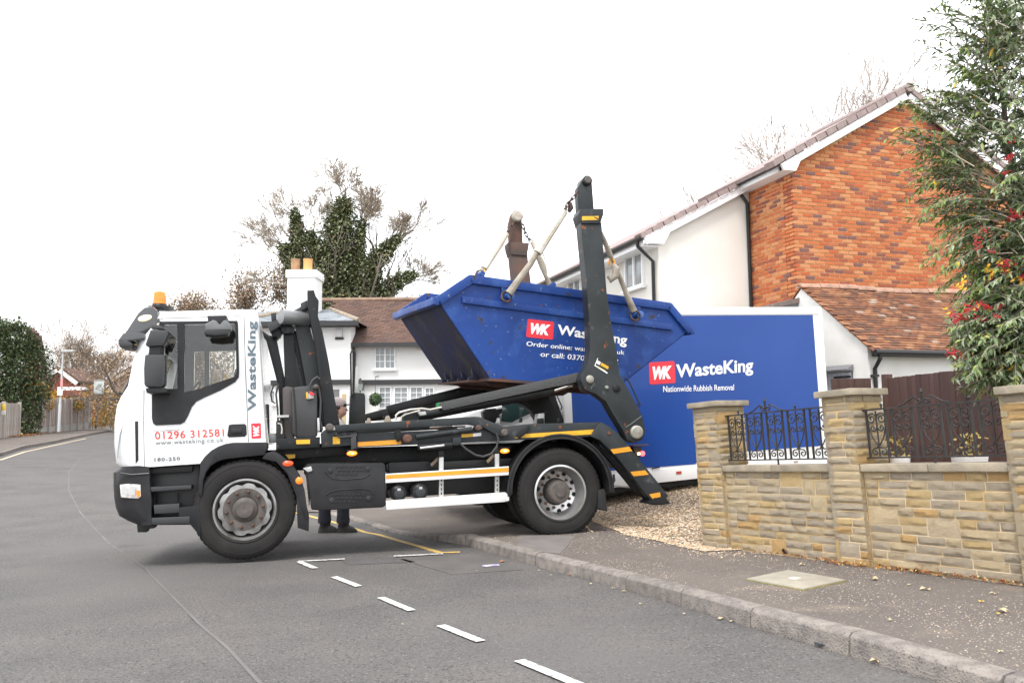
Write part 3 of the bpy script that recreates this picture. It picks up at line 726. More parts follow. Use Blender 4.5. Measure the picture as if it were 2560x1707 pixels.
# --- brown close-board fence in the garden
m_bfence = mat('brown_fence_board', (.095, .045, .035), .75, var=.25, c2=(.065, .033, .027), scale=3, detail=8, stretch=(9, 9, 1), bump=.3, bscale=20)
A = EYE + ray(2222, 1020) * 9.9; B = EYE + ray(2640, 1020) * 6.9; A.z = B.z = 0
BF = Fr('board_fence', A, 0, ex=tuple(B - A), label='dark brown close-board timber fence inside the garden behind the iron railings', cat='fence')
L_ = (B - A).length
zt0 = BF.T(2232, 944)[1]; zt1 = BF.T(2480, 915)[1]; xt1 = BF.T(2480, 915)[0]
sl3 = (zt1 - zt0) / xt1
x = 0; rr_ = random.Random(2)
bm_ = MB().box(0, .104, -.012, .012, 0, 1).mesh('board', m_bfence, .003)
while x < L_:
    o = link('board', bm_, BF.o); o.matrix_local = Matrix.Translation((x, rr_.uniform(-.004, .004) + (.003 if int(x / .1) % 2 else -.003), .3)) @ Matrix.Diagonal((1, 1, zt0 + sl3 * x - .3 + rr_.uniform(-.004, .004), 1)); x += .1
put('post', MB().box(-.06, .04, -.05, .05, .3, zt0 + .05), m_bfence, BF.o, .004)
for z in (.5, 1.1): put('rail', MB().box(0, L_, .014, .05, z, z + .07), m_bfence, BF.o)
BF2 = Fr('board_fence', A + Vector((-.1, .25, 0)), 0, ex=(-.35, .06, 0), label='short lower brown fence panel between the outbuilding drainpipe and the fence post', cat='fence')
for k in range(5):
    o = link('board', bm_, BF2.o); o.matrix_local = Matrix.Translation((k * .1, .01 * (k % 2), .3)) @ Matrix.Diagonal((1, 1, BF2.T(2200, 945)[1] - .3, 1))
put('rail', MB().box(0, .5, -.05, -.016, .9, .97), m_bfence, BF2.o)

# ================================================================== COTTAGE
CY_ = 26.0
CP = EYE + ray(640, 1030) * CY_; CP.z = -.25
CF = Fr('white_cottage', CP, R(0), label='old white cottage with brown and slate roofs and tall white chimney behind the lorry', cat='cottage')
C = CF.T
m_cw = mat('cottage_white', (.80, .80, .79), .85, c2=(.76, .76, .75), scale=1, bump=.1, bscale=30)
m_bw = mat('cottage_black', (.03, .03, .032), .6)
xl = C(600, 900)[0]; xj = C(884, 900)[0]; xr = C(1440, 900)[0]
ze = C(900, 861)[1]; zl = C(700, 812)[1]; zb_ = C(900, 950)[1]; zrdg = C(1000, 750, 2.6)[1]
# main range (right) and projecting range (left) whose front stands forward
fy = -.5
wl = put('wall', MB().box(xj, xr, 0, .25, 0, ze), m_cw, CF.o, sm=False)
wl2 = put('wall', MB().box(xl, xj, fy, .25, 0, zl), m_cw, CF.o, sm=False)
put('string_band', MB().box(xj + .001, xr, -.14, -.001, zb_ - .16, zb_), m_bw, CF.o)
put('string_band', MB().box(xl, xj + .02, fy - .14, fy - .001, zb_ - .16, zb_), m_bw, CF.o)
put('wall', MB().box(xr - .25, xr, .25, 5.5, 0, ze), m_cw, CF.o, sm=False)
# main roof
def tiled(name, x0, x1, y0, z0, y1, z1, par_name, m, ga=.16, tw=.26, clip=None, keep=150, th_=.022):
    base = put(par_name, MB().add([(x0, y0, z0 - .03), (x1, y0, z0 - .03), (x1, y1, z1 - .03), (x0, y1, z1 - .03), (x1, y1 + .02, z0 - .6), (x0, y1 + .02, z0 - .6)], [(0, 1, 2, 3), (3, 2, 4, 5), (0, 3, 5), (1, 4, 2)]), m, CF.o, sm=False) if not clip else put(par_name, MB().add(clip[1], clip[2]), m, CF.o, sm=False)
    v = Vector((0, y1 - y0, z1 - z0)); L2 = v.length; v.normalize(); it = []; nr = int(L2 / ga); q = random.Random(4)
    for j in range(nr):
        x = x0 + (tw / 2 if j % 2 else 0)
        while x < x1 - .05:
            if not clip or clip[0](x + tw / 2, (j + .5) / nr):
                p = Vector((x, y0, z0)) + v * (j * ga)
                it.append(Matrix.Translation(p + Vector((0, 0, .03 * math.sin(x * .9)))) @ Matrix.Rotation(math.atan2(v.z, v.y) - .06 + q.gauss(0, .012), 4, 'X') @ Matrix.Diagonal((min(tw - .008, x1 - x), ga * 1.25, th_, 1)))
            x += tw
    it.sort(key=lambda m_: (m_.translation.x - (x0 + x1) / 2) ** 2)
    field(name, it, UNIT, m, base, keep)
    return base
xm0 = C(806, 861)[0]
mr = tiled('roof_tile', C(790, 861)[0], xr + .2, -.35, ze, 2.6, zrdg, 'roof', m_broof, keep=300)
put('ridge', MB().tube([(C(780, 750, 2.6)[0], 2.6, zrdg + .02), (xr + .2, 2.6, zrdg + .01)], .09, 8), mat('ridge_brown', (.3, .2, .14), .9, c2=(.2, .13, .1), scale=5), CF.o)
put('gutter', MB().box(xm0, xr + .1, -.47, -.36, ze - .12, ze + .02), m_bw, CF.o)
# left slate hip roof: eaves at zl, hip rising to the chimney
xh0 = C(600, 812, fy)[0] - 1.2; xh1 = C(897, 812, fy - .35)[0]; hx = C(790, 765)[0]; hz = C(790, 757)[1]
hx0 = C(660, 765)[0]; yH = 2.4
nfun = lambda x, t: (x < xh1 - (xh1 - hx) * t + .0) and (x > xh0)
tiled('slate', xh0, xh1, fy - .35, zl, yH - .4, hz, 'roof', m_slate, ga=.2, tw=.3, keep=150,
      clip=(nfun, [(xh0, fy - .35, zl - .03), (xh1, fy - .35, zl - .03), (hx, yH - .4, hz - .03), (xh0, yH - .4, hz - .03), (xh1, yH + 1, zl - .03)], [(0, 1, 2, 3), (1, 4, 2)]))
m_hip = mat('hip_tile', (.34, .28, .21), .9, c2=(.25, .2, .15), scale=6)
put('hip', MB().tube([(xh1, fy - .37, zl + .03), (hx, yH - .4, hz + .05)], .085, 8), m_hip, CF.o)
put('hip', MB().tube([(xh0 + 1.0, fy - .37, zl + .03), (C(716, 735)[0], yH - .4, hz + .05)], .085, 8), m_hip, CF.o)
put('gutter', MB().box(xh0, xh1, fy - .47, fy - .36, zl - .15, zl), m_bw, CF.o)
put('soffit', MB().box(xh0, xh1 - .05, fy - .35, fy, zl - .16, zl - .13), m_bw, CF.o)
# chimney
cx0, ctop = C(716, 675, .6); cx1 = C(791, 675, .6)[0]; cz1 = C(716, 694, .6)[1]
ch = put('chimney', MB().box(cx0 + .04, cx1 - .04, .6, 1.6, zl - .2, cz1), m_cw, CF.o, sm=False)
put('chimney_cap', MB().box(cx0 - .02, cx1 + .02, .55, 1.65, cz1, ctop), m_cw, ch, .02)
m_pot1 = mat('chimney_pot_clay', (.42, .26, .14), .9, c2=(.3, .18, .1), scale=6); m_pot2 = mat('chimney_pot_buff', (.66, .36, .14), .9)
for pa, pb, mm in ((726, 748, m_pot1), (757, 779, m_pot2)):
    a, b = C(pa, 650, .9)[0], C(pb, 650, .9)[0]; zt = C(pa, 647, .9)[1]
    put('chimney_pot', MB().lathe([((b - a) / 2 * 1.1, ctop - .02), ((b - a) / 2, ctop + .15), ((b - a) / 2, zt - .06), ((b - a) / 2 * 1.08, zt), ((b - a) / 2 * .8, zt), ((b - a) / 2 * .8, zt - .2)], ((a + b) / 2, 1.0, 0), 'z', 20), mm, ch)
a, b = C(699, 735)[0], C(716, 735)[0]
put('far_chimney', MB().box(a, b, 3, 3.6, zl, C(700, 730)[1]), m_pot2, CF.o)
def cwin(px0, py0, px1, py1, lights, bars, y=0, **k):
    a = C(px0, py1, y); b = C(px1, py0, y)
    return casement(CF.o, Matrix.Translation((a[0], y - .0, a[1])), b[0] - a[0], b[1] - a[1], lights, bars, **k)
cwin(937, 867, 989, 923, 2, (2, 3))
cwin(947, 966, 979, 1022, 1, (2, 4), sill=False)
cwin(985, 966, 1021, 1022, 1, (2, 4), sill=False)
cwin(1025, 966, 1058, 1022, 1, (2, 4), sill=False)
cwin(1062, 968, 1086, 1022, 1, (2, 4), sill=False)
cwin(664, 975, 690, 1010, 1, (1, 1), y=fy)
# security box and lantern, door, basket
a = C(841, 823, fy); b = C(857, 843, fy); put('alarm_box', MB().box(a[0], b[0], fy - .12, fy, b[1], a[1]), mat('grey_box', (.55, .55, .55), .5), CF.o, .02)
put('alarm_base', MB().box(a[0] - .03, b[0] + .03, fy - .06, fy, b[1] - .08, b[1] - .002), m_bw, CF.o)
a = C(1049, 866); put('wall_lamp', MB().box(a[0] - .05, a[0] + .15, -.15, 0, a[1] - .14, a[1]), mat('buff_lamp', (.5, .45, .4), .5), CF.o, .02)
m_dp = m_bw
put('downpipe', MB().tube([(xj + .07, -.4, ze - .1), (xj + .05, -.12, ze - .3), (xj + .05, -.12, 0)], .045, 8), m_bw, CF.o)
a = C(850, 977, fy); b = C(872, 1090, fy)
door = put('door', MB().box(a[0], b[0], fy - .05, fy, 0, a[1]), m_upvc, CF.o, sm=False)
put('door_pane', MB().box(a[0] + .08, b[0] - .08, fy - .062, fy - .051, .9, a[1] - .1), mat('curtained_glass', (.45, .36, .2), .4), door)
put('door_shade_panel', MB().box(C(826, 975, fy)[0], a[0] - .02, fy - .03, fy, 0, a[1] + .05), mat('grey_shadow_panel', (.17, .16, .16), .8), CF.o)  # dark grey panel stands in for the shade beside the door
a = C(905, 960)
lan = put('lantern', MB().prism([(a[0] - .09, a[1] - .22), (a[0] + .09, a[1] - .22), (a[0] + .14, a[1]), (a[0] - .14, a[1])], -.45, -.2), glass('lantern_glass', (.6, .65, .65), .15), CF.o, sm=False)
put('lantern_top', MB().lathe([(.16, a[1]), (.05, a[1] + .14), (.01, a[1] + .2)], (a[0], -.32, 0), 'z', 8), m_bw, lan)
put('lantern_bracket', MB().tube([(a[0], -.32, a[1] - .22), (a[0], -.32, a[1] - .42), (a[0], 0, a[1] - .5)], .02, 6).tube([(a[0] - .13, -.32, a[1]), (a[0] - .08, -.32, a[1] - .22)], .014, 5).tube([(a[0] + .13, -.32, a[1]), (a[0] + .08, -.32, a[1] - .22)], .014, 5), m_bw, lan)
a = CF.W(C(938, 998, -.5)[0], -.5, C(938, 998, -.5)[1])
hb = tag(empty('hanging_basket', a), 'round green hanging basket on the white cottage wall beside the bow window', 'hanging basket')
m_leafb = mat('basket_leaf', (.05, .09, .035), .8, var=.4, island=True)
mb = MB(); q = random.Random(8)
for _ in range(500):
    d = Vector((q.gauss(0, 1), q.gauss(0, 1), q.gauss(0, 1))).normalized() * .21 * q.uniform(.7, 1.05); u_ = Vector((q.gauss(0, 1), q.gauss(0, 1), q.gauss(0, 1))).normalized() * .05; w_ = d.cross(u_).normalized() * .03
    mb.add([d - u_, d + w_, d + u_, d - w_], [(0, 1, 2, 3)])
put('foliage', mb, m_leafb, hb, sm=False)
put('chain', MB().tube([(0, 0, .2), (0, 0, .75)], .008, 5).tube([(0, 0, .75), (0, .5, .8)], .015, 5), m_bw, hb)

# ================================================================== FAR LEFT
m_gfence = mat('grey_fence_board', (.40, .32, .295), .9, var=.18, c2=(.32, .26, .24), scale=4, stretch=(6, 6, 1), detail=8)
m_gfence2 = mat('grey_fence_board_pale', (.42, .38, .35), .9, var=.15, c2=(.34, .30, .27), scale=4, stretch=(6, 6, 1), detail=8)
m_conc = mat('fence_concrete', (.42, .40, .38), .9)
def fence(label, pts, posts, bw_, m, gravel=True, postm=None):
    """pts: two (px, py_top, py_bottom) ends; depth from the fence height"""
    H_ = 1.75; ends = []
    for px, t, b in pts:
        Y = F * H_ / (b - t); p = EYE + ray(px, b) * (Y / ray(px, b).y); ends.append(p)
    A, B = ends; f = Fr('timber_fence', A, 0, ex=tuple(B - A), label=label, cat='fence'); L_ = (B - A).length
    base = .25 if gravel else 0
    me = MB().box(0, bw_ - .012, -.015, .015, base, H_).mesh('board', m, 0, False)
    n = int(L_ / bw_)
    for i in range(n):
        o = link('board', me, f.o, (i * bw_, .012 * (i % 2), rr_.uniform(-.01, .01)))
    put('gravel_board', MB().box(0, L_, .02, .06, -.2, base), m_conc, f.o, sm=False)
    pm = MB().box(-.06, .06, -.09, .06, -.2, H_ + .06).mesh('post', postm or m_conc, .01, False)
    for i in range(posts + 1): link('post', pm, f.o, (L_ * i / posts, 0, 0))
    return f
fence('grey timber fence section at the far left edge with a yellow notice on it', [(-420, 992, 1150), (44, 1009, 1097)], 7, .14, m_gfence2, False, m_gfence2)
f2 = fence('long brownish timber fence with pale concrete posts below the ivy-covered house', [(56, 1000, 1083), (224, 996, 1063)], 9, .15, m_gfence)
fence('low grey timber fence at the far bend of the road beyond the brown fence', [(226, 1022, 1064), (300, 1022, 1064)], 4, .15, m_gfence2)
a = ray(8, 1025); 
NF = Fr('notice', EYE + ray(9, 1023) * 35.0, 0, label='small yellow and white notice on the grey fence at the far left', cat='notice')
put('sheet', MB().box(-.1, .1, -.02, 0, -.05, .25), mat('notice_yellow', (.7, .5, .08), .6), NF.o); put('sheet', MB().box(-.1, .1, -.02, 0, -.25, -.052), mat('notice_white', (.75, .75, .72), .6), NF.o)
# street lamp
m_gal = mat('galvanised', (.48, .49, .50), .5)
lp = EYE + ray(147, 1079) * 34; lz = lp.z
LF_ = Fr('street_lamp', lp, 0, label='slim grey street lamp standing on the far pavement in front of the brown fence', cat='street lamp')
zt = LF_.T(158, 880)[1]; xt = LF_.T(158, 880)[0]
put('pole', MB().tube([(0, 0, 0), (xt * .22, 0, 1.2), (xt * .23, 0, 1.25), (xt, 0, zt)], [.065, .06, .045, .035], 10), m_gal, LF_.o)
put('lamp_head', MB().box(xt - .05, xt + .5, -.1, .1, zt, zt + .09), m_gal, LF_.o, .03)
a = LF_.T(154, 974); put('sign_plate', MB().box(a[0] - .13, a[0] + .1, -.1, -.07, a[1] - .25, a[1] + .0), mat('plate_white', (.8, .8, .8), .5), LF_.o)
a = LF_.T(157, 955); put('sign_plate', MB().box(a[0] - .05, a[0] + .05, -.1, -.07, a[1] - .2, a[1] + .15), mat('plate_red', (.7, .3, .3), .5), LF_.o)
# road sign with diagonal lines
sp = EYE + ray(243, 1066) * 46
SF = Fr('road_sign', sp, 0, label='square white road sign with dark diagonal stripes on a thin grey pole at the bend', cat='road sign')
a = SF.T(237, 950); b = SF.T(261, 985)
put('pole', MB().tube([(0, 0, 0), (.0, 0, b[1] + .3)], .04, 8), m_lead, SF.o)
sg = put('sign_plate', MB().box(a[0], b[0], -.08, -.06, b[1], a[1]), mat('sign_face', (.62, .66, .66), .5), SF.o, .01)
put('sign_border', MB().box(a[0], b[0], -.083, -.081, a[1] - .06, a[1] - .02).box(a[0], b[0], -.083, -.081, b[1] + .02, b[1] + .05), m_lead, sg)
w_ = b[0] - a[0]; h_ = a[1] - b[1]; mb = MB()
for k in range(3):
    mb.prism([(a[0] + w_ * (.2 + .14 * k), b[1] + h_ * .42), (a[0] + w_ * (.26 + .14 * k), b[1] + h_ * .42), (a[0] + w_ * (.52 + .14 * k), b[1] + h_ * .72), (a[0] + w_ * (.46 + .14 * k), b[1] + h_ * .72)], -.084, -.0805)
put('stripes', mb, mat('stripe_dark', (.12, .13, .14), .6), sg, sm=False)
# far gabled house
hP = EYE + ray(150, 1020) * 62; hP.z = 0
HF = Fr('far_house', hP, R(8), label='distant red brick house with white bargeboards behind the fence, street lamp in front', cat='house')
h = HF.T; ap = h(150, 930); e0 = h(108, 955); e1 = h(194, 963)
put('gable_wall', MB().prism([(e0[0] + .3, -6), (e1[0] - .3, -6), (e1[0] - .3, e1[1]), ap, (e0[0] + .3, e0[1])], 0, 6), mat('far_brick', (.40, .13, .09), .9, c2=(.32, .1, .07), scale=3), HF.o, sm=False)
for A_, B_ in ((e0, ap), (ap, e1)): slope_slab('bargeboard', A_[0], A_[1], B_[0], B_[1], -.4, -.3, .3, m_upvc, HF.o, 0); slope_slab('roof', A_[0], A_[1], B_[0], B_[1], -.3, 6, .2, m_broof, HF.o, .25)
a = h(160, 968); b = h(200, 976); put('lower_fascia', MB().box(a[0], b[0] + 1, -1.2, -.9, b[1], a[1]), m_upvc, HF.o)
H2 = Fr('far_house', EYE + ray(300, 1020) * 70, R(5), label='distant house with a pale sloping roof edge seen left of the lorry cab', cat='house')
h = H2.T; e0 = h(272, 960); ap = h(330, 928); e1 = h(400, 965)
put('gable_wall', MB().prism([(e0[0] + .3, -6), (e1[0] - .3, -6), (e1[0] - .3, e1[1]), ap, (e0[0] + .3, e0[1])], 0, 6), mat('far_wall', (.38, .3, .27), .9, c2=(.3, .24, .2), scale=2), H2.o, sm=False)
for A_, B_ in ((e0, ap), (ap, e1)): slope_slab('bargeboard', A_[0], A_[1], B_[0], B_[1], -.4, -.3, .25, mat('pale_barge', (.6, .55, .5), .8), H2.o, 0); slope_slab('roof', A_[0], A_[1], B_[0], B_[1], -.3, 6, .2, m_broof, H2.o, .22)
# steep brick gable behind the ivy
IF = Fr('ivy_house', EYE + ray(60, 1020) * 44, R(4), label='steep orange-brick gabled house at the far left mostly hidden under ivy', cat='house')
h = IF.T; q1 = h(104, 990); q2 = h(84, 838); q3 = h(66, 822)
put('gable_wall', MB().prism([(q1[0], -3), q1, q2, q3, (q3[0], -3)], 0, .4), mat('orange_brick', (.38, .19, .10), .9, c2=(.30, .15, .08), scale=4, detail=8), IF.o, sm=False)
slope_slab('roof_edge', q1[0] + .05, q1[1], q2[0] + .05, q2[1], -.2, .5, .16, mat('dark_verge', (.12, .06, .05), .8), IF.o, 0)
slope_slab('roof_edge', q2[0], q2[1], q3[0], q3[1], -.2, .5, .16, mat('dark_verge'  , (.12, .06, .05), .8), IF.o, 0)
# ================================================================== LORRY
m_tw = mat('lorry_white', (.74, .745, .75), .25, coat=.6, c2=(.64, .635, .62), scale=1.2, detail=9, contrast=(.5, .9))
m_bp = mat('black_trim', (.016, .016, .0175), .45, c2=(.026, .026, .028), scale=5, detail=6, bump=.06, bscale=200, spec=.28)
m_ch = mat('chassis_black', (.011, .012, .013), .42, c2=(.035, .032, .028), scale=3, detail=10, contrast=(.55, .85), spots=[((.09, .08, .07), 14, .66, .8)], spec=.28)
m_st = mat('dark_grey_steel', (.034, .040, .043), .42, c2=(.022, .026, .028), scale=2.2, detail=9, spots=[((.10, .10, .10), 9, .62, .8), ((.20, .065, .02), 11, .66, .70)], rust=((.13, .045, .02), 6, .70, .72), bump=.06, bscale=30, spec=.28)
m_rust = mat('rusty_steel', (.13, .055, .035), .75, c2=(.07, .055, .05), scale=4, detail=10, bump=.2, bscale=40)
m_rub = mat('tyre_rubber', (.019, .018, .018), .8, c2=(.04, .036, .033), scale=3, detail=9, contrast=(.5, .9), bump=.15, bscale=60, spec=.28)
m_rim = mat('rim_steel', (.34, .34, .34), .42, .5, c2=(.12, .11, .10), scale=5, detail=10, contrast=(.42, .7))
m_rimd = mat('rim_dark', (.07, .065, .06), .6, .2, c2=(.12, .10, .09), scale=12, detail=9)
m_rimc = mat('rim_bright', (.60, .60, .60), .3, .75, c2=(.32, .31, .30), scale=4, detail=9, contrast=(.45, .8))
m_nut = mat('wheel_nut_steel', (.11, .06, .045), .6, .3)
m_chr = mat('chrome_rod', (.8, .8, .8), .12, 1)
m_yst = mat('yellow_reflective', (.72, .42, .02), .45, c2=(.62, .34, .02), scale=9)
m_ost = mat('orange_reflective', (.75, .33, .02), .45, c2=(.66, .28, .02), scale=5)
m_red = mat('logo_red', (.72, .03, .05), .45)
m_ink = mat('lettering_white', (.86, .86, .86), .45)
m_slate_t = mat('lettering_slate', (.11, .15, .18), .5)
m_gtext = mat('lettering_grey', (.30, .34, .34), .5)
m_rtext = mat('lettering_red', (.72, .04, .02), .5)
m_int = mat('cab_interior', (.022, .022, .024), .8)
m_cg = glass('cab_glass', (.94, .95, .94), .05)
m_cgd = mat('dark_glass', (.02, .022, .024), .08, spec=.8)
m_alu = mat('guard_aluminium', (.55, .56, .55), .4, .3, c2=(.4, .4, .39), scale=6, detail=8)
m_ora = mat('orange_lens', (.9, .22, .02), .3, emit=(1, .2, .01), es=.25)
m_hyd = mat('hydraulic_pipe', (.55, .52, .47), .35, .6)
m_hose = mat('rubber_hose', (.04, .04, .042), .5)
TF = Fr('skip_lorry', P1, math.atan2(.265, .964), R(1.7), .05, label='white cab skip loader lorry with black chassis reversing over the kerb with its arms raised', cat='lorry')
T = TF.T; tp = TF.poly
W_ = 2.16
# ---- cab shell
def stations(r, y0, y1, n=5):
    ys = []
    for i in range(n + 1): a = R(90 * i / n); ys.append((y0 + r * (1 - math.cos(a)) if False else y0 + r * (i / n) ** 1.6, ))
    ys = [a[0] for a in ys]
    return ys + [y1 - (y - y0) for y in ys[::-1]]
def sh(y, y0, y1, r):
    d = min(y - y0, y1 - y); 
    return 0 if d >= r else r * (1 - math.sqrt(max(0, 1 - (1 - d / r) ** 2)))
CABP = [((668, 1107), 0, 0, 1, 0), ((646, 792), 0, 0, 1, 0), ((642, 778), 0, .35, 1, 0), ((632, 771), 0, 1, .6, 0), ((520, 773), 0, 1, 0, 0), ((402, 777), .1, 1, 0, 0), ((380, 790), .5, .6, 0, 0), ((348, 846), .8, 0, 0, .2),
        ((335, 895), .9, 0, 0, .2), ((320, 968), 1, 0, 0, .2), ((305, 990), 1, 0, 0, .2), ((294, 1014), 1, 0, 0, .2), ((287, 1060), 1, 0, 0, .2), ((286, 1110), 1, 0, 0, .2), ((292, 1158), 1, 0, 0, .2), ((300, 1166), 1, 0, 0, .2),
        ((375, 1167), 0, 0, 0, 0), ((500, 1158), 0, 0, 0, 0), ((512, 1141), 0, 0, 0, 0), ((528, 1126), 0, 0, 0, 0), ((545, 1116), 0, 0, 0, 0), ((564, 1109), 0, 0, 0, 0), ((583, 1106), 0, 0, 0, 0)]
def cabloft(P, y0, y1, rf, rt, rb, grow=0):
    rings = []; base = [T(*p[0], p[4]) for p in P]
    for y in stations(max(rf, rt), y0, y1):
        ring = []
        for (px, wf, wt, wb, rf_), (x, z) in zip(P, base):
            ring.append((x + wf * sh(y, y0, y1, rf) - wb * sh(y, y0, y1, rb), y, z - wt * sh(y, y0, y1, rt)))
        rings.append(ring)
    return MB().loft(rings)
cab = put('cab', cabloft(CABP, 0, W_, .20, .06, .05), m_tw, TF.o)
cab.data.materials.append(m_int)
def cutter(mb):
    o = link('cutter', mb.mesh('cutter', m_int, 0, False)); o.parent = TF.o; return o
def prism_px(pts, y0, y1, ref=0): return MB().prism([T(a, b, ref) for a, b in pts], y0, y1)
interior = prism_px([(650, 1085), (634, 795), (405, 793), (366, 835), (338, 965), (325, 1000), (310, 1085)], .05, W_ - .05)
G1 = [(412, 812), (444, 812), (445, 972), (408, 972)]
G2 = [(460, 812), (585, 809), (589, 816), (591, 930), (586, 942), (540, 957), (500, 971), (460, 981)]
scr = prism_px([(290, 965), (325, 855), (392, 822), (382, 965)], .13, W_ - .13, .1)
cuts = [cutter(interior), cutter(prism_px(G1, -.4, W_ + .4)), cutter(prism_px(G2, -.4, W_ + .4)), cutter(scr)]
for c in cuts:
    md = cab.modifiers.new('b', 'BOOLEAN'); md.object = c; md.operation = 'DIFFERENCE'; md.solver = 'EXACT'
dg = bpy.context.evaluated_depsgraph_get(); dg.update()
me = bpy.data.meshes.new_from_object(cab.evaluated_get(dg)); cab.modifiers.clear(); cab.data = me
for c in cuts: bpy.data.objects.remove(c)
me.materials.clear(); me.materials.append(m_tw); me.materials.append(m_int)
for p in me.polygons:                     # the faces that look inward are dark trim
    c = p.center; 
    ys_ = [me.vertices[i].co.y for i in p.vertices]; inn = min(ys_) > .049 and max(ys_) < W_ - .049 and any(min(abs(y_ - .05), abs(y_ - W_ + .05)) < .002 for y_ in ys_)
    p.material_index = 1 if inn else 0
me.polygons.foreach_set('use_smooth', [True] * len(me.polygons)); me.set_sharp_from_angle(angle=.5)
put('interior_lining', MB().box(T(655, 950)[0] - .13, T(655, 950)[0] - .11, .06, W_ - .06, T(600, 1085)[1], T(600, 800)[1]), m_int, TF.o)
lp_ = MB().box(T(340, 1000)[0] + .06, T(655, 950)[0] - .14, .06, W_ - .06, T(500, 1080)[1], T(500, 1070)[1] + .01); put('cab_floor', lp_, m_int, TF.o)
put('dashboard', prism_px([(322, 1060), (330, 985), (385, 978), (395, 990), (385, 1060)], .06, W_ - .06), m_int, TF.o, .01)
for yy in (.25, 1.35):
    x, z = T(560, 1075); se = put('seat', MB().box(x - .45, x + .02, yy, yy + .5, z, z + .16).prism([(x - .02, z + .1), (x + .12, z + .1), (x + .18, z + .62), (x + .08, z + .64)], yy + .03, yy + .47), m_int, TF.o, .03)
put('steering_wheel', MB().tube([(T(420, 990)[0] + .19 * math.cos(t) * .5, 1.62 + .19 * math.sin(t), T(420, 985)[1] + .1 + .19 * math.cos(t) * .8) for t in [i * .39 for i in range(16)]], .012, 6, closed=True), m_int, TF.o)
# window surround (black) with two openings, one part per area
blk = [[(398, 804), (593, 802), (595, 808), (455, 811), (412, 811), (400, 811)],
       [(398, 811), (412, 811), (408, 972), (380, 985), (384, 972)], [(444, 811), (461, 811), (461, 984), (444, 984)],
       [(585, 808), (595, 808), (598, 930), (597, 943), (586, 943), (591, 930), (589, 816)],
       [(380, 984), (408, 972), (444, 972), (461, 981), (500, 971), (540, 957), (586, 942), (597, 943), (588, 955), (553, 975), (510, 994), (491, 1004), (480, 1017), (470, 1040), (462, 1054), (452, 1060), (390, 1063), (383, 1058), (380, 1045)]]
mb = MB()
for i, b in enumerate(blk): mb.prism([T(x, y) for x, y in b], -.006 - .0007 * i, .004)
put('window_surround', mb, m_bp, TF.o, sm=False)
tp('side_glass', G1, .012, .016, m_cg, ref=0, sm=False); tp('side_glass', G2, .012, .016, m_cg, ref=0, sm=False)
tp('side_glass', G1, W_ - .016, W_ - .012, m_cg, ref=0, sm=False); tp('side_glass', G2, W_ - .016, W_ - .012, m_cg, ref=0, sm=False)
xw0, zw0 = T(320, 966, .2); xw1, zw1 = T(350, 850, .2)
put('windscreen', MB().add([(xw0 + .03, .12, zw0), (xw0 + .0, W_ / 2, zw0), (xw0 + .03, W_ - .12, zw0), (xw1 + .03, W_ - .12, zw1), (xw1 + .0, W_ / 2, zw1), (xw1 + .03, .12, zw1)], [(0, 1, 4, 5), (1, 2, 3, 4)]), m_cg, TF.o)
# shut lines, crease, cab details
m_gap = mat('panel_line', (.16, .16, .165), .8)
def line(name, pts, r, m=m_gap, y=-.0, par=None): return TF.tube(name, [(a, b) for a, b in pts], r, m, par or TF.o, y, 6)
line('panel_line', [(360, 975), (359, 1060), (361, 1165)], .003)
line('panel_line', [(610, 790), (613, 900), (621, 1104)], .004)
line('panel_line', [(600, 790), (395, 796)], .003)
line('panel_line', [(361, 1060), (480, 1056), (668, 1046)], .002, mat('crease_shade', (.45, .45, .45), .6))  # body crease, its soft shading drawn as a grey line
line('indent_line', [(360, 1017), (342, 1024), (322, 1040), (308, 1062), (300, 1085), (296, 1115), (294, 1145)], .006, mat('indent_shade', (.33, .34, .35), .5), .03)  # nose indentation: its shade drawn as a thin grey line
tp('air_slot', [(337, 1053), (345, 1052), (345.5, 1150), (339, 1158)], -.006, .02, m_bp, .003)
# lettering
TF.text('lettering', 'WasteKing', (647, 1027), (645, 803), (620, 1027), -.003, m_slate_t, off=.03, space=1.04)
TF.text('lettering', '01296 312581', (388, 1098), (560, 1090), (387, 1079), -.003, m_rtext, off=.004, space=1.1)
TF.text('lettering', 'www.wasteking.co.uk', (388, 1115), (559, 1107), (388, 1101), -.003, mat('badge_grey2', (.2, .23, .23), .5), off=.006, space=1.12)
TF.text('lettering', '180-250', (386, 1153), (450, 1150), (386, 1144), -.003, mat('badge_grey', (.14, .15, .16), .4), off=.02, space=1.15)
TF.text('lettering', 'www.wasteking.co.uk', (381, 1079), (449, 1075), (381, 1076), -.003, m_gtext)
def logo(fr, c4, y, par=None, rot=False, m1=m_red):
    """red rounded badge; c4 = tl, tr, br, bl pixels"""
    def B(u, v): 
        a = Vector(c4[3]).lerp(Vector(c4[2]), u); b = Vector(c4[0]).lerp(Vector(c4[1]), u); return tuple(a.lerp(b, v))
    bd = fr.poly('badge', [B(u, v) for u, v in ((.04, 0), (.96, 0), (1, .06), (1, .94), (.96, 1), (.04, 1), (0, .94), (0, .06))], y - .003, y + .001, m1, parent=par, ref=y, sm=False)
    if not rot: fr.text('badge_lettering', 'WK', B(.13, .2), B(.87, .2), B(.13, .8), y - .0045, m_ink, bd, shear=.25, off=.06, space=.86, ref=y)
    else: fr.text('badge_lettering', 'WK', B(.82, .14), B(.82, .86), B(.18, .14), y - .0045, m_ink, bd, shear=.25, off=.06, space=.86, ref=y)
    return bd
logo(TF, [(628, 1058), (652, 1057), (653, 1095), (629, 1096)], -.001, TF.o, rot=True)
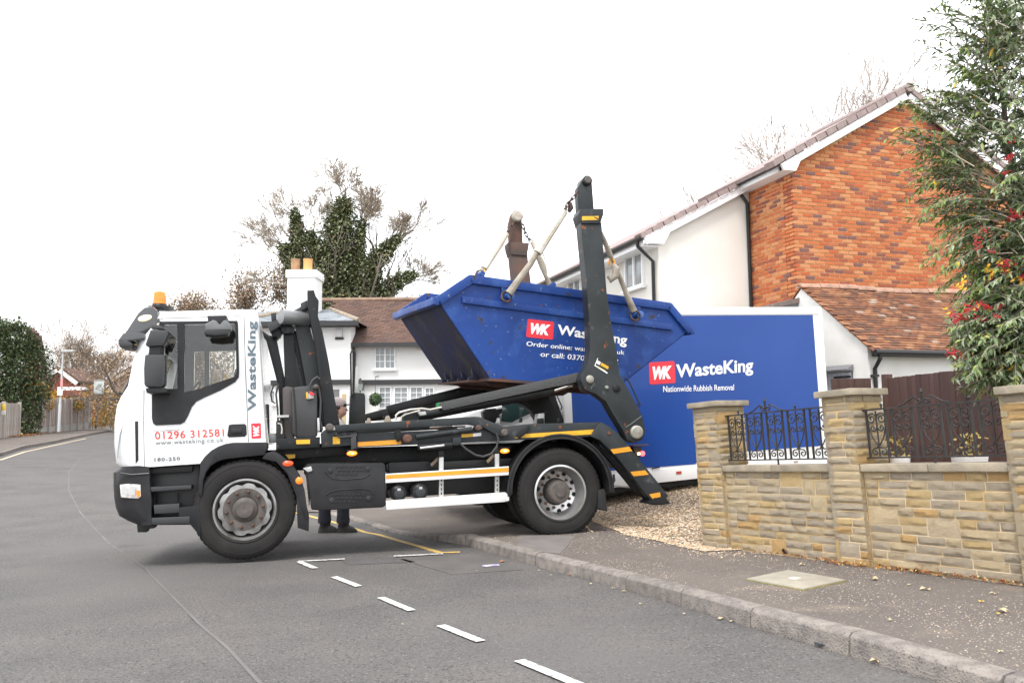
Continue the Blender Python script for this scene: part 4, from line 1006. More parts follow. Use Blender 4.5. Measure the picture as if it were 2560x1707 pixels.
# door handle
hd = tp('door_handle', [(572, 1062), (580, 1060), (612, 1059), (616, 1063), (617, 1086), (612, 1091), (572, 1093), (568, 1088)], -.006, .002, m_bp, .003)
tp('grip', [(578, 1071), (604, 1070), (604, 1082), (578, 1083)], -.02, -.0065, m_blk, .004, hd)
# visor, deflector, beacon, mirrors
m_vis = mat('smoked_visor', (.035, .038, .042), .15, spec=.7, coat=.5)
tp('sun_visor', [(307, 833), (294, 852), (330, 853), (362, 848), (362, 833), (330, 828)], .0, W_, m_vis, .01)
tp('roof_lamp_housing', [(382, 765), (360, 768), (344, 783), (330, 804), (317, 824), (310, 832), (330, 838), (362, 836), (380, 822), (395, 810), (395, 777)], .02, W_ - .02, m_vis, .02)
x, z = T(362, 795, .02)
put('marker_lamp', MB().lathe([(.06, 0), (.045, -.02), (.01, -.026)], n=20), mat('marker_lens', (.85, .75, .55), .2, emit=(1, .75, .35), es=.8), TF.o).matrix_local = Matrix.Translation((x, .02, z)) @ Matrix.Rotation(-.25, 4, 'Y') @ Matrix.Diagonal((1.05, 1, .5, 1))
m_bea = mat('beacon_orange', (.95, .17, .005), .15, emit=(1, .16, .0), es=.3, coat=.5)
x, z = T(399, 761, .35)
bc = put('beacon', MB().lathe([(.062, z), (.064, z + .01), (.06, z + .1), (.052, z + .125), (.02, z + .135)], (x, .35, 0), 'z', 28), m_bea, TF.o)
put('lens_rib', MB().lathe([(.066, z - .002), (.072, z + .006), (.066, z + .014)], (x, .35, 0), 'z', 28), m_ora, bc)
put('lamp_base', MB().lathe([(.05, z - .05), (.075, z - .02), (.068, z)], (x, .35, 0), 'z', 24), m_blk, bc)
put('beacon_plate', MB().box(x - .09, x + .12, .25, .5, z - .045, z - .03), m_blk, bc)
m_mir = mat('mirror_housing', (.035, .036, .038), .4, c2=(.026, .028, .03), scale=3)
mr_ = tp('side_mirror', [(362, 886), (412, 886), (414, 911), (412, 961), (403, 968), (366, 968), (360, 961), (359, 921)], -.24, -.12, m_mir, .022)
tp('upper_housing', [(376, 824), (417, 825), (421, 835), (408, 864), (367, 866), (363, 861)], -.24, -.12, m_mir, .02, mr_)
tp('mirror_cap', [(379, 813), (392, 811), (408, 817), (413, 824), (400, 822), (377, 821)], -.22, -.12, m_mir, .006, mr_)
tp('mirror_neck', [(373, 866), (403, 866), (400, 881), (402, 887), (370, 887), (372, 880)], -.21, -.15, m_bp, .004, mr_)
tp('mirror_foot', [(364, 970), (410, 968), (418, 981), (382, 983), (366, 982)], -.22, .0, m_bp, .008, mr_)
TF.tube('mirror_arm', [(385, 815, -.2), (390, 806, -.1), (396, 800, 0)], .014, m_bp, mr_)
km = tp('kerb_mirror', [(512, 810), (533, 799), (541, 802), (549, 812), (557, 802), (563, 799), (577, 810), (577, 824), (514, 826)], -.30, -.16, mat('mirror_back', (.13, .135, .14), .4), .012)
tp('mirror_glass', [(510, 826), (574, 824), (570, 837), (540, 840), (511, 837)], -.30, -.16, m_blk, .01, km)
tp('mirror_bracket', [(518, 789), (566, 788), (566, 808), (553, 814), (543, 814), (520, 803)], -.17, .0, m_bp, .008, km)
fm = tp('front_mirror', [(294, 853), (299, 868), (325, 869), (330, 857), (316, 850)], -.05, .22, m_mir, .012)
TF.tube('mirror_arm', [(315, 852, .08), (345, 845, .1), (365, 835, .1)], .015, m_bp, fm)
TF.tube('wiper', [(300, 984, .15), (309, 982, .3), (330, 976, .5)], .012, m_bp); TF.tube('wiper', [(305, 985, 1.2), (330, 940, 1.5)], .008, m_bp)
tp('windscreen_sticker', [(334, 942), (344, 942), (338, 968), (330, 970)], 1.0, 1.004, m_yst, sm=False)
# bumper, lamp, steps
BP = [((300, 1167), .6, 0, 0, .1), ((284, 1180), 1, 0, 0, .2), ((284, 1215), 1, 0, 0, .2), ((286, 1246), 1, 0, 0, .2), ((290, 1268), 1, 0, 0, .2), ((298, 1288), 1, 0, 0, .2), ((318, 1302), 1, 0, 0, .15), ((340, 1312), .5, 0, 0, .1), ((378, 1312), 0, 0, 0, 0), ((379, 1250), 0, 0, 0, 0), ((374, 1205), 0, 0, 0, 0), ((374, 1178), 0, 0, 0, 0), ((372, 1168), 0, 0, 0, 0)]
put('bumper', cabloft(BP, -.005, W_ + .005, .22, .1, 0), m_bp, TF.o)
line('bumper_step', [(300, 1182), (330, 1186), (373, 1183)], .007, m_mir, -.012)
hl = tp('headlamp', [(299, 1211), (322, 1209), (351, 1211), (352, 1240), (346, 1246), (302, 1243)], -.014, .05, mat('lamp_glass', (.62, .62, .62), .12, c2=(.25, .22, .22), scale=22, spec=.8, emit=(.9, .85, .8), es=.12), .006)
tp('indicator_lens', [(340, 1226), (350, 1226), (350, 1240), (342, 1242)], -.0165, -.0145, m_ora, 0, hl, sm=False)
tp('reflector_bowl', [(304, 1216), (318, 1215), (318, 1236), (304, 1235)], -.0165, -.0145, m_rimc, 0, hl, sm=False)
tp('reflector_bowl', [(322, 1215), (337, 1215), (337, 1237), (322, 1237)], -.0165, -.0145, m_rimc, 0, hl, sm=False)
tp('lower_bracket', [(342, 1312), (390, 1310), (385, 1320), (368, 1322), (366, 1330), (344, 1330)], .06, .2, m_ch, .004)
tp('step_well', [(374, 1168), (498, 1160), (498, 1311), (378, 1312)], .16, .5, m_blk, .005)
tp('step_side', [(447, 1268), (498, 1262), (502, 1342), (475, 1310), (447, 1309)], .0, .5, m_ch, .004)
for nm, a in (('step', [(376, 1217), (478, 1212), (478, 1222), (378, 1229)]), ('step', [(384, 1262), (448, 1258), (448, 1281), (386, 1284)]), ('step', [(378, 1294), (474, 1290), (474, 1308), (378, 1311)])):
    tp(nm, a, -.002, .3, m_mir if 'x' else m_bp, .005)
tp('sill_panel', [(376, 1170), (482, 1163), (480, 1178), (376, 1184)], .08, .4, m_bp, .004)
line('hand_hold', [(387, 1236), (388, 1290)], .008, m_ch, .1); line('hand_hold', [(445, 1232), (446, 1290)], .008, m_ch, .1)
# front wheel arch trim and rear flap
tp('wheel_arch', [(668, 1105), (583, 1106), (564, 1109), (545, 1117), (527, 1127), (512, 1141), (500, 1159), (497, 1200), (495, 1236), (505, 1240), (508, 1200), (515, 1180), (527, 1164), (542, 1154), (560, 1148), (600, 1143), (661, 1137), (668, 1118)], -.012, .34, m_bp, .008)
tp('wing', [(655, 1146), (663, 1133), (684, 1127), (700, 1135), (730, 1160), (750, 1190), (762, 1230), (770, 1292), (765, 1298), (741, 1240), (718, 1183), (690, 1154)], .0, .32, m_bp, .006)
tp('mud_flap', [(741, 1236), (757, 1234), (773, 1292), (772, 1328), (744, 1319)], .02, .32, m_bp, .006)
def lamp(px, py, r, m_, nm='round_reflector', y=-.004, oval=1.0, par=None):
    x, z = T(px, py, y); o = put(nm, MB().lathe([(r, .006), (r * .95, -.008), (r * .5, -.018), (.002, -.02)], n=18), m_, par or TF.o)
    o.matrix_local = Matrix.Translation((x, y, z)) @ Matrix.Diagonal((oval, 1, 1 if oval == 1 else .62, 1)); return o
lamp(720, 1158, .045, mat('red_orange_lens', (.7, .06, .02), .25, emit=(1, .1, .02), es=.35), oval=1.15)  # reflectors, not lamps; a faint glow is put into their lenses
lamp(748, 1201, .036, m_ora, 'reflector')
# ---- wheels
m_dust = m_rub
def wheel(x, y, z, r, front=True, flip=False, inner=False, name='wheel'):
    wt = .27
    prof = [(r * .60, .03), (r * .63, .012), (r * .70, .0), (r * .80, -.004), (r * .88, .004), (r * .94, .012), (r * .975, .026), (r * .995, .045)]
    gr_ = []
    for k in range(4):
        a = .075 + k * (wt - .15) / 3; gr_ += [(r, a - .008), (r * .975, a - .006), (r * .975, a + .006), (r, a + .008)]
    prof = prof + gr_ + [(p, wt - q) for p, q in prof[::-1]]
    prof = prof[:7] + [(r * .978, .03)] + prof[7:]
    w_ = put(name, MB().lathe(prof, n=72, caps=False), m_rub, TF.o)
    tr = MB(); nT = 52                                  # shoulder tread blocks
    for k in range(nT):
        a0 = 2 * math.pi * k / nT
        for y0, y1 in ((.022, .066), (wt - .066, wt - .022)):
            c0, s0, c1, s1 = math.cos(a0), math.sin(a0), math.cos(a0 + .085), math.sin(a0 + .085); R1_, R2_ = r * .97, r * 1.0035
            tr.add([(R1_ * c0, y0, R1_ * s0), (R1_ * c1, y0, R1_ * s1), (R2_ * c1, y0 + .012 if y0 < .1 else y0, R2_ * s1), (R2_ * c0, y0 + .012 if y0 < .1 else y0, R2_ * s0), (R1_ * c0, y1, R1_ * s0), (R1_ * c1, y1, R1_ * s1), (R2_ * c1, y1, R2_ * s1), (R2_ * c0, y1, R2_ * s0)],
                   [(0, 1, 2, 3), (3, 2, 6, 7), (0, 3, 7, 4), (1, 5, 6, 2)])
    tag(put('tread_blocks', tr, m_rub, w_, sm=False), kind='stuff')
    rb = MB()
    for q in (.66, .885): rb.lathe([(r * q - .004, .004), (r * q, -.0035 if q < .7 else .001), (r * q + .004, .004)], n=72, caps=False)
    put('sidewall_ring', rb, m_rub, w_)
    rr = r * .605; ch = (math.cos, math.sin)
    if front:
        put('rim', MB().lathe([(rr, .03), (rr + .006, .012), (rr - .012, .01), (rr - .02, .03), (rr - .03, .07), (rr - .04, .11)], n=64, caps=False), m_rim, w_)
        put('wheel_disc', MB().lathe([(rr - .035, .12), (rr * .86, .10), (rr * .80, .035), (rr * .76, .018), (rr * .45, .012), (rr * .40, .02), (rr * .38, .06)], n=64, caps=False), m_rimd, w_)
        rg = MB(); n = 10                                                     # bright scalloped outer flange between the ten holes
        vs = []; N = 80
        for k in range(N):
            a = 2 * math.pi * k / N; s_ = .5 + .5 * math.cos(n * a); ro = rr * (.865 - .075 * s_ ** 3); ri = rr * .70
            vs += [(ri * math.cos(a), .014, ri * math.sin(a)), (ro * math.cos(a), .018, ro * math.sin(a)), (ro * math.cos(a), .06, ro * math.sin(a))]
        rg.add(vs, [f for k in range(N) for f in ((3 * k, 3 * k + 1, 3 * ((k + 1) % N) + 1, 3 * ((k + 1) % N)), (3 * k + 1, 3 * k + 2, 3 * ((k + 1) % N) + 2, 3 * ((k + 1) % N) + 1))])
        put('flange', rg, m_rim, w_)
        put('hub', MB().lathe([(rr * .40, .06), (rr * .40, .0), (rr * .3, -.02), (rr * .27, -.035), (rr * .12, -.04), (.002, -.035)], n=36, caps=False), m_rimd, w_)
        nr_, ny = rr * .585, .012
    else:
        put('rim', MB().lathe([(rr, .03), (rr + .008, .008), (rr - .012, .004), (rr - .022, .03), (rr - .03, .10), (rr - .055, .135), (rr * .80, .15), (rr * .78, .17)], n=64, caps=False), m_rimc, w_)
        put('wheel_disc', MB().lathe([(rr * .82, .16), (rr * .74, .175), (rr * .52, .18), (rr * .5, .2)], n=64, caps=False), m_rimc, w_)
        ho = MB().lathe([(rr * .082, 0), (rr * .082, -.006)], n=14).mesh('hand_hole', mat('dark_hole'  , (.01, .01, .01), 1), 0, False)
        for k in range(10):
            a = 2 * math.pi * (k + 1) / 10; link('hand_hole', ho, w_, (rr * .735 * math.cos(a), .168, rr * .735 * math.sin(a)))
        put('hub', MB().lathe([(rr * .45, .2), (rr * .44, .06), (rr * .40, .03), (rr * .36, .02), (rr * .2, .015), (rr * .18, .0), (.002, -.002)], n=36, caps=False), m_rimd, w_)
        nr_, ny = rr * .60, .168
    nut = MB().lathe([(.0165, .014), (.0165, -.016), (.010, -.022), (.010, -.04), (.002, -.042)], n=6).mesh('wheel_nut', m_nut, 0, False)
    for k in range(10):
        a = 2 * math.pi * (k + .5) / 10; link('wheel_nut', nut, w_, (nr_ * math.cos(a), ny, nr_ * math.sin(a)))
    if not front: put('inner_back', MB().lathe([(rr * .5, .19), (.01, .19)], n=24), m_rimd, w_)
    else: put('inner_back', MB().lathe([(rr * .97, .13), (.01, .13)], n=24), m_blk, w_)
    w_.matrix_local = Matrix.Translation((x, y, z)) @ (Matrix.Rotation(math.pi, 4, 'Z') if flip else Matrix()) @ Matrix.Rotation(.2, 4, 'Y')
    return w_
xf, zf = T(612, 1273); rr_f = .478
wheel(xf, 0, zf, rr_f, True)
wheel(xf, W_, T(612, 1273)[1], rr_f, True, True)
xr_, zr_ = T(1402, 1230, .03)
wheel(xr_, .03, zr_, .478, False); wheel(xr_, .60, zr_, .478, True, True)
wheel(xr_, 1.56, zr_, .478, True); wheel(xr_, W_ - .0, zr_, .478, False, True)
put('axle', MB().lathe([(.09, .3), (.09, W_ - .3)], (xr_, 0, zr_), n=16).lathe([(.22, W_ / 2 - .2), (.22, W_ / 2 + .2)], (xr_, 0, zr_), n=16).lathe([(.07, .3), (.07, W_ - .3)], (xf, 0, zf - .05), n=16), m_ch, TF.o)
# rear mudguard
def guard(x, z, r0, r1, a0, a1, y0, y1, nm):
    o = arc(x, z, r1, a0, a1, 24); i = arc(x, z, r0, a0, a1, 24); return put(nm, MB().prism(o + i[::-1], y0, y1), m_bp, TF.o, .004)
guard(xr_, zr_ + .02, .565, .60, 182, -6, .0, .64, 'mudguard'); guard(xr_, zr_ + .02, .592, .612, 182, -6, -.012, .02, 'mudguard_lip'); guard(xr_, zr_ + .02, .555, .572, 180, -6, -.008, .02, 'mudguard_lip')
tp('mud_flap', [(1496, 1225), (1512, 1222), (1519, 1278), (1495, 1270)], .02, .6, m_bp, .004)
# ---- chassis
def rail_box(pts, y0, y1, nm='chassis_rail', m=m_ch, b=.006): return tp(nm, pts, y0, y1, m, b)
for y0 in (.62, 1.42): rail_box([(655, 1125), (1490, 1100), (1490, 1140), (655, 1180)], y0, y0 + .09)
rail_box([(690, 1112), (893, 1105), (893, 1135), (690, 1150)], .3, .36, 'subframe_plate')
tp('cross_member', [(760, 1140), (1300, 1125), (1300, 1165), (760, 1185)], .7, 1.45, m_blk)
tp('engine_block', [(520, 1180), (680, 1172), (680, 1260), (520, 1270)], .6, 1.55, m_ch, .02)
tp('wheel_well_liner', [(505, 1180), (560, 1145), (662, 1137), (720, 1190), (725, 1290), (700, 1290), (660, 1190), (560, 1190), (520, 1300), (505, 1300)], .40, .46, m_ch, .004)
tp('spring_pack', [(700, 1262), (716, 1258), (716, 1285), (700, 1290)], .5, .6, m_rimd, .004)
tp('gearbox', [(760, 1180), (960, 1170), (940, 1215), (780, 1230)], .9, 1.3, m_blk, .02)
tp('air_tank_rack', [(966, 1160), (1280, 1145), (1280, 1165), (966, 1180)], .25, .62, m_blk, .004)
tp('battery_box', [(972, 1156), (1072, 1152), (1073, 1184), (973, 1190)], .2, .5, m_bp, .006)
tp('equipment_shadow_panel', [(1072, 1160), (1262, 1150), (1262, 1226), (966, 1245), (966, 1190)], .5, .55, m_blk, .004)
for px, py in ((997, 1233), (1051, 1229)):
    x, z = T(px, py, .12); tk = put('air_tank', MB().lathe([(.01, .09), (.05, .095), (.078, .12), (.082, .14), (.082, .6), (.07, .62), (.01, .63)], (x, 0, z), n=28), mat('air_tank_paint', (.045, .047, .05), .35), TF.o)
    put('tank_sticker', MB().box(x - .017, x + .017, .085, .0885, z + .03, z + .055), mat('sticker_white', (.75, .75, .75), .5), tk, sm=False)
# big plastic fuel tank cover
tk = tp('fuel_tank', [(765, 1160), (785, 1158), (958, 1156), (964, 1162), (966, 1262), (958, 1268), (800, 1276), (778, 1274), (774, 1230)], .02, .58, m_bp, .02)
def emboss(px0, py0, w_, n, rows, dy, nm):
    mb = MB()
    for r_ in range(rows):
        for k in range(n - r_):
            x, z = T(px0 + k * 11.5 + (r_ % 2) * 5, py0 + r_ * dy, .02); mb.prism([(x, z), (x + w_, z + .002), (x + w_ * .8, z - .012), (x - w_ * .2, z - .014)], .013, .021)
    return put(nm, mb, m_blk, tk, sm=False)
emboss(840, 1165, .03, 7, 3, 9, 'vent_slots'); emboss(836, 1234, .03, 7, 3, 9, 'vent_slots')
for px, py in ((826, 1176), (919, 1172), (829, 1250), (921, 1245)):
    x, z = T(px, py, .02); put('bolt', MB().lathe([(.024, .022), (.024, .012), (.018, .010), (.016, .018), (.01, .016)], (x, 0, z), n=16), m_mir, tk)
TF.tube('tank_rib', [(812, 1238), (826, 1228), (850, 1224), (905, 1221), (925, 1224), (935, 1236)], .006, m_bp, tk, .018)
TF.tube('tank_rib', [(812, 1180), (830, 1196), (860, 1199), (910, 1194), (925, 1184)], .006, m_bp, tk, .018)
tp('tank_strap', [(762, 1164), (776, 1162), (778, 1168), (776, 1232), (774, 1262), (772, 1262)], .03, .4, m_ch, .003)
tp('strap_latch', [(757, 1170), (778, 1165), (781, 1176), (770, 1180)], .0, .04, m_alu, .003)
# side guards
g1 = tp('side_guard', [(964, 1184), (1272, 1165), (1272, 1187), (964, 1207)], -.01, .03, m_tw, .003)
tp('reflective_strip', [(965, 1187), (1271.5, 1168), (1271.5, 1179), (965, 1197)], -.0125, -.0105, m_ost, 0, g1, sm=False)
g2 = tp('side_guard', [(965, 1251), (1263, 1230), (1263, 1254), (966, 1274)], -.01, .03, m_tw, .003)
tp('guard_end', [(1263, 1230), (1273, 1238), (1273, 1251), (1263, 1253)], -.004, .03, m_tw, .002, g2)
for a, b in ((1098, 1109), (1238, 1248)):
    sb = tp('guard_bracket', [(a, 1143 - (a - 1098) * .06), (b, 1142 - (a - 1098) * .06), (b, 1244 - (a - 1098) * .07), (a, 1245 - (a - 1098) * .07)], .031, .07, m_alu, .003)
    tp('bracket_top', [(a - 2, 1127 - (a - 1098) * .06), (b + 1, 1126 - (a - 1098) * .06), (b + 1, 1146 - (a - 1098) * .06), (a - 2, 1146 - (a - 1098) * .06)], .06, .12, m_ch, .003, sb)
    mb = MB()
    for k in range(4):
        x, z = T((a + b) / 2, 1200 + k * 11 - (a - 1098) * .07, .03); mb.box(x - .006, x + .006, .028, .032, z - .012, z + .012)
    put('slot', mb, m_blk, sb, sm=False)
    tp('bracket_arm', [(a - 22, 1160 - (a - 1098) * .06), (a - 18, 1166 - (a - 1098) * .06), (a, 1148 - (a - 1098) * .06), (a - 4, 1142 - (a - 1098) * .06)], .1, .12, mat('dusty_steel', (.22, .16, .11), .8), .002, sb)
# lit side lamps
m_lit = mat('lit_amber_lamp', (.9, .35, .05), .3, emit=(1, .17, .005), es=1.1)
m_core = mat('lit_bulb', (1, .9, .6), .3, emit=(1, .7, .3), es=4)
for px, py in ((880, 1133), (1262, 1127)):
    tp('lamp_bracket', [(px - 13, py - 9), (px + 13, py - 10), (px + 13, py - 7), (px - 13, py - 6)], .02, .3, m_ch)
    o = lamp(px, py, .042, m_lit, 'side_lamp', .03, 1.25); lamp(px + 1, py, .012, m_core, 'bulb', .012, 1.25)
# ---- subframe, deck and stripes
tp('deck_rail', [(893, 1084), (1240, 1068), (1327, 1059), (1500, 1055), (1530, 1068), (1480, 1090), (1250, 1102), (893, 1117)], .04, .16, m_st, .006)
tp('deck_rail', [(893, 1084), (1240, 1068), (1327, 1059), (1500, 1055), (1530, 1068), (1480, 1090), (1250, 1102), (893, 1117)], 1.95, 2.08, m_st, .006, ref=.04)
tp('deck_plate', [(893, 1086), (1500, 1058), (1500, 1066), (893, 1096)], .16, 1.95, m_rust, .003, ref=.16)
tp('reflective_strip', [(1286, 1095), (1309, 1084.5), (1519, 1071), (1510, 1084)], .036, .0395, m_yst, sm=False)
tp('reflective_strip', [(894, 1105), (1003, 1098), (1003, 1110), (894, 1115.5)], .036, .0395, m_ost, sm=False)
tp('sticker_yellow_white', [(1154, 1085), (1183, 1083), (1183, 1091), (1154, 1093)], .036, .0395, m_yst, sm=False)
tp('sticker_white', [(1183, 1083), (1203, 1081), (1203, 1089), (1183, 1091)], .036, .0395, mat('sticker_white'), sm=False)
bx = tp('valve_box', [(803, 1082), (812, 1074), (890, 1078), (890, 1112), (805, 1118)], .02, .3, m_st, .006)
tp('reflective_square', [(832, 1092), (850, 1091), (850, 1109), (832, 1110)], .0165, .0195, m_yst, 0, bx, sm=False)
tp('hose_bundle', [(876, 1084), (890, 1080), (892, 1120), (878, 1124)], .0, .04, m_hose, .006)
tp('reflective_strip', [(740, 1099), (775, 1098), (775, 1109), (741, 1110)], .08, .084, m_yst, sm=False)
tp('reflective_strip', [(713, 1136), (738, 1135), (738, 1144), (722, 1147)], .24, .244, m_yst, sm=False)
tp('front_subframe', [(690, 1096), (800, 1092), (800, 1118), (690, 1124)], .09, .3, m_ch, .005)
# lift arm beam with pivot
tp('lift_beam', [(836, 1063), (900, 1058), (1186, 1041), (1200, 1042), (1263, 1068), (1276, 1074), (1276, 1086), (1262, 1093), (1244, 1088), (1205, 1066), (1172, 1061), (842, 1079)], -.03, .05, m_st, .008)
tp('lift_beam', [(836, 1063), (900, 1058), (1186, 1041), (1200, 1042), (1263, 1068), (1276, 1074), (1276, 1086), (1262, 1093), (1244, 1088), (1205, 1066), (1172, 1061), (842, 1079)], 2.0, 2.08, m_st, .008, ref=-.03)
for px, py, r_, m_ in ((1261, 1081, .038, m_rimd), (1196, 1069, .03, m_rust), (1019, 1096, .045, m_rust), (824, 1068, .04, m_rimd)):
    x, z = T(px, py, -.04); put('pivot_pin', MB().lathe([(r_, .1), (r_, -.05), (r_ * .7, -.055), (r_ * .65, -.07), (.002, -.07)], (x, 0, z), n=20), m_, TF.o)
def ram(a, b, r, y, nm='hydraulic_ram', m=m_ch, rodto=None):
    o = TF.tube(nm, [(a[0], a[1]), (b[0], b[1])], r, m, None, y, 16)
    if rodto: TF.tube('rod', [b, rodto], r * .5, m_chr, o, y, 12)
    return o
ram((1040, 1092), (1180, 1073), .028, .0, m=m_st); TF.tube('hydraulic_ram', [(1045, 1118), (1130, 1112)], .04, m_ch, None, .02, 12); TF.tube('rod', [(1050, 1120), (1110, 1113)], .016, m_chr, None, -.03)
tp('hose_clamp', [(1132, 1094), (1153, 1092), (1153, 1112), (1132, 1113)], -.0, .04, m_st, .004)
TF.tube('hose', [(1150, 1108), (1165, 1122), (1188, 1137), (1208, 1141), (1228, 1134), (1242, 1116), (1246, 1096), (1240, 1082)], .012, m_hose, None, -.03)
TF.tube('hose', [(870, 1070), (850, 1078), (838, 1086), (850, 1093), (880, 1090)], .01, m_hose, None, .0)
tp('pin_block', [(985, 1064), (1000, 1062), (1004, 1100), (992, 1104)], .0, .06, m_ch, .004)
tp('tie_rod', [(1075, 1063), (1163, 1057), (1163, 1062), (1075, 1068)], .5, .53, m_tw); tp('tie_rod', [(1075, 1068), (1163, 1064), (1163, 1068), (1075, 1072)], .45, .48, m_rust)
tp('rear_post', [(1341, 1060), (1345, 1034), (1361, 1032), (1361, 1058)], .5, .62, m_alu, .004); tp('post_head', [(1344, 1046), (1360, 1045), (1360, 1058), (1344, 1059)], .46, .5, m_ch, .003)
tp('latch', [(1292, 1088), (1310, 1072), (1327, 1062), (1322, 1078), (1300, 1096)], .0, .05, m_ch, .006)
tp('small_hook', [(1240, 1057), (1244, 1044), (1249, 1044), (1250, 1058)], .5, .53, m_alu, .002)
for px in (1300, 1396): tp('deck_bracket', [(px, 1056), (px + 6, 1055), (px + 6, 1044), (px, 1045)], .5, .55, m_ch, .002)
# tilting leg at the rear
lg = tp('stabiliser_leg', [(1478, 1090), (1496, 1058), (1505, 1055), (1542, 1079), (1560, 1100), (1672, 1239), (1662, 1246), (1627, 1249), (1600, 1215), (1545, 1145), (1500, 1100)], .0, .13, m_st, .006)
tp('reflective_strip', [(1526, 1123), (1573, 1116), (1581, 1127), (1534, 1134)], -.004, -.001, m_ost, 0, lg, sm=False)
tp('reflective_strip', [(1576, 1179), (1613, 1175), (1622, 1186), (1584, 1190)], -.004, -.001, m_ost, 0, lg, sm=False)
tp('reflective_strip', [(1623, 1235), (1650, 1230), (1652, 1241), (1631, 1246)], -.004, -.001, m_ost, 0, lg, sm=False)
tp('foot_pad', [(1618, 1258), (1628, 1250), (1640, 1244), (1666, 1244), (1670, 1252), (1678, 1258), (1655, 1262), (1635, 1262)], -.04, .2, m_ch, .004, lg)
x, z = T(1522, 1082, 0); put('pivot_pin', MB().lathe([(.02, .02), (.02, -.012), (.002, -.014)], (x, 0, z), n=14), m_rust, lg)
TF.tube('brace_bar', [(1480, 1103), (1520, 1140), (1590, 1225), (1630, 1252)], .035, m_ch, lg, .2)
lg2 = tp('stabiliser_leg', [(1478, 1090), (1496, 1058), (1505, 1055), (1542, 1079), (1560, 1100), (1672, 1239), (1662, 1246), (1627, 1249), (1600, 1215), (1545, 1145), (1500, 1100)], 1.95, 2.08, m_st, .006, ref=0)
tp('rear_crossbar', [(1505, 1090), (1525, 1085), (1535, 1100), (1515, 1110)], .13, 1.95, m_ch, .004, ref=0)
tp('tail_lamp_bracket', [(1583, 1113), (1622, 1110), (1622, 1113), (1584, 1116)], .2, .5, m_rust, .002)
tp('tail_lamp_housing', [(1583, 1118), (1604, 1116), (1604, 1140), (1590, 1138)], .22, .4, m_blk, .004)
m_tail = mat('lit_tail_lamp', (.9, .05, .05), .3, emit=(1, .06, .06), es=3)
x, z = T(1606, 1133, .2); put('tail_lamp', MB().ball((x, .2, z), .03, 10), m_tail, TF.o); x, z = T(1597, 1134, .17); put('tail_bulb', MB().ball((x, .17, z), .017, 8), m_core, TF.o)
TF.tube('hose', [(1534, 1185), (1536, 1200), (1530, 1212), (1522, 1216)], .014, m_hose, None, .3); TF.tube('tail_pipe', [(1530, 1213), (1580, 1218)], .01, m_alu, None, .3)
tp('rear_underrun', [(1490, 1150), (1600, 1135), (1600, 1160), (1490, 1175)], 1.0, 1.9, m_blk, .01)
# ---- main arms
ARM = [(1452, 556), (1456, 600), (1466, 697), (1473, 800), (1475, 875), (1468, 915), (1456, 932), (1452, 950), (1462, 974), (1490, 985), (1515, 1003), (1533, 1035), (1558, 1075), (1567, 1098), (1588, 1107), (1606, 1099), (1614, 1078), (1606, 1040), (1575, 980), (1549, 935), (1541, 875), (1526, 796), (1517, 728), (1510, 640), (1504, 556)]
IN = [(1449, 530), (1446, 468), (1459, 445), (1468, 438), (1477, 441), (1482, 452), (1488, 530)]
COLL = [(1446, 536), (1449, 524), (1507, 523), (1507, 538), (1503, 549), (1500, 560), (1453, 560), (1450, 549)]
def arm(y0, ref, dx, mats, nm='lift_arm'):
    tp_ = lambda n_, P, a, b, m_, bv=.006, par=None: put(n_, MB().prism([(x + dx, z) for x, z in [T(p[0], p[1], ref) for p in P]], a, b), m_, par or TF.o, bv)
    if dx == 0: A_ = tp_(nm, ARM, y0, y0 + .17, mats[0], .008)
    else:
        A_ = tp_(nm, ARM[:6] + ARM[21:], y0, y0 + .17, mats[0], .008)
        tp_('arm_base', [ARM[5]] + ARM[6:21], y0 + .001, y0 + .169, m_ch, .008, A_)
    tp_('inner_arm', IN, y0 + .03, y0 + .14, mats[1], .006, A_)
    tp_('arm_collar', COLL, y0 - .02, y0 + .20, mats[2], .006, A_)
    for px, py, r_, d_, m_ in ((1469, 451, .058, .03, m_ch), (1469, 451, .042, .045, m_rimd), (1590, 1080, .105, .012, m_ch)):
        x, z = T(px, py, ref); put('pin_boss', MB().lathe([(r_, y0 + .2 if r_ < .1 else y0 + .1), (r_, y0 + .03 - d_), (r_ * .8, y0 + .03 - d_ - .006), (.002, y0 + .03 - d_ - .006)], (x + dx, 0, z), n=26), m_, A_)
    x, z = T(1590, 1080, ref); put('pin_cap', MB().lathe([(.075, y0), (.075, y0 - .03), (.062, y0 - .042), (.002, y0 - .05)], (x + dx, 0, z), n=28), mat('pale_cap', (.38, .37, .33), .45, .3, c2=(.25, .24, .2), scale=14), A_)
    return A_
m_armin = m_st
A1 = arm(-.0, 0, 0, (m_st, m_armin, m_st))
far_dx = T(1290, 541, 2.0)[0] - T(1469, 451, 0)[0]
fr = tp('ram_guard', [(968, 1014), (1150, 968), (1330, 922), (1338, 940), (975, 1036)], 1.62, 1.86, m_ch, .01)
tp('far_ram_body', [(915, 1034), (968, 1020), (1330, 945), (1335, 958), (975, 1048), (925, 1052)], 1.66, 1.8, m_ch, .02)
A2 = tp('lift_arm', [(1276, 622), (1318, 622), (1320, 650), (1328, 710), (1350, 800), (1375, 905), (1390, 960), (1340, 960), (1308, 840), (1284, 700)], 1.9, 2.07, m_rust, .008)
tp('inner_arm', [(1278, 620), (1274, 560), (1280, 534), (1289, 524), (1300, 527), (1306, 545), (1309, 620)], 1.93, 2.04, m_rust, .006, A2, ref=1.9)
tp('arm_collar', [(1270, 606), (1322, 608), (1320, 622), (1316, 640), (1277, 637), (1272, 620)], 1.88, 2.10, m_rust, .006, A2, ref=1.9)
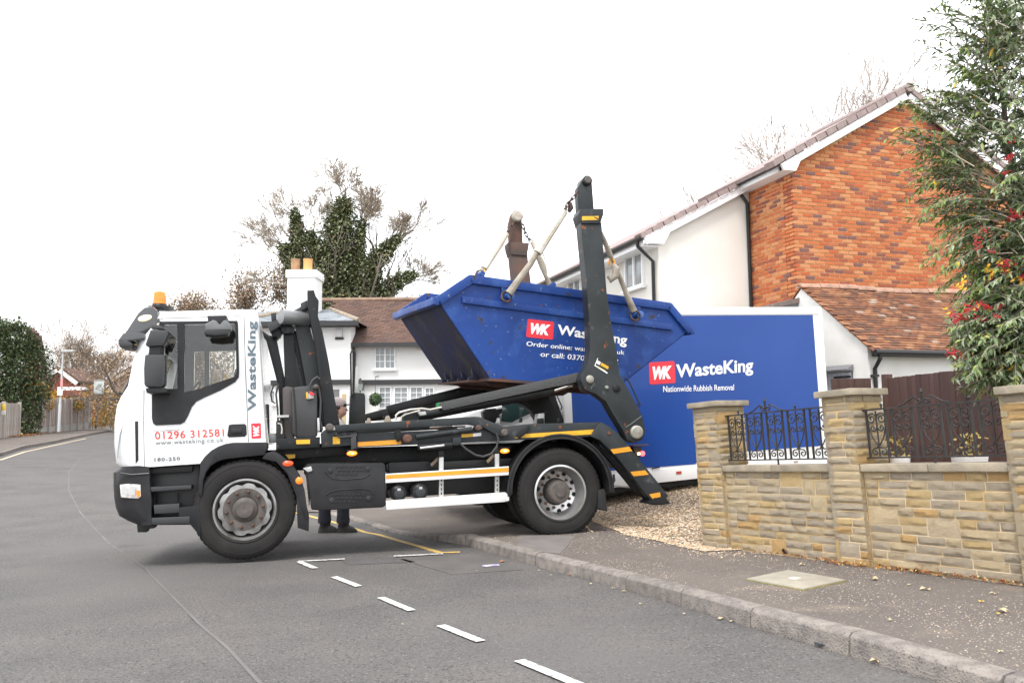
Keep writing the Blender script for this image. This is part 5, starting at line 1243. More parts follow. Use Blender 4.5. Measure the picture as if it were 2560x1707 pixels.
x, z = T(1294, 541, 1.88); put('pin_cap', MB().lathe([(.075, 1.98), (.075, 1.86), (.06, 1.845), (.002, 1.84)], (x, 0, z), n=26), mat('pale_cap2', (.50, .46, .40), .5, c2=(.3, .25, .2), scale=12), A2)
x, z = T(1590, 1080, 0); put('arm_base', MB().prism([(px_ + far_dx, pz_) for px_, pz_ in [T(a_, b_, 0) for a_, b_ in ARM[5:20]]], 1.9, 2.07), m_ch, A2, .008)
for y, px, py, r_, m_ in ((-.006, 1474, 948, .045, mat('pale_cap')), (-.006, 1516, 968, .02, mat('pale_cap')), (-.004, 1541, 970, .045, m_ch)):
    x, z = T(px, py, 0); put('bolt', MB().lathe([(r_, .01), (r_, y - .012), (r_ * .8, y - .018), (.002, y - .018)], (x, 0, z), n=18), m_, A1)
tp('hazard_label', [(1455, 541), (1497, 540), (1496, 550), (1455, 551)], -.0235, -.0205, m_yst, 0, A1, sm=False); tp('label_mark', [(1483, 541), (1496, 546), (1496, 550), (1489, 546)], -.0245, -.0236, m_blk, 0, A1, sm=False)
mp = tp('maker_plate', [(1494, 895), (1524, 912), (1518, 934), (1486, 914)], -.004, .0, m_blk, 0, A1, sm=False)
tp('plate_border', [(1486, 914), (1518, 934), (1519, 931), (1487.5, 912)], -.0055, -.0042, m_ink, 0, mp, sm=False); tp('plate_border', [(1486, 914), (1494, 895), (1495.4, 896), (1488, 914)], -.0055, -.0042, m_ink, 0, mp, sm=False)
tp('plate_mark', [(1494, 901), (1502, 905), (1499, 912), (1491, 908)], -.0055, -.0042, m_ink, 0, mp, sm=False)
tp('plate_mark', [(1504, 906), (1522, 916), (1520, 923), (1501, 913)], -.0055, -.0042, m_yst, 0, mp, sm=False)
tp('plate_mark', [(1493, 914), (1514, 926), (1513, 928.5), (1492, 916.5)], -.0055, -.0042, mat('plate_gold', (.6, .5, .25), .5), 0, mp, sm=False)
TF.tube('grab_handle', [(1561, 946), (1568, 946), (1577, 962), (1595, 1000), (1601, 1012), (1598, 1017), (1593, 1008)], .009, m_blk, A1, .05)
TF.tube('weld_seam', [(1564, 1068), (1580, 1058), (1604, 1040)], .005, mat('seam_grey', (.12, .13, .13), .5), A1, 0); TF.tube('weld_seam', [(1477, 972), (1485, 956)], .004, mat('seam_grey'), A1, 0)
# luffing rams with tread-plate guards
m_tread = mat('tread_plate', (.06, .062, .065), .38, bump=1.0, bscale=130, c2=(.1, .1, .1), scale=130, detail=2)
for y0, dx in ((.16, 0),):
    def q(P): return [(a + dx, b) for a, b in [T(p[0], p[1], .16) for p in P]]
    gd = put('ram_guard', MB().prism(q([(1099, 1006), (1446, 931), (1456, 935), (1457, 952), (1109, 1026), (1101, 1020)]), y0, y0 + .24), m_tread, TF.o, .01)
    (xa, za), (xb, zb2) = q([(1046, 1040), (1391, 974)]); rm = put('hydraulic_ram', MB().tube([(xa, y0 + .12, za), (xb, y0 + .12, zb2)], .058, 18), m_ch, TF.o)
    (xc, zc) = q([(1447, 956)])[0]; put('rod', MB().tube([(xb, y0 + .12, zb2), (xc, y0 + .12, zc)], .03, 14), m_chr, rm)
    put('rod_eye', MB().lathe([(.05, y0 + .03), (.05, y0 + .2)], (xc, 0, zc), n=18), m_ch, rm)
    (xe, ze_) = q([(1029, 1046)])[0]; put('ram_foot', MB().lathe([(.085, y0 + .02), (.085, y0 + .2), (.05, y0 + .22)], (xe, 0, ze_), n=20), m_ch, rm)
    (xg, zg) = q([(1100, 1008)])[0]; put('guard_end', MB().box(xg - .012, xg + .006, y0 + .02, y0 + .2, zg - .035, zg + .012), mat('green_cap', (.02, .22, .07), .6), gd)
TF.tube('hydraulic_pipe', [(990, 1050), (990, 1038), (998, 1031), (1025, 1024), (1055, 1021), (1075, 1024), (1104, 1018)], .012, m_hyd, None, .12); TF.tube('hydraulic_pipe', [(1003, 1052), (1004, 1042), (1015, 1036), (1050, 1026)], .01, m_hyd, None, .16)
tp('pipe_union', [(1045, 1030), (1064, 1028), (1066, 1036), (1050, 1039)], .1, .18, m_alu, .003)
for P in ([(960, 1056), (965, 1040), (972, 1038), (980, 1054)], [(914, 1058), (920, 1044), (926, 1046), (928, 1058)]): tp('deck_lug', P, .3, .34, mat('dusty_lug', (.3, .25, .2), .8), .003)
tp('far_ram_end', [(915, 1032), (960, 1020), (966, 1038), (925, 1048), (915, 1044)], 1.6, 1.8, m_ch, .01, ref=1.2)
# ---- headboard behind the cab
m_hb = m_st
def pp(nm, P, y0, y1, m=m_ch, b=.006, par=None): return tp(nm, P, y0, y1, m, b, par)
post = pp('gantry_post', [(768, 726), (785, 725), (789, 740), (797, 752), (795, 790), (806, 828), (822, 905), (836, 992), (850, 1062), (812, 1066), (800, 960), (787, 860), (775, 795), (769, 762)], .12, .30)
pp('gantry_beam', [(668, 812), (760, 762), (772, 760), (774, 774), (762, 778), (676, 830)], .30, .42, m_mir)
pp('beam_stop', [(677, 783), (690, 781), (691, 800), (679, 806)], .5, .6, m_blk); pp('beam_block', [(751, 758), (768, 750), (772, 768), (754, 776)], .26, .46, m_mir)
x, z = T(757, 795, .36)
put('sheet_roller', MB().lathe([(.075, 0), (.075, -.32)], n=24), mat('roller_grey', (.22, .225, .23), .35, .3), TF.o).matrix_local = Matrix.Translation((x + .06, .36, z - .01)) @ Matrix.Rotation(R(-62), 4, 'Z')
put('roller_end', MB().lathe([(.09, 0), (.1, .02), (.08, .05)], n=24), m_blk, TF.o).matrix_local = Matrix.Translation((x + .075, .33, z - .012)) @ Matrix.Rotation(R(-62), 4, 'Z')
for P, y in (([(655, 826), (672, 838), (697, 843), (687, 853), (668, 850), (659, 842)], .5), ([(672, 820), (696, 815), (708, 826), (700, 842), (682, 842)], .42), ([(700, 818), (724, 806), (738, 820), (732, 832), (708, 834)], .36)):
    pp('channel_end', P, y, y + .16, m_hb, .006)
pp('gantry_leg', [(664, 846), (690, 840), (716, 965), (722, 1100), (702, 1100), (696, 968)], .5, .58); pp('gantry_leg', [(708, 832), (734, 826), (742, 960), (742, 1090), (716, 1090)], .42, .50)
pp('gantry_plate', [(736, 806), (770, 800), (792, 880), (804, 965), (806, 1080), (768, 1080), (766, 960), (748, 870)], .34, .38, m_hb)
pp('gantry_brace', [(726, 830), (740, 826), (770, 965), (758, 968)], .46, .5)
pp('gantry_panel', [(716, 850), (742, 848), (768, 980), (768, 1090), (720, 1090)], 1.3, 1.34, m_blk)
post2 = pp('gantry_post', [(745, 790), (760, 780), (800, 960), (812, 1066), (780, 1066), (768, 960)], 1.85, 2.0)
oil = pp('oil_tank', [(728, 974), (736, 967), (786, 962), (794, 972), (794, 1088), (786, 1095), (742, 1094), (730, 1084)], .12, .52, mat('tank_grey', (.045, .045, .047), .42, c2=(.032, .032, .034), scale=2), .022)
pp('oil_tank_neck', [(706, 970), (716, 965), (733, 968), (736, 1094), (722, 1100), (708, 1090)], .2, .6, mat('tank_brown', (.07, .06, .058), .5), .015)
TF.tube('tank_seam', [(733, 968), (738, 1030), (740, 1094)], .006, m_blk, oil, .11)
pp('filler_block', [(768, 984), (781, 980), (785, 995), (768, 998)], .08, .14, m_alu, .003, oil); pp('sticker_red', [(773, 976), (786, 984), (784, 990), (774, 985)], .07, .079, m_red, .001, oil); pp('sticker_yellow', [(765, 980), (770, 980), (770, 997), (765, 996)], .072, .079, m_yst, .001, oil)
TF.tube('hose', [(772, 980), (774, 965), (782, 950), (793, 942), (799, 948)], .013, m_hose, None, .08); TF.tube('hose', [(786, 966), (792, 966), (798, 975), (802, 1000), (800, 1050), (806, 1075)], .011, m_hose, None, .1)
x, z = T(790, 967, .08); put('breather', MB().ball((x, .08, z), .03, 8), m_rimd, TF.o)
pp('sight_gauge', [(793, 1045), (798, 1044), (800, 1076), (794, 1078)], .08, .11, m_alu, .002)
TF.tube('air_hose', [(694, 957), (683, 965), (677, 985), (680, 1003), (688, 1008)], .008, m_hose, None, .25); TF.tube('air_hose', [(696, 960), (690, 985), (694, 1020), (696, 1080)], .01, m_hose, None, .2)
pp('cab_latch', [(691, 1038), (722, 1037), (722, 1043), (691, 1044)], .1, .3, m_alu, .002)
pp('valve_stack', [(690, 1052), (706, 1048), (712, 1098), (700, 1110), (690, 1104)], .15, .4, m_blk, .008)
TF.tube('coupling', [(694, 1058), (702, 1060), (705, 1072), (704, 1084)], .009, m_hyd, None, .12)
pp('front_stay', [(658, 1010), (672, 1010), (674, 1108), (664, 1110)], .5, .6, m_blk)
pp('light_stay', [(672, 1084), (690, 1082), (692, 1106), (674, 1108)], .3, .34, m_alu)
bxs = pp('lidded_box', [(878, 985), (884, 981), (909, 982), (913, 988), (914, 1058), (874, 1060)], .5, .75, m_ch, .01)
TF.tube('hoop_bar', [(878, 990), (876, 884), (880, 877), (885, 877), (888, 884), (884, 990)], .009, m_blk, None, .48)
pp('grey_post', [(886, 918), (896, 916), (896, 982), (886, 983)], .7, .74, m_alu, .003)

# ================================================================== SKIP
m_skip = mat('skip_blue', (.011, .055, .26), .5, c2=(.008, .036, .18), scale=1.3, detail=10, spots=[((.03, .095, .33), 3, .52, .75), ((.035, .03, .04), 6, .62, .70), ((.13, .17, .28), 22, .66, .71)], rust=((.12, .05, .03), 9, .68, .72), bump=.45, bscale=3.2, spec=.35)
m_skipd = mat('skip_dark_blue', (.012, .022, .085), .7, c2=(.022, .022, .04), scale=2.6, detail=9, spots=[((.05, .045, .05), 4, .5, .7)], bump=.25, bscale=9, stretch=(1, 1, .5))  # darker blotched blue for the left end panel and tipping lugs
m_skipr = mat('skip_rusty_floor', (.05, .04, .045), .8, c2=(.13, .055, .03), scale=5, detail=9)
SP = TF.W(3.15, .34, 1.6); SYAW = R(26)
SK = Fr('skip', SP, SYAW, label='blue open-top skip with white lettering hanging tilted from the lorry arms', cat='skip')
s = SK.T; SW = 1.42
NS = dict(L0=(1091, 745), L1=(1173, 690), R1=(1674, 760), R0=(1727, 824), BR=(1545, 968), BL=(1223, 945))
P_ = {k: s(*v, 0) for k, v in NS.items()}
def inset(y, d): return y
top = ['L0', 'L1', 'R1', 'R0']
def sp3(k, y): x, z = P_[k]; return (x, y, z)
tk_ = .012
def plate(nm, pts, m, par=None, th=.012, bev=0):
    P = [Vector(p) for p in pts]; n = (P[1] - P[0]).cross(P[2] - P[0]).normalized() * th
    k = len(P); mb = MB().add(P + [p + n for p in P], [tuple(range(k)), tuple(range(2 * k - 1, k - 1, -1))] + [((i + 1) % k, i, i + k, (i + 1) % k + k) for i in range(k)])
    return put(nm, mb, m, par or SK.o, bev, sm=False)
order = ['L0', 'L1', 'R1', 'R0', 'BR', 'BL']
for nm, y, t_ in (('side_panel', 0, .012), ('side_panel', SW, -.012)):
    # a gridded side sheet with dents
    q = [Vector(P_[k]) for k in order]
    mb = MB(); mb.prism([tuple(v) for v in q], y, y + t_); o = put(nm, mb, m_skip, SK.o, sm=False)
    if y == 0: side0 = o
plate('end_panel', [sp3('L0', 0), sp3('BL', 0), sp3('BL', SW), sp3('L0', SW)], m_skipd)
plate('end_panel', [sp3('R0', 0), sp3('BR', 0), sp3('BR', SW), sp3('R0', SW)], m_skip, th=-.012)
plate('floor', [sp3('BL', 0), sp3('BR', 0), sp3('BR', SW), sp3('BL', SW)], m_skipr, th=-.03)
# folded rims
def rim(nm, a, b, y, hgt=.085, out=.035, m=m_skip, sgn=-1):
    A_, B_ = Vector(P_[a]), Vector(P_[b]); d = (B_ - A_).normalized(); n = Vector((-d.y, d.x)); n = n if n.y > 0 else -n
    return put(nm, MB().prism([tuple(A_ + n * .012), tuple(B_ + n * .012), tuple(B_ - n * hgt), tuple(A_ - n * hgt)], y + sgn * out, y - sgn * .02), m, SK.o, .006)
for y, sg_ in ((0, -1), (SW, 1)):
    rim('top_rim', 'L1', 'R1', y, sgn=sg_); rim('top_rim', 'L0', 'L1', y, sgn=sg_); rim('top_rim', 'R1', 'R0', y, sgn=sg_)
x0, z0 = P_['L0']; put('end_rim', MB().prism([(x0 - .05, z0 - .075), (x0 + .02, z0 - .085), (x0 + .03, z0 + .015), (x0 - .045, z0 + .005)], -.035, SW + .035), m_skip, SK.o, .01)
x0, z0 = P_['R0']; put('end_rim', MB().prism([(x0 + .04, z0 - .06), (x0 - .03, z0 - .07), (x0 - .03, z0 + .03), (x0 + .03, z0 + .02)], -.035, SW + .035), m_skip, SK.o, .01)
# long strengthening bar and gusset ribs on the near side
for nm, P, d_ in (('side_bar', [(1154, 742), (1677, 811), (1678, 826), (1153, 758)], .03), ('lug_rib', [(1252, 706), (1276, 709), (1274, 752), (1251, 750)], .028), ('lug_rib', [(1581, 752), (1598, 754), (1599, 796), (1583, 794)], .028)):
    SK.poly(nm, P, -d_, 0, m_skip, .006, ref=0)
LUG = [(1266, 741), (1588, 789)]
for px, py in LUG:
    x, z = s(px, py, 0); lg_ = put('lifting_lug', MB().lathe([(.035, 0), (.035, -.09), (.045, -.092), (.045, -.12), (.03, -.125), (.002, -.125)], (x, 0, z), n=20), mat('lug_blue', (.05, .13, .36), .5), SK.o)
FL = []
for px, py in ((1207, 684), (1385, 712)):
    x, z = s(px, py, SW); FL.append((x, SW, z)); put('lifting_lug', MB().lathe([(.035, SW), (.035, SW + .11), (.045, SW + .12)], (x, 0, z), n=14), m_skip, SK.o)
# skids and rear forks under the left end
for y in (.25, SW - .35): put('skid', MB().prism([(P_['BL'][0] + .05, P_['BL'][1] - .031), (P_['BR'][0] - .05, P_['BR'][1] - .031), (P_['BR'][0] - .15, P_['BR'][1] - .08), (P_['BL'][0] + .15, P_['BL'][1] - .08)], y, y + .1), m_skipr, SK.o)
bx_, bz_ = P_['BL']
for y in (.3, .62, .95, 1.15):
    put('tipping_lug', MB().prism([(bx_ - .13, bz_ - .02), (bx_ - .12, bz_ + .02), (bx_ - .07, bz_ + .03), (bx_ - .09, bz_ + .16), (bx_ - .05, bz_ + .17), (bx_ + .02, bz_ - .02)], y, y + .03), m_skipd, SK.o, .003)
put('tipping_bar', MB().box(bx_ - .14, bx_ + .03, .25, 1.25, bz_ - .035, bz_ - .012), m_skipr, SK.o)
# a little rubble visible above the rim
mb = MB(); q = random.Random(4)
xa, xb = P_['L1'][0] + .5, P_['R1'][0] - .3
for _ in range(160):
    x = q.uniform(xa, xb); zt = P_['L1'][1] + (P_['R1'][1] - P_['L1'][1]) * (x - P_['L1'][0]) / (P_['R1'][0] - P_['L1'][0])
    mb.box(x, x + q.uniform(.05, .25), (yy := q.uniform(.1, SW - .3)), yy + q.uniform(.05, .25), zt - .6, zt - q.uniform(.12, .3))
put('load', mb, mat('rubble', (.2, .18, .14), .9, c2=(.3, .28, .22), scale=4), SK.o, sm=False)
logo(SK, [(1319, 797), (1385, 804.5), (1382, 849), (1315, 842.5)], -.001, side0)
SK.text('lettering', 'WasteKing', (1392, 843), (1566, 869), (1395, 811), -.003, m_ink, side0, off=.025)
SK.text('lettering', 'Order online: wasteking.co.uk', (1315, 868), (1560, 890), (1317, 853), -.003, m_ink, side0, off=.004)
SK.text('lettering', 'or call: 0370 042 2772', (1351, 891), (1545, 910), (1353, 878), -.003, m_ink, side0, off=.004)

# ---- straps and chains
m_sling = mat('grubby_sling', (.40, .36, .30), .85, c2=(.22, .19, .15), scale=7, detail=9, contrast=(.4, .7), bump=.5, bscale=60)
m_slv = mat('pvc_sleeve', (.66, .62, .55), .45, c2=(.52, .45, .35), scale=6, detail=9, bump=.3, bscale=20)
m_chain = mat('rusty_chain', (.11, .06, .045), .6, .4, c2=(.06, .05, .05), scale=14)
def W3(px, py, y): return TF.W(*TF.V(px, py, y))
def chain(pts, par, ln=.075):
    P = [Vector(p) for p in pts]; Ls = klen(P); d = 0; k = 0
    mbk = MB(); a = .016; pts_ = [(math.cos(t) * .017, 0, math.sin(t) * .017 + (ln * .32 if math.sin(t) > 0 else -ln * .32)) for t in [i * math.pi / 6 + .01 for i in range(12)]]
    me = MB().tube(pts_, .007, 6, closed=True).mesh('link', m_chain)
    while d < Ls[-1]:
        p = along(P, Ls, d); q_ = along(P, Ls, min(d + ln, Ls[-1])); t = (q_ - p)
        if t.length < 1e-4: break
        o = link('link', me, par); o.matrix_local = Matrix.Translation((p + q_) / 2) @ t.to_track_quat('Z', 'Y').to_matrix().to_4x4() @ Matrix.Rotation(R(90) * (k % 2) + .4, 4, 'Z'); d += ln * .78; k += 1
def strap(label, topP, segs, chain_pts, lug, shackle=True, extra=None):
    o = tag(empty('lifting_strap', topP), label, 'lifting strap', 'lifting straps between the arms and the skip'); L0 = Vector(topP)
    if chain_pts: chain([Vector(p) - L0 for p in chain_pts], o)
    for nm, pts, r, m_ in segs: put(nm, MB().tube([Vector(p) - L0 for p in pts], r, 10), m_, o)
    if shackle:
        c = Vector(lug) - L0; ring = [(c.x + .055 * math.cos(t), c.y - .015 * math.sin(2 * t), c.z + .06 * math.sin(t)) for t in [i * .45 for i in range(14)]]
        put('shackle', MB().tube(ring, .013, 7, closed=True), m_chain, o)
    return o
lugW = [SK.W(*SK.V(*LUG[0], -.10)), SK.W(*SK.V(*LUG[1], -.10))]
farW = [SK.W(*FL[0]) + SK.ey * .1, SK.W(*FL[1]) + SK.ey * .1]
def px3(px, py, a, b, t): # point on pixel ray at depth between two world points
    Y = a.y + (b.y - a.y) * t; r = ray(px, py); return EYE + r * (Y / r.y)
a = W3(1445, 478, -.02)
st1 = strap('white sleeved strap from the near grey arm down to the left lug of the skip', a,
    [('sleeve', [px3(1411, 528, a, lugW[0], .3), px3(1390, 560, a, lugW[0], .4), px3(1367, 596, a, lugW[0], .5), px3(1344, 632, a, lugW[0], .62)], [.046, .05, .05, .055], m_slv),
     ('webbing', [px3(1344, 628, a, lugW[0], .62), px3(1325, 662, a, lugW[0], .75), px3(1300, 695, a, lugW[0], .85), px3(1272, 734, a, lugW[0], 1)], [.034, .036, .038, .045], m_sling)],
    [a, px3(1436, 492, a, lugW[0], .1), px3(1420, 508, a, lugW[0], .2), px3(1410, 530, a, lugW[0], .3)], lugW[0])
b_ = Vector(a); put('hook_latch', MB().tube([px3(1424, 508, a, a, 0) - b_, px3(1427, 520, a, a, 0) - b_, px3(1422, 530, a, a, 0) - b_], [.028, .034, .02], 8), m_chain, st1)
a = W3(1490, 560, .16)
st2 = strap('strap with hanging roll right of the near arm, ending at the right lug', a,
    [('webbing', [a, px3(1510, 600, a, lugW[1], .3), px3(1528, 644, a, lugW[1], .5)], [.026, .03, .032], m_sling), ('webbing', [px3(1528, 642, a, lugW[1], .5), px3(1545, 682, a, lugW[1], .7), px3(1562, 724, a, lugW[1], .8), px3(1584, 778, a, lugW[1], 1)], [.02, .028, .032, .045], m_sling),
     ('hook', [px3(1522, 662, a, lugW[1], .5), px3(1524, 650, a, lugW[1], .5), px3(1530, 646, a, lugW[1], .5), px3(1536, 654, a, lugW[1], .5), px3(1534, 662, a, lugW[1], .5)], .013, m_ost), ('strap_roll', [px3(1532, 662, a, lugW[1], .5), px3(1540, 672, a, lugW[1], .5), px3(1538, 690, a, lugW[1], .5), px3(1526, 700, a, lugW[1], .5), px3(1520, 690, a, lugW[1], .5)], [.025, .05, .045, .04, .02], m_sling)],
    None, lugW[1])
a = W3(1284, 556, 1.88)
strap('white sleeved strap left of the far rusty arm going behind the rim', a,
    [('sleeve', [px3(1265, 584, a, farW[0], .3), px3(1250, 610, a, farW[0], .5), px3(1228, 644, a, farW[0], .7), px3(1210, 672, a, farW[0], .9)], [.046, .05, .05, .05], m_slv), ('hook', [px3(1210, 668, a, farW[0], .9), px3(1212, 682, a, farW[0], 1)], .016, m_ost), ('webbing', [px3(1208, 672, a, farW[0], .9), farW[0]], [.03, .04], m_sling)],
    [a, px3(1276, 570, a, farW[0], .15), px3(1267, 584, a, farW[0], .3)], farW[0])
put_l = None
a = W3(1300, 552, 1.88)
strap('dirty knotted strap right of the far rusty arm going behind the rim', a,
    [('sleeve', [px3(1330, 604, a, farW[1], .35), px3(1342, 632, a, farW[1], .5)], [.03, .03], m_slv), ('webbing', [px3(1342, 632, a, farW[1], .5), px3(1350, 650, a, farW[1], .6), px3(1358, 668, a, farW[1], .7), px3(1364, 690, a, farW[1], .85), farW[1]], [.026, .045, .05, .028, .04], m_sling), ('cord', [px3(1354, 624, a, farW[1], .5), px3(1362, 648, a, farW[1], .6)], .006, m_chain), ('hook', [px3(1366, 694, a, farW[1], .9), px3(1372, 704, a, farW[1], 1)], .016, m_ost)],
    [a, px3(1308, 565, a, farW[1], .1), px3(1314, 585, a, farW[1], .25), px3(1320, 596, a, farW[1], .3), px3(1329, 605, a, farW[1], .38)], farW[1])

# ================================================================== BOX VAN
m_vb = mat('van_blue_panel', (.007, .052, .27), .35, coat=.15, c2=(.010, .060, .29), scale=.8, spec=.35)
m_vw = mat('van_white', (.80, .80, .80), .3, coat=.3)
VP_ = TF.W(4.0, 2.75, 0); VP_.z = 0
vx = ray(6910, 760); VN = Fr('box_van', VP_, 0, ex=tuple(vx), label='white box van with a large blue side panel parked on the shingle behind the lorry', cat='van')
v = VN.T; vp = VN.poly; VWD = 2.05
xa, zt_ = v(1409, 770); xb, zb2 = v(2062, 768); xc, zc = v(2084, 1190)
x0 = v(1409, 1000)[0]; x1 = v(2068, 1000)[0]; zt = v(1900, 768)[1]; zbt = v(1600, 1206)[1]; zpt = v(1900, 788)[1]; zpb = v(1600, 1172)[1]
zpb = v(1620, 1169)[1]
body = put('box_body', MB().box(x0, x1, 0, VWD, v(1700, 1200)[1] + .02, zt), m_vw, VN.o, .03)
blue = put('blue_side_panel', MB().prism([(x0 + .13, zpb), (v(1738, 1160)[0], zpb), (v(1756, 1138)[0], zpb + .14), (x1 - .17, zpb + .14), (x1 - .17, zpt), (x0 + .13, zpt)], -.004, 0.001), m_vb, body, sm=False)
vp('skirt', [(1500, 1188), (1745, 1163), (1754, 1140), (1770, 1138), (1772, 1190), (1742, 1196), (1500, 1222)], -.012, .1, m_vw, .006)
put('corner_strip', MB().box(x1 - .06, x1 + .012, -.012, .06, zpb - .2, zt - .02), m_upvc, VN.o, .006); put('top_rail', MB().box(x0, x1, -.014, .05, zpt + .01, zt), m_upvc, VN.o, .01)
vp('lower_skirt', [(1790, 1150), (2066, 1136), (2066, 1190), (1790, 1200)], -.012, .1, m_vw, .006)
vp('side_reflector', [(1691, 1178), (1704, 1177), (1704, 1184), (1691, 1185)], -.02, -.012, mat('side_red', (.4, .05, .03), .4), .001, sm=False)
vp('latch', [(1630, 1170), (1650, 1166), (1650, 1168.5), (1630, 1172)], -.03, -.012, m_blk); vp('latch', [(1986, 1152), (1996, 1151.5), (1996, 1154), (1986, 1155)], -.03, -.012, mat('latch_tan', (.35, .2, .1), .6))
m_vtyre = m_rub
for px, py in ((1672, 1180), (1765, 1176) if False else (1800, 1175), (1200, 1200)):
    for y in (.05, VWD - .25):
        x, z = v(px, py, .05); wv = put('wheel', MB().lathe([(.19, .05), (.2, .0), (.3, -.004), (.325, .03), (.325, .17), (.3, .2), (.19, .2)], n=40, caps=False), m_rub, VN.o)
        put('rim', MB().lathe([(.2, .01), (.19, .05), (.1, .03), (.01, .02)], n=30, caps=False), m_rimd, wv); wv.matrix_local = Matrix.Translation((x, y, v(1672, 1222, .05)[1] + .325))
put('underbody', MB().box(x0 - 1.3, x1 - .1, .25, VWD - .25, v(1700, 1200)[1] - .12, v(1700, 1200)[1] + .03), m_blk, VN.o)
# cab of the van
vp('cab_body', [(1409, 1150), (1409, 960), (1378, 950), (1340, 975), (1270, 1010), (1200, 1024), (1150, 1042), (1130, 1070), (1120, 1150)], .06, VWD - .06, m_vw, .03)
vp('pillar_shade_panel', [(1360, 930), (1384, 960), (1392, 1000), (1412, 1058), (1345, 1058), (1352, 1030), (1340, 1008), (1322, 985), (1300, 968), (1310, 950)], .03, .06, m_bp, .006)  # black rear pillar, with the shading under the luton put into it
vp('side_window', [(1254, 1052), (1256, 1005), (1275, 985), (1310, 972), (1335, 998), (1342, 1026), (1290, 1050), (1280, 1056)], .035, .055, mat('van_glass', (.03, .06, .06), .06, spec=.8), .004)
vm = vp('side_mirror', [(1206, 1030), (1215, 1022), (1240, 1020), (1248, 1030), (1250, 1056), (1212, 1060)], -.2, -.08, m_blk, .02)
vp('mirror_stay', [(1236, 1024), (1256, 1020), (1256, 1032), (1240, 1040)], -.12, .04, m_blk, .004, vm)
VN.tube('grab_bar', [(1388, 984), (1393, 990), (1402, 1010), (1405, 1018), (1402, 1024)], .01, m_blk, None, -.02)
bd = logo(VN, [(1622, 906), (1686, 902), (1689, 957), (1624, 961)], -.0045, blue)
VN.text('lettering', 'WasteKing', (1690, 955), (1883, 938), (1690, 911), -.0055, m_ink, blue, off=.025)
VN.text('lettering', 'Nationwide Rubbish Removal', (1658, 980), (1835, 975), (1658, 965), -.0055, m_ink, blue, off=.008)

# ================================================================== PERSON
def skin_obj(name, verts, edges, radii, m, par, root=0, sub=2):
    me = bpy.data.meshes.new(name); me.from_pydata([tuple(v) for v in verts], edges, []); o = link(name, me)
    o.modifiers.new('s', 'SKIN'); o.modifiers.new('u', 'SUBSURF').levels = sub
    if not me.skin_vertices: bpy.context.view_layer.objects.active = o
    if not me.skin_vertices:
        bmx = bmesh.new(); bmx.from_mesh(me); bmx.verts.layers.skin.verify(); bmx.to_mesh(me); bmx.free()
    for i, r in enumerate(radii):
        sv = me.skin_vertices[0].data[i]; sv.radius = r if isinstance(r, tuple) else (r, r); sv.use_root = (i == root)
    dg = bpy.context.evaluated_depsgraph_get(); dg.update()
    m2 = bpy.data.meshes.new_from_object(o.evaluated_get(dg)); bpy.data.objects.remove(o)
    m2.materials.clear(); m2.materials.append(m); m2.polygons.foreach_set('use_smooth', [True] * len(m2.polygons))
    return link(name, m2, par)
pf = hit(834, 1331); pf.z = hroad(pf.x, pf.y)
dist = pf.y; HT = (1332 - 1002) / F * dist
pe = tag(empty('person', pf), 'person in a grey cap and dark trousers standing behind the lorry and looking right', 'person'); k = HT / 1.76
m_skin = mat('skin', (.50, .31, .235), .55, c2=(.46, .26, .19), scale=18); m_cloth = mat('pale_top', (.45, .43, .40), .9, bump=.3, bscale=60); m_trs = mat('navy_trousers', (.025, .028, .042), .85, bump=.3, bscale=30); m_boot = mat('dark_boot', (.03, .028, .028), .6); m_hair = mat('brown_hair', (.08, .05, .035), .8)
def K(x, y, z): return (x * k, y * k, z * k)
V_ = [K(0, 0, .95), K(0, 0, 1.12), K(.01, 0, 1.32), K(.01, 0, 1.44), K(.03, 0, 1.52),      # pelvis, waist, chest, neck base, neck
      K(-.09, .02, .9), K(-.11, .02, .50), K(-.12, .0, .12), K(.09, -.02, .9), K(.12, -.03, .50), K(.13, -.03, .12),
      K(0, .18, 1.40), K(.0, .22, 1.12), K(.1, .2, .92), K(0, -.18, 1.40), K(.05, -.23, 1.13), K(.22, -.16, 1.02)]
E_ = [(0, 1), (1, 2), (2, 3), (3, 4), (0, 5), (5, 6), (6, 7), (0, 8), (8, 9), (9, 10), (3, 11), (11, 12), (12, 13), (3, 14), (14, 15), (15, 16)]
rad = [.14, .135, .155, .09, .055, .095, .072, .056, .095, .072, .056, .062, .048, .034, .062, .048, .034]
body = skin_obj('body', V_, E_, [(r * k, r * k) for r in rad], m_cloth, pe)
mat_i = body.data.materials; mat_i.append(m_trs); mat_i.append(m_skin)
for p in body.data.polygons:
    z = p.center.z / k; x, y = p.center.x / k, p.center.y / k
    p.material_index = 1 if z < .98 and abs(y) < .16 else (2 if z > 1.475 else 0)
# head in profile facing +x
hd_ = MB(); rings = []
PRF = [(1.475, .055, .055, .03), (1.50, .062, .058, .035), (1.525, .085, .066, .05), (1.55, .098, .073, .055), (1.58, .104, .077, .052), (1.61, .106, .079, .05), (1.64, .108, .08, .045), (1.67, .107, .08, .04), (1.70, .10, .077, .035), (1.73, .08, .065, .03), (1.748, .04, .035, .03)]
for z, rx, ry, cx in PRF: rings.append([((cx + rx * math.cos(t)) * k, ry * math.sin(t) * k, z * k) for t in [2 * math.pi * i / 20 for i in range(20)]])
head = put('head', hd_.loft(rings), m_skin, pe)
fc = MB(); fc.add([K(.148, -.012, 1.63), K(.148, .012, 1.63), K(.182, .017, 1.588), K(.182, -.017, 1.588), K(.15, -.018, 1.578), K(.15, .018, 1.578)], [(0, 1, 2, 3), (3, 2, 5, 4), (0, 3, 4), (1, 5, 2)]); put('nose', fc, m_skin, head, .003)
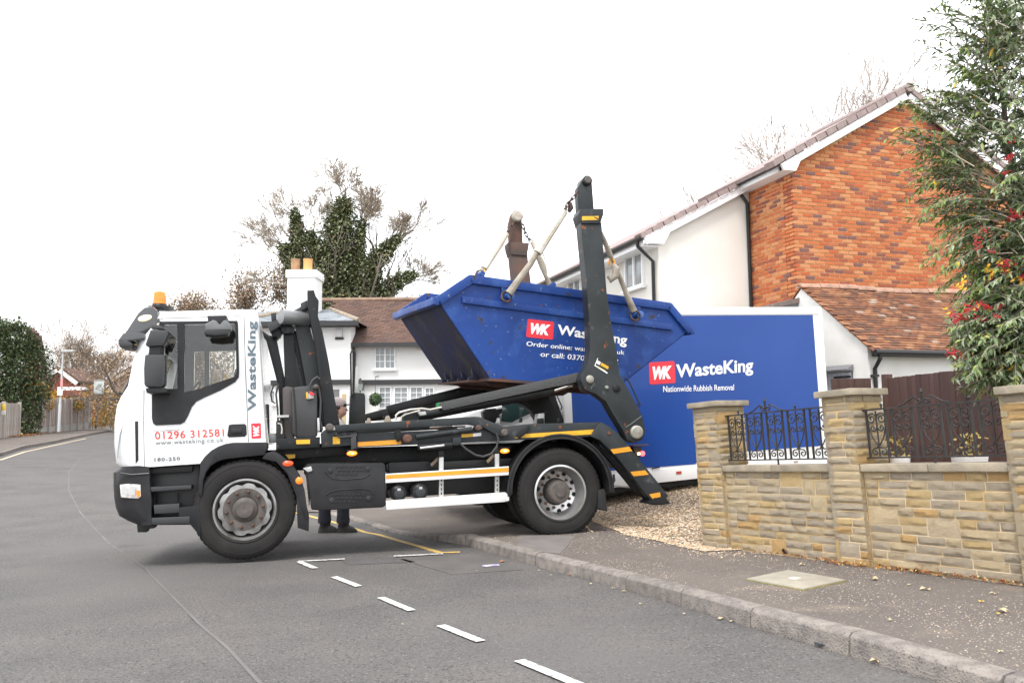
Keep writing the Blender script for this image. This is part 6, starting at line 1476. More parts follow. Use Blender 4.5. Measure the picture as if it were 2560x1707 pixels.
put('mouth', MB().ball(K(.148, 0, 1.553), .022 * k, 8, (.5, 1, .35)), mat('lips', (.45, .17, .14), .5), head)
for s_ in (-1, 1):
    put('eye', MB().ball(K(.138, s_ * .032, 1.628), .012 * k, 8), mat('eye_white', (.7, .68, .66), .3), head); put('ear', MB().ball(K(.03, s_ * .08, 1.60), .032 * k, 8, (.6, .3, 1)), m_skin, head)
    put('eyebrow', MB().ball(K(.145, s_ * .03, 1.648), .02 * k, 6, (.4, 1, .25)), m_hair, head)
put('hair', MB().loft([[((c_[3] - .012 + (c_[1] + .004) * math.cos(t)) * k, (c_[2] + .004) * math.sin(t) * k, c_[0] * k) for t in [math.pi * .42 + math.pi * 1.16 * i / 14 for i in range(15)]] for c_ in PRF[3:8]]), m_hair, head)
cap = put('cap', MB().loft([[((.035 + a_ * math.cos(t)) * k, a_ * .78 * math.sin(t) * k, z * k) for t in [2 * math.pi * i / 20 for i in range(20)]] for z, a_ in ((1.655, .118), (1.70, .117), (1.735, .1), (1.762, .06), (1.77, .02))]), mat('cap_grey', (.22, .21, .22), .8, c2=(.3, .24, .23), scale=5), pe)
put('peak', MB().prism([(.13 * k, 1.655 * k), (.24 * k, 1.665 * k), (.245 * k, 1.673 * k), (.13 * k, 1.68 * k)], -.075 * k, .075 * k), m_blk, cap, .004)
put('goggles', MB().ball(K(.06, -.078, 1.632), .03 * k, 8, (1, .4, .8)), m_blk, head)
for fx, fy_ in ((-.12, 0), (.13, -.03)):
    put('boot', MB().loft([[((fx + cx_ + a_ * math.cos(t)) * k, (fy_ + b_ * math.sin(t)) * k, z * k) for t in [2 * math.pi * i / 16 for i in range(16)]] for z, cx_, a_, b_ in ((.0, .05, .135, .052), (.04, .05, .133, .052), (.075, .035, .105, .05), (.10, .01, .075, .052), (.16, 0, .062, .056), (.19, 0, .06, .056))]), m_boot, pe)
    put('trouser_leg', MB().loft([[((fx + a_ * math.cos(t)) * k, (fy_ + a_ * math.sin(t)) * k, z * k) for t in [2 * math.pi * i / 14 for i in range(14)]] for z, a_ in ((.13, .085), (.17, .088), (.25, .08), (.36, .084), (.5, .088))]), m_trs, pe)
for wx_, wy, wz, sg_ in ((.10, .20, .92, 1), (.22, -.16, 1.02, -1)):       # hands with five fingers
    h_ = [K(wx_, wy, wz), K(wx_ + .07, wy, wz - .03)]; ee = [(0, 1)]; rr2 = [(.03 * k, .018 * k), (.036 * k, .017 * k)]
    hv = list(h_); 
    for i, ln in enumerate((.065, .078, .072, .055)):
        b0 = len(hv); oy = (-.03 + .02 * i); hv += [K(wx_ + .085, wy + oy, wz - .035), K(wx_ + .085 + ln * .6, wy + oy, wz - .055), K(wx_ + .085 + ln * .8, wy + oy, wz - .085)]
        ee += [(1, b0), (b0, b0 + 1), (b0 + 1, b0 + 2)]; rr2 += [(.009 * k, .009 * k), (.008 * k, .008 * k), (.007 * k, .007 * k)]
    b0 = len(hv); hv += [K(wx_ + .03, wy - .04 * sg_, wz - .03), K(wx_ + .06, wy - .065 * sg_, wz - .05)]; ee += [(0, b0), (b0, b0 + 1)]; rr2 += [(.012 * k, .012 * k), (.009 * k, .009 * k)]
    skin_obj('hand', hv, ee, rr2, m_skin, pe, sub=1)
# ================================================================== VEGETATION
def leafcard(mb, c, d, up, l, w_, fold=.25):
    d = d.normalized(); s_ = d.cross(up); s_ = s_.normalized() if s_.length > 1e-5 else d.orthogonal().normalized(); n = s_.cross(d).normalized()
    a = c; b = c + d * l * .45 + s_ * w_ / 2 + n * w_ * fold; e = c + d * l - n * l * .12; f = c + d * l * .45 - s_ * w_ / 2 + n * w_ * fold; g_ = c + d * l * .5
    mb.add([a, b, e, f, g_], [(0, 1, 4), (1, 2, 4), (2, 3, 4), (3, 0, 4)])
def grow(mb, tips, p, d, l, r, depth, q, up=.15, spread=.5, n=3, seg=3, rmin=.011, taper=.62, ns=5):
    path = [p.copy()]; dd = d.copy()
    for i in range(seg):
        dd = (dd + Vector((q.gauss(0, .13), q.gauss(0, .13), q.gauss(0, .08) + up * .25))).normalized(); path.append(path[-1] + dd * l / seg)
    r1 = max(r * taper, rmin); mb.tube(path, [r + (r1 - r) * i / seg for i in range(seg + 1)], ns if r > .03 else 3, caps=False)
    if depth == 0: tips.append((path[-1], dd)); return
    k = n + (q.random() < .4)
    for j in range(k):
        t = q.uniform(.45, 1) if j else 1; i = min(seg - 1, int(t * seg)); base = path[i].lerp(path[i + 1], t * seg - i) if t < 1 else path[-1]
        ax = Vector((q.gauss(0, 1), q.gauss(0, 1), q.gauss(0, .6))); sd_ = (ax - dd * ax.dot(dd)).normalized()
        nd = (dd + sd_ * q.uniform(.4, 1) * spread * 1.4).normalized()
        grow(mb, tips, base, nd, l * q.uniform(.62, .82), r1 * (.95 if j == 0 else .7), depth - 1, q, up, spread, n, seg, rmin, taper, ns)
m_bark = mat('bark_grey', (.23, .19, .165), .9, c2=(.14, .115, .10), scale=8, detail=8)
m_twig = mat('twig_brown', (.33, .28, .225), .9)
m_ivy = mat('ivy_leaf', (.05, .075, .03), .55, var=.9, island=True, c3=[(0, (.16, .19, .09)), (.3, (.21, .23, .12)), (.55, (.10, .125, .06)), (.75, (.27, .28, .16)), (.93, (.32, .25, .13))])
m_autumn = mat('hazed_autumn_leaf', (.3, .15, .1), .8, var=.9, island=True, c3=[(0, (.40, .285, .20)), (.3, (.47, .35, .25)), (.6, (.35, .26, .18)), (.8, (.38, .36, .22)), (.93, (.52, .38, .20))])  # leaf colours lightened to stand in for haze and overexposure
m_yleaf = mat('yellow_leaf', (.5, .3, .05), .8, var=.9, island=True, c3=[(0, (.55, .32, .04)), (.35, (.30, .28, .06)), (.6, (.60, .40, .08)), (.8, (.15, .19, .06)), (.92, (.48, .20, .04))])
m_green = mat('hedge_leaf', (.06, .08, .03), .7, var=.9, island=True, c3=[(0, (.07, .11, .045)), (.3, (.11, .15, .065)), (.55, (.05, .075, .035)), (.8, (.15, .17, .08)), (.95, (.20, .14, .10))])
def leaves_at(mb, c, n, rad, l, q):
    for _ in range(n):
        o = Vector((q.gauss(0, rad), q.gauss(0, rad), q.gauss(0, rad))); leafcard(mb, c + o, Vector((q.gauss(0, 1), q.gauss(0, 1), q.gauss(0, .7))), Vector((0, 0, 1)), l * q.uniform(.6, 1.2), l * .7)
def tree(label, base, h, seed, depth=5, spread=.5, leaf=None, nl=2, ll=.12, lr=.25, trunk_r=.2, lean=(0, 0), n=3, first=.34, group=None, up=.15, cat='tree', name='bare_tree', bark=None, wid=1):
    q = random.Random(seed); t = tag(empty(name, base), label, cat, group); mb = MB(); tips = []
    grow(mb, tips, Vector((0, 0, -.3)), Vector((lean[0], lean[1], 1)).normalized(), h * first, trunk_r, depth, q, up, spread, n)
    zz = max(v[2] for v in mb.v); k = h / zz; mb.v = [(v[0] * k * wid, v[1] * k * wid, v[2] * k) for v in mb.v]
    put('trunk', mb, bark or m_bark, t)
    if leaf:
        lb = MB()
        for p, d in tips: leaves_at(lb, Vector((p.x * k * wid, p.y * k * wid, p.z * k)), nl, lr, ll, q)
        put('crown', lb, leaf, t, sm=False)
    return t, [(p * k, d) for p, d in tips]
def gpt(px, Y, z=0.0): p = EYE + ray(px, 1020) * (Y / ray(px, 1020).y); p.z = z; return p
def clump(label, base, shape, n, l, m_, seed, name='shrub', cat='shrub', part='foliage', group=None, stems=True):
    """leafy mass: shape = list of (centre, radii)"""
    q = random.Random(seed); t = tag(empty(name, base), label, cat, group); mb = MB()
    tot = sum(r[0] * r[2] for c, r in shape)
    for c, r in shape:
        for _ in range(int(n * r[0] * r[2] / tot)):
            d = Vector((q.gauss(0, 1), q.gauss(0, 1), q.gauss(0, 1))).normalized(); rr = q.uniform(.55, 1.0) ** .6 * (1 + .18 * noise.noise(d * 2.3 + Vector(c)))
            p = Vector(c) + Vector((d.x * r[0], d.y * r[1], d.z * r[2])) * rr
            if p.z < 0: continue
            leafcard(mb, p, (d + Vector((q.gauss(0, .8), q.gauss(0, .8), q.gauss(0, .8)))), Vector((0, 0, 1)), l * q.uniform(.6, 1.2), l * .65)
    put(part, mb, m_, t, sm=False)
    if stems:
        sb = MB()
        for c, r in shape: sb.tube([(c[0], c[1], 0), (c[0] * .9, c[1], c[2] * .6), (c[0], c[1], c[2])], [.08, .06, .02], 6)
        put('stem', sb, m_bark, t)
    return t
# ivy-clad tree behind the cottage
bp = gpt(845, 34, -.2)
it_, tips = tree('large bare tree with dense dark ivy climbing its trunk rising behind the cottage roof', bp, 10.4, 21, 5, .5, None, 1, .12, .25, .34, n=3, first=.27, name='ivy_clad_tree')
q = random.Random(5); lb = MB(); sb = MB()
u34 = 34 / F
def IV(px, py, rad): p = EYE + ray(px, py) * (34 / ray(px, py).y); return p - bp, rad * u34
limbs = [[(850, 760, 60), (845, 700, 58), (848, 640, 55), (852, 590, 46), (862, 545, 36), (868, 515, 22)], [(905, 745, 55), (920, 690, 42), (945, 655, 28), (975, 625, 18), (1000, 600, 10)], [(755, 650, 22), (752, 600, 20), (748, 560, 15), (745, 535, 10)], [(800, 700, 42), (795, 640, 25), (782, 590, 14)], [(960, 735, 30), (985, 715, 22), (1010, 700, 14), (1040, 690, 8)], [(900, 660, 18), (905, 600, 13), (912, 560, 8)], [(780, 740, 40), (740, 670, 22), (715, 620, 14)]]
for li in limbs:
    P = [IV(*a) for a in li]
    sb.tube([p + Vector((0, 0, 0)) for p, r in P], [max(.05, r * .25) for p, r in P], 6)
    for (p0, r0), (p1, r1) in zip(P, P[1:]):
        nn = int(1150 * (p1 - p0).length * (r0 + r1) / 1.0)
        for _ in range(nn):
            t = q.random(); r = r0 + (r1 - r0) * t; d = Vector((q.gauss(0, 1), q.gauss(0, 1), q.gauss(0, 1))).normalized(); c = p0.lerp(p1, t) + Vector((0, -.5, 0)) + d * r * .93 * (q.uniform(.35, 1.0) + .35 * noise.noise(d * 2 + p0.lerp(p1, t) * 1.5) + (.35 if q.random() < .12 else 0))
            leafcard(lb, c, d + Vector((q.gauss(0, .6), q.gauss(0, .6), -.4)), Vector((0, 0, 1)), .17 * q.uniform(.7, 1.3), .13)
put('ivy', lb, m_ivy, it_, sm=False); put('limb', sb, m_bark, it_)
# finer bare branching fanning out
sb = MB(); tp2 = []
for px, py, dx, dz, l in ((748, 620, -1, .9, 1.4), (760, 700, -1, .7, 1.5), (845, 560, -.5, 1, 1.4), (880, 600, .6, 1, 1.4), (940, 660, .9, 1, 1.3), (800, 660, -.6, 1, 1.5), (980, 620, .6, 1, 1.1), (770, 740, -1, .5, 1.4), (990, 720, 1, .25, 1.1), (860, 640, .2, 1, 1.6), (748, 560, -.5, 1, 1.5), (868, 520, .1, 1, 1.6), (868, 540, -.35, 1, 1.5), (905, 570, .5, 1, 1.4), (1000, 600, 1, .8, 1.2), (795, 620, -.7, .9, 1.6), (715, 620, -1, .8, 1.3), (950, 650, 1, .9, 1.3), (1030, 695, 1, .45, .9), (912, 560, .3, 1, 1.5), (782, 590, -.15, 1, 1.6), (740, 660, -1, .5, 1.3)):
    p, _ = IV(px, py, 1)
    grow(sb, tp2, p, Vector((dx, q.gauss(0, .3), dz)).normalized(), l * (.80 if abs(dx) > .6 else .58), .045, 5 if q.random() < .35 else 4, q, .12, .5, 3, 3, .010)
lb = MB()
for p, d in tp2:
    if q.random() < .22: leaves_at(lb, p, 1, .1, .10, q)
put('branches', sb, m_twig, it_, sm=False); put('crown', lb, m_autumn, it_, sm=False)
# trees left of the chimney and over the cab
tree('brownish autumn tree with thin leaves just left of the cottage chimney', gpt(655, 36, -.2), 9.3, 31, 6, .62, m_autumn, 8, .15, .3, .2, wid=.6, n=3, first=.26, group='background trees')
clump('dark ivy mass low beside the left of the chimney', gpt(665, 35, -.2), [((0, 0, 5.1), (.9, .8, 1.1)), ((.7, 0, 4.6), (.8, .8, .9)), ((-.6, 0, 4.2), (.8, .8, 1.2))], 1300, .16, m_ivy, 3, 'ivy_shrub', group='background trees')
tree('small pale autumn tree above the lorry cab roof', gpt(512, 40, -.2), 7.2, 33, 6, .42, m_autumn, 2, wid=.5, ll=.12, lr=.25, trunk_r=.16, n=3, first=.28, group='background trees')
tree('low russet tree between the cab roof and the chimney', gpt(575, 38, -.2), 8.0, 35, 6, .6, m_autumn, 4, .14, .26, .16, wid=.55, n=3, first=.28, group='background trees')
# bare trees behind the brick house
for i, (px, Y, h, lab) in enumerate(((1940, 30, 12.6, 'bare twiggy tree showing above the brick house roof slope'), (2075, 31, 15.4, 'tall bare tree showing highest above the brick house roof slope'), (1850, 29, 10.6, 'bare tree showing above the rendered house roof'))):
    tree(lab, gpt(px, Y, 0), h, 41 + i, 6, .42, m_autumn, 1, .06, .2, .12, n=3, first=.33, bark=mat('hazed_bark', (.42, .36, .32), .9), group='bare trees behind the terrace')  # bark colour lightened so the trees look faint, as through haze
# left distance
for i, (px, Y, h, sp_, lab) in enumerate(((188, 70, 11.2, .62, 'rounded reddish autumn tree above the far gabled house'), (262, 70, 8.6, .6, 'autumn tree with darker crown to the right of the rounded one'), (120, 76, 7.0, .6, 'hazy thin tree just right of the ivy-covered house'), (345, 48, 6.6, .6, 'brown autumn tree directly in front of the lorry windscreen'),
      (430, 52, 6.6, .62, 'pale brown tree seen through the front cab window'), (500, 55, 6.8, .62, 'pale brown tree seen through the middle of the cab window'), (570, 50, 6.6, .6, 'brown tree seen through the rear of the cab window'), (40, 60, 9.0, .6, 'bare thin tree above the ivy at the far left'))):
    tree(lab, gpt(px, Y, -.3), h, 51 + i, 6 if i < 2 else 5, sp_, m_autumn, 5 if i < 2 else 6, .12, .4, .2, n=3, first=.26, group='autumn trees in the left distance')
clump('huge dark green ivy mass covering the house at the far left', gpt(12, 40, 0), [((0, 0, 4.2), (1.9, 1.3, 2.1)), ((1.0, 0, 3.4), (1.35, 1.2, 2.1)), ((-1.5, 0, 4.4), (1.8, 1.2, 2.0)), ((.3, 0, 1.9), (1.7, 1.3, 1.8)), ((-1.8, 0, 2.0), (2, 1.3, 2)), ((1.35, -.3, 1.3), (.7, .8, 1.3)), ((.4, 0, 5.2), (.9, .8, .9)), ((-1.2, 0, 5.8), (1.3, .8, 1.0)), ((.75, -.6, 5.25), (.95, .7, 1.15)), ((1.15, -.6, 4.2), (.8, .7, 1.1))], 24000, .17, m_green, 61, 'ivy_mass', 'ivy')
clump('orange autumn shrub on the wall of the ivy-covered house', gpt(84, 43, 0), [((0, 0, 2.5), (.8, .6, .8)), ((.5, 0, 2.1), (.7, .6, .6))], 1100, .15, m_yleaf, 62)
clump('yellow green shrub arching over the brown fence beside the street lamp', gpt(146, 47, 0), [((-.7, 0, 2.3), (1.0, .8, .5)), ((.5, 0, 1.9), (1.0, .8, .45))], 1700, .15, m_yleaf, 63)
clump('green shrub peeping over the brown fence right of the lamp', gpt(176, 49, 0), [((0, 0, 2.1), (.7, .6, .4))], 700, .14, m_green, 64)
clump('yellow and green hedge behind the low grey fence beside the road sign', gpt(262, 52, 0), [((-.6, 0, 1.9), (1.2, .9, 1.5)), ((1, 0, 1.6), (1.4, .9, 1.2)), ((2.6, 0, 1.8), (1.5, .9, 1.5))], 3600, .17, m_yleaf, 65)
clump('yellow shrubs seen low through the cab windows', gpt(480, 44, -.2), [((-2.2, 0, 2.0), (2, 1, 1.6)), ((0, 0, 1.9), (2.2, 1, 1.5)), ((2.4, 0, 2.1), (2.2, 1, 1.6))], 6500, .12, m_yleaf, 66)
clump('brown thicket behind the cab windows', gpt(480, 47, -.2), [((-3.5, 0, 3), (2.6, 1, 2.9)), ((-1, 0, 3.2), (2.6, 1, 3)), ((2.2, 0, 3.1), (2.6, 1, 3)), ((4.4, 0, 3), (2.4, 1, 2.8))], 13000, .13, m_autumn, 67)
for i, (px, Y, w_, h_, lab) in enumerate(((190, 78, 3.0, 7.4, 'hazy mass of brown autumn foliage behind the far gabled house'), (262, 76, 3.0, 6.2, 'hazy mass of brown foliage between the road sign and the gabled house'), (320, 60, 2.6, 5.2, 'hazy mass of brown foliage left of the lorry windscreen'), (130, 80, 2.2, 4.4, 'hazy low foliage right of the ivy-covered house'))):
    clump(lab, gpt(px, Y, -.2), [((0, 0, h_ * .58), (w_, 1.5, h_ * .42)), ((-w_ * .5, 0, h_ * .35), (w_ * .8, 1.5, h_ * .35)), ((w_ * .6, 0, h_ * .35), (w_ * .8, 1.5, h_ * .35))], 8000, .11, m_autumn, 80 + i, 'tree', 'tree', group='autumn trees in the left distance')
# fallen leaves along the far verge
mb = MB(); q = random.Random(12)
for _ in range(2600):
    t = q.random(); a = hit(30 + 260 * t, 1092 - 44 * t ** .8, hroad, .11)
    p = a + Vector((q.gauss(0, .5), q.gauss(0, .5), .02)); p.z = hroad(p.x, p.y) + .12
    leafcard(mb, p, Vector((q.gauss(0, 1), q.gauss(0, 1), q.uniform(0, .3))), Vector((0, 0, 1)), .14, .1)
m_fall = mat('fallen_leaf', (.4, .15, .04), .8, var=1, island=True, c3=[(0, (.42, .17, .04)), (.3, (.30, .09, .03)), (.55, (.55, .30, .07)), (.75, (.24, .07, .03)), (.9, (.5, .4, .2))])
tag(put('fallen_leaves', mb, m_fall, sm=False), kind='stuff')
mb = MB()                                    # brown leaf litter at the foot of the wall
for _ in range(480):
    t = q.betavariate(1.6, 1.6); x = p1b + .25 + (p3b - p1b) * t; y = -abs(q.gauss(0, .035)) - .005 + (0 if p2a - .02 < x < p2b + .02 else .055)
    w3 = WF.W(x, y - .005, 0); w3.z = hp(w3.x, w3.y) + .008 + q.random() * .02
    if q.random() < .35 and t < .3: continue
    leafcard(mb, w3, Vector((q.gauss(0, 1), q.gauss(0, 1), q.gauss(0, .4))), Vector((0, 0, 1)), q.uniform(.015, .04), .014)
tag(put('leaf_litter', mb, m_fall, sm=False), kind='stuff')
m_l1 = mat('pale_dead_leaf', (.50, .40, .24), .8); m_l2 = mat('yellow_dead_leaf', (.65, .42, .03), .7); m_l3 = mat('orange_dead_leaf', (.45, .20, .06), .8)
LV = [(2196, 1448, .07, m_l1, hp), (2320, 1471, .07, m_l1, hp), (2497, 1522, .07, m_l1, hp), (2452, 1502, .035, m_l2, hp), (2497, 1535, .03, m_l2, hp), (2010, 1410, .05, m_l1, hp), (2230, 1550, .03, m_l2, hp), (2500, 1626, .03, m_l2, hp), (2490, 1483, .04, m_l1, hp), (2270, 1462, .03, m_l1, hp),
      (1800, 1548, .05, m_l3, hroad), (1828, 1554, .03, m_l1, hroad), (1667, 1494, .03, m_l1, hroad), (1884, 1567, .03, m_l1, hroad), (2235, 1647, .05, m_l2, hroad), (2195, 1650, .05, m_l1, hroad), (1250, 1404, .06, m_l3, hroad), (1375, 1438, .03, m_l1, hroad), (1430, 1436, .045, m_l3, hroad), (1480, 1460, .035, m_l1, hroad), (1535, 1469, .03, m_l1, hroad), (1555, 1478, .035, m_l1, hroad), (2050, 1590, .03, m_l3, hroad), (2300, 1660, .05, m_l3, hroad), (1350, 1426, .03, m_l1, hroad), (1600, 1510, .03, m_l3, hroad), (1190, 1427, .02, m_l1, hroad), (1010, 1560, .02, m_l1, hroad), (1710, 1535, .03, m_l1, hroad), (2120, 1610, .025, m_l1, hroad)]
LAB = {(2497, 1522): 'large pale dead leaf on the pavement at the far right of the frame', (2196, 1448): 'pale dead leaf on the pavement just right of the inspection cover', (2320, 1471): 'curled pale dead leaf on the pavement below the wall right of the cover', (2497, 1535): 'small yellow leaf directly in front of the large pale dead leaf',
       (2452, 1502): 'bright yellow leaf on the pavement left of the large pale dead leaf', (1430, 1436): 'orange dead leaf lying in the gutter at the foot of the kerb', (1250, 1404): 'orange dead leaf in the road beside the white and violet wrapper', (2235, 1647): 'yellow leaf in the gutter near the lower right kerb joint'}
small = []
for i, (px, py, l, mm, hf) in enumerate(LV):
    p = hit(px, py, hf, .006); mb = MB(); a = q.random() * 6.28
    leafcard(mb, Vector((0, 0, .003)), Vector((math.cos(a), math.sin(a), .12)), Vector((0, 0, 1)), l, l * .6, .2); leafcard(mb, Vector((0, 0, .003)), Vector((math.cos(a + .9), math.sin(a + .9), .1)), Vector((0, 0, 1)), l * .7, l * .4, .2)
    o = put('fallen_leaf', mb, mm, sm=False); o.location = p
    if (px, py) in LAB: tag(o, LAB[(px, py)], 'leaf')
    else: small.append(o)
mb = MB()
for o in small:
    mb.add([v.co + o.location for v in o.data.vertices], [tuple(p.vertices) for p in o.data.polygons]); bpy.data.objects.remove(o)
tag(put('scattered_leaves', mb, m_l1, sm=False), kind='stuff')
# litter
p = hit(1227, 1414, hroad, .006); mb = MB()
mb.box(-.08, .08, -.02, .02, 0, .01); lt = put('litter_wrapper', mb, mat('litter_white', (.66, .66, .68), .4, c2=(.38, .34, .55), scale=30, contrast=(.45, .6)), None, .003); lt.location = p; lt.rotation_euler = (0, 0, .3); tag(lt, 'small white and violet wrapper lying in the road by the kerb', 'litter')
p = hit(2095, 1618, hroad, .004); mb = MB(); mb.add([(-.11, -.02, 0), (.0, -.03, .02), (.12, -.01, 0), (.1, .03, .01), (-.02, .02, .03), (-.12, .02, .005)], [(0, 1, 4, 5), (1, 2, 3, 4)])
lt = put('crushed_plastic', mb, mat('litter_dark', (.03, .04, .05), .3)); lt.location = p; lt.rotation_euler = (0, 0, -.6); tag(lt, 'dark crushed plastic strip lying in the gutter against the kerb', 'litter')
p = hit(2408, 1692, hroad, .01); mb = MB().tube([(-.06, 0, .012), (0, .01, .016), (.05, 0, .012)], [.01, .018, .012], 7); lt = put('crumpled_paper', mb, mat('litter_tan', (.6, .48, .3), .7, c2=(.3, .2, .1), scale=30)); lt.location = p; lt.rotation_euler = (0, 0, -.4); tag(lt, 'crumpled tan paper scrap in the gutter at the lower right', 'litter')
# ---------------- the big berry shrub over the right pillar
q = random.Random(77)
SB = gpt(2590, 6.4, .2); bs = tag(empty('berry_shrub', SB), 'tall evergreen shrub with long narrow leaves and red berry clusters overhanging the right pillar', 'shrub')
YB = 6.3
def BP(px, py, dy=0.0): Y = YB + dy; r = ray(px, py); return EYE + r * (Y / r.y) - SB
m_cot = mat('cotoneaster_leaf', (.05, .08, .04), .45, var=.95, island=True, spec=.5, c3=[(0, (.11, .17, .06)), (.25, (.17, .235, .10)), (.45, (.24, .29, .17)), (.62, (.075, .11, .045)), (.8, (.30, .35, .24)), (.93, (.25, .31, .08)), (.99, (.6, .36, .03))])
m_tip = mat('young_leaf', (.12, .17, .04), .5, var=.9, island=True, c3=[(0, (.18, .26, .05)), (.4, (.25, .30, .07)), (.7, (.12, .19, .055))])
m_ber = mat('red_berry', (.55, .012, .02), .35, c2=(.35, .01, .015), scale=20)
m_yl = mat('yellowed_leaf', (.70, .38, .02), .5)
lb, tb, bb, br, yb = MB(), MB(), MB(), MB(), MB()
def spray(a, b, droop, n, r0, lf=1.0, tipm=True, berries=0):
    """an arching shoot from a to b hung with leaves"""
    P = []; N = 9
    mid = a.lerp(b, .55) + Vector((0, q.gauss(0, .05), droop))
    for i in range(N + 1):
        t = i / N; P.append(a * (1 - t) ** 2 + mid * 2 * t * (1 - t) + b * t * t)
    br.tube(P, [r0 * (1 - .85 * i / N) + .0012 for i in range(N + 1)], 4, caps=False)
    for k in range(n):
        t = .12 + .88 * (k + q.random()) / n; i = min(N - 1, int(t * N)); p = P[i].lerp(P[i + 1], t * N - i); d = (P[i + 1] - P[i]).normalized()
        side = Vector((q.gauss(0, 1), q.gauss(0, 1), q.gauss(-.15, .8))).normalized()
        dd = (d * 1.0 + side * .75 + Vector((0, 0, -.28))).normalized(); l = q.uniform(.065, .115) * lf * (1 - .25 * t)
        tgt = tb if (tipm and t > .72) else lb
        if q.random() < .006: tgt = yb
        leafcard(tgt, p, dd, Vector((q.gauss(0, .5), q.gauss(0, .5), 1)), l, l * .25, .12)
    for _ in range(berries):
        t = q.uniform(.3, .9); i = min(N - 1, int(t * N)); c = P[i] + Vector((q.gauss(0, .02), q.gauss(0, .02) - .03, .01))
        for _ in range(26): bb.ball(c + Vector((q.gauss(0, .026), q.gauss(0, .026), q.gauss(0, .02))), .0065, 5)
# main stems
ST = [[(2590, 1100), (2560, 800), (2540, 500), (2500, 200), (2470, -40)], [(2600, 1100), (2600, 700), (2590, 350), (2580, -60)], [(2600, 1000), (2530, 900), (2470, 840), (2420, 800)], [(2590, 900), (2520, 650), (2440, 480)], [(2600, 800), (2540, 420), (2440, 250)]]
stb = MB()
for i, sl_s in enumerate(ST): stb.tube([BP(a, b, .25 + .1 * (i % 3)) for a, b in sl_s], [.035 - .03 * k / len(sl_s) for k in range(len(sl_s))], 7)
put('stem', stb, m_bark, bs)
# left-reaching tips traced from the outline: (tip px, root px)
OUT = [((2270, 45), (2480, 150)), ((2400, 10), (2520, 90)), ((2450, 5), (2560, 60)), ((2320, 170), (2500, 230)), ((2330, 230), (2500, 260)), ((2300, 250), (2480, 320)), ((2240, 260), (2420, 310)), ((2200, 345), (2440, 380)), ((2255, 385), (2460, 420)), ((2250, 430), (2470, 440)), ((2255, 470), (2460, 480)), ((2300, 425), (2480, 450)),
       ((2255, 520), (2480, 530)), ((2290, 555), (2500, 540)), ((2340, 560), (2520, 560)), ((2300, 660), (2500, 600)), ((2320, 700), (2520, 640)), ((2350, 620), (2520, 590)), ((2380, 700), (2520, 650)), ((2390, 735), (2540, 680)), ((2360, 330), (2500, 350)), ((2380, 290), (2510, 310)), ((2420, 120), (2540, 160)), ((2370, 110), (2520, 190)), ((2400, 200), (2540, 250)), ((2360, 800), (2520, 790)), ((2370, 830), (2500, 800)), ((2380, 770), (2520, 740)), ((2380, 885), (2520, 850)), ((2410, 925), (2530, 880)), ((2450, 960), (2560, 900)), ((2500, 975), (2580, 900)), ((2385, 850), (2500, 830)), ((2430, 750), (2540, 740))]
for (tx, ty), (rx, ry) in OUT:
    for k in range(11):
        j = 26 if k else 0
        f = 0 if k == 0 else q.uniform(0, .35)
        tx_ = tx + (rx - tx) * f
        spray(BP(rx + q.gauss(0, 25), ry + q.gauss(0, 25), q.gauss(.1, .25)), BP(tx_ + abs(q.gauss(0, j)), ty + q.gauss(0, j), q.gauss(0, .2)), q.uniform(.02, .14), 30, .004)
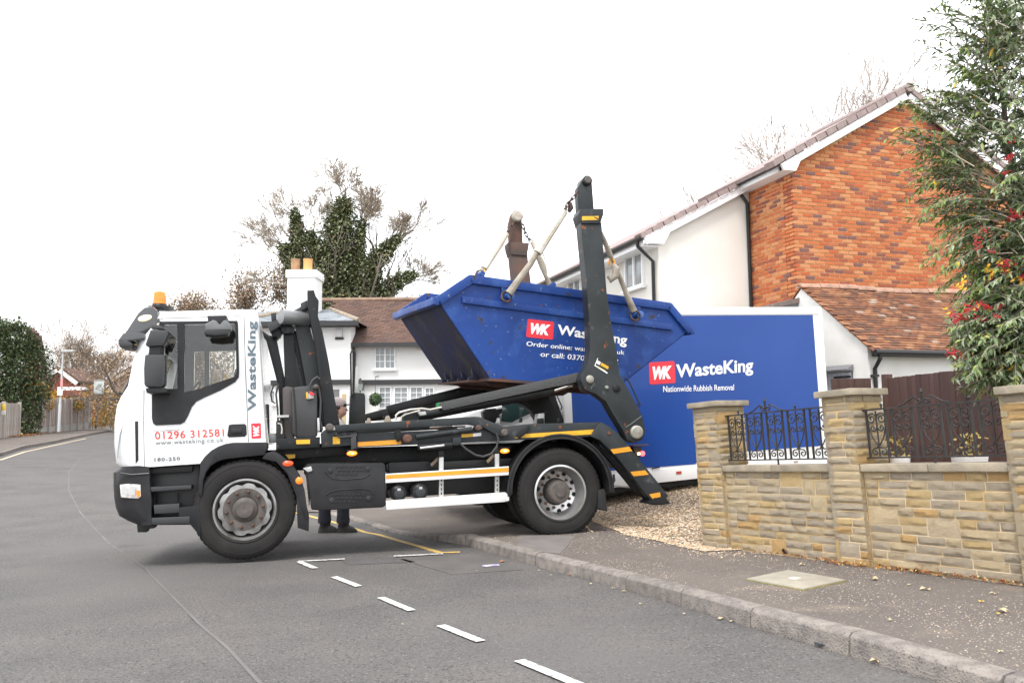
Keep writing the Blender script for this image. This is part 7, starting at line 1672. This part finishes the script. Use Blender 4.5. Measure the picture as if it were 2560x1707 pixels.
# the dense body
for _ in range(1500):
    ry = q.uniform(-40, 960); lim = 2400 if ry > 740 else (2470 if ry > 180 else 2450)
    dens = .3 if ry < 330 else (.55 if ry < 560 else 1)
    if q.random() > dens: continue
    rx = q.uniform(lim + 70, 2800); l = q.uniform(70, 140)
    spray(BP(rx, ry, q.gauss(.2, .35)), BP(rx - l * q.uniform(.4, 1), ry + q.gauss(10, 40), q.gauss(-.05, .35)), q.uniform(.0, .1), 30, .004, tipm=q.random() < .25)
for _ in range(420):   # low rounded lobe
    a = q.uniform(0, 6.28); r = q.random() ** .5; cx_, cy_ = 2500 + 110 * r * math.cos(a), 845 + 100 * r * math.sin(a)
    spray(BP(cx_ + 40, cy_ - 10, q.gauss(.1, .2)), BP(cx_ - 25, cy_ + 15, q.gauss(-.25, .15)), .03, 22, .003, .8, False)
for px, py, n in ((2515, 400, 5), (2505, 432, 3), (2548, 345, 3), (2452, 590, 5), (2440, 612, 3), (2535, 535, 6), (2550, 528, 5), (2470, 575, 2), (2530, 665, 6), (2515, 675, 4), (2420, 775, 5), (2410, 790, 5), (2395, 800, 4), (2385, 790, 3), (2455, 762, 4), (2462, 790, 5), (2480, 785, 4), (2470, 775, 3), (2385, 885, 4), (2415, 885, 3), (2400, 905, 2), (2430, 885, 2), (2540, 560, 3), (2485, 620, 2), (2555, 690, 3), (2500, 760, 2)):
    for _ in range(max(1, int(n * (.75 if py > 640 else .45)))):
        c = BP(px + q.gauss(0, 9), py + q.gauss(0, 6), -.38 + q.gauss(0, .06))
        for _ in range(13): bb.ball(c + Vector((q.gauss(0, .016), q.gauss(0, .016), q.gauss(0, .013))), .0062, 5)
for px, py, n in ((2480, 665, 5), (2475, 680, 4), (2410, 700, 6), (2400, 712, 3), (2530, 690, 4), (2545, 930, 7), (2372, 785, 2), (2440, 760, 3), (2555, 700, 4), (2500, 655, 3)):
    for _ in range(n): leafcard(yb, BP(px + q.gauss(0, 8), py + q.gauss(0, 8), -.36), Vector((-.7, 0, -.6)) + Vector((q.gauss(0, .3), q.gauss(0, .3), q.gauss(0, .3))), Vector((0, -1, .3)), .05, .02)
put('crown', lb, m_cot, bs, sm=False); put('young_shoots', tb, m_tip, bs, sm=False); put('twigs', br, m_twig, bs, sm=False); tag(put('berries', bb, m_ber, bs), kind='stuff'); put('yellow_leaves', yb, m_yl, bs, sm=False)
for o in list(bs.children):
    if o.name.split('.')[0] in ('crown', 'young_shoots', 'twigs', 'berries', 'yellow_leaves'): pass
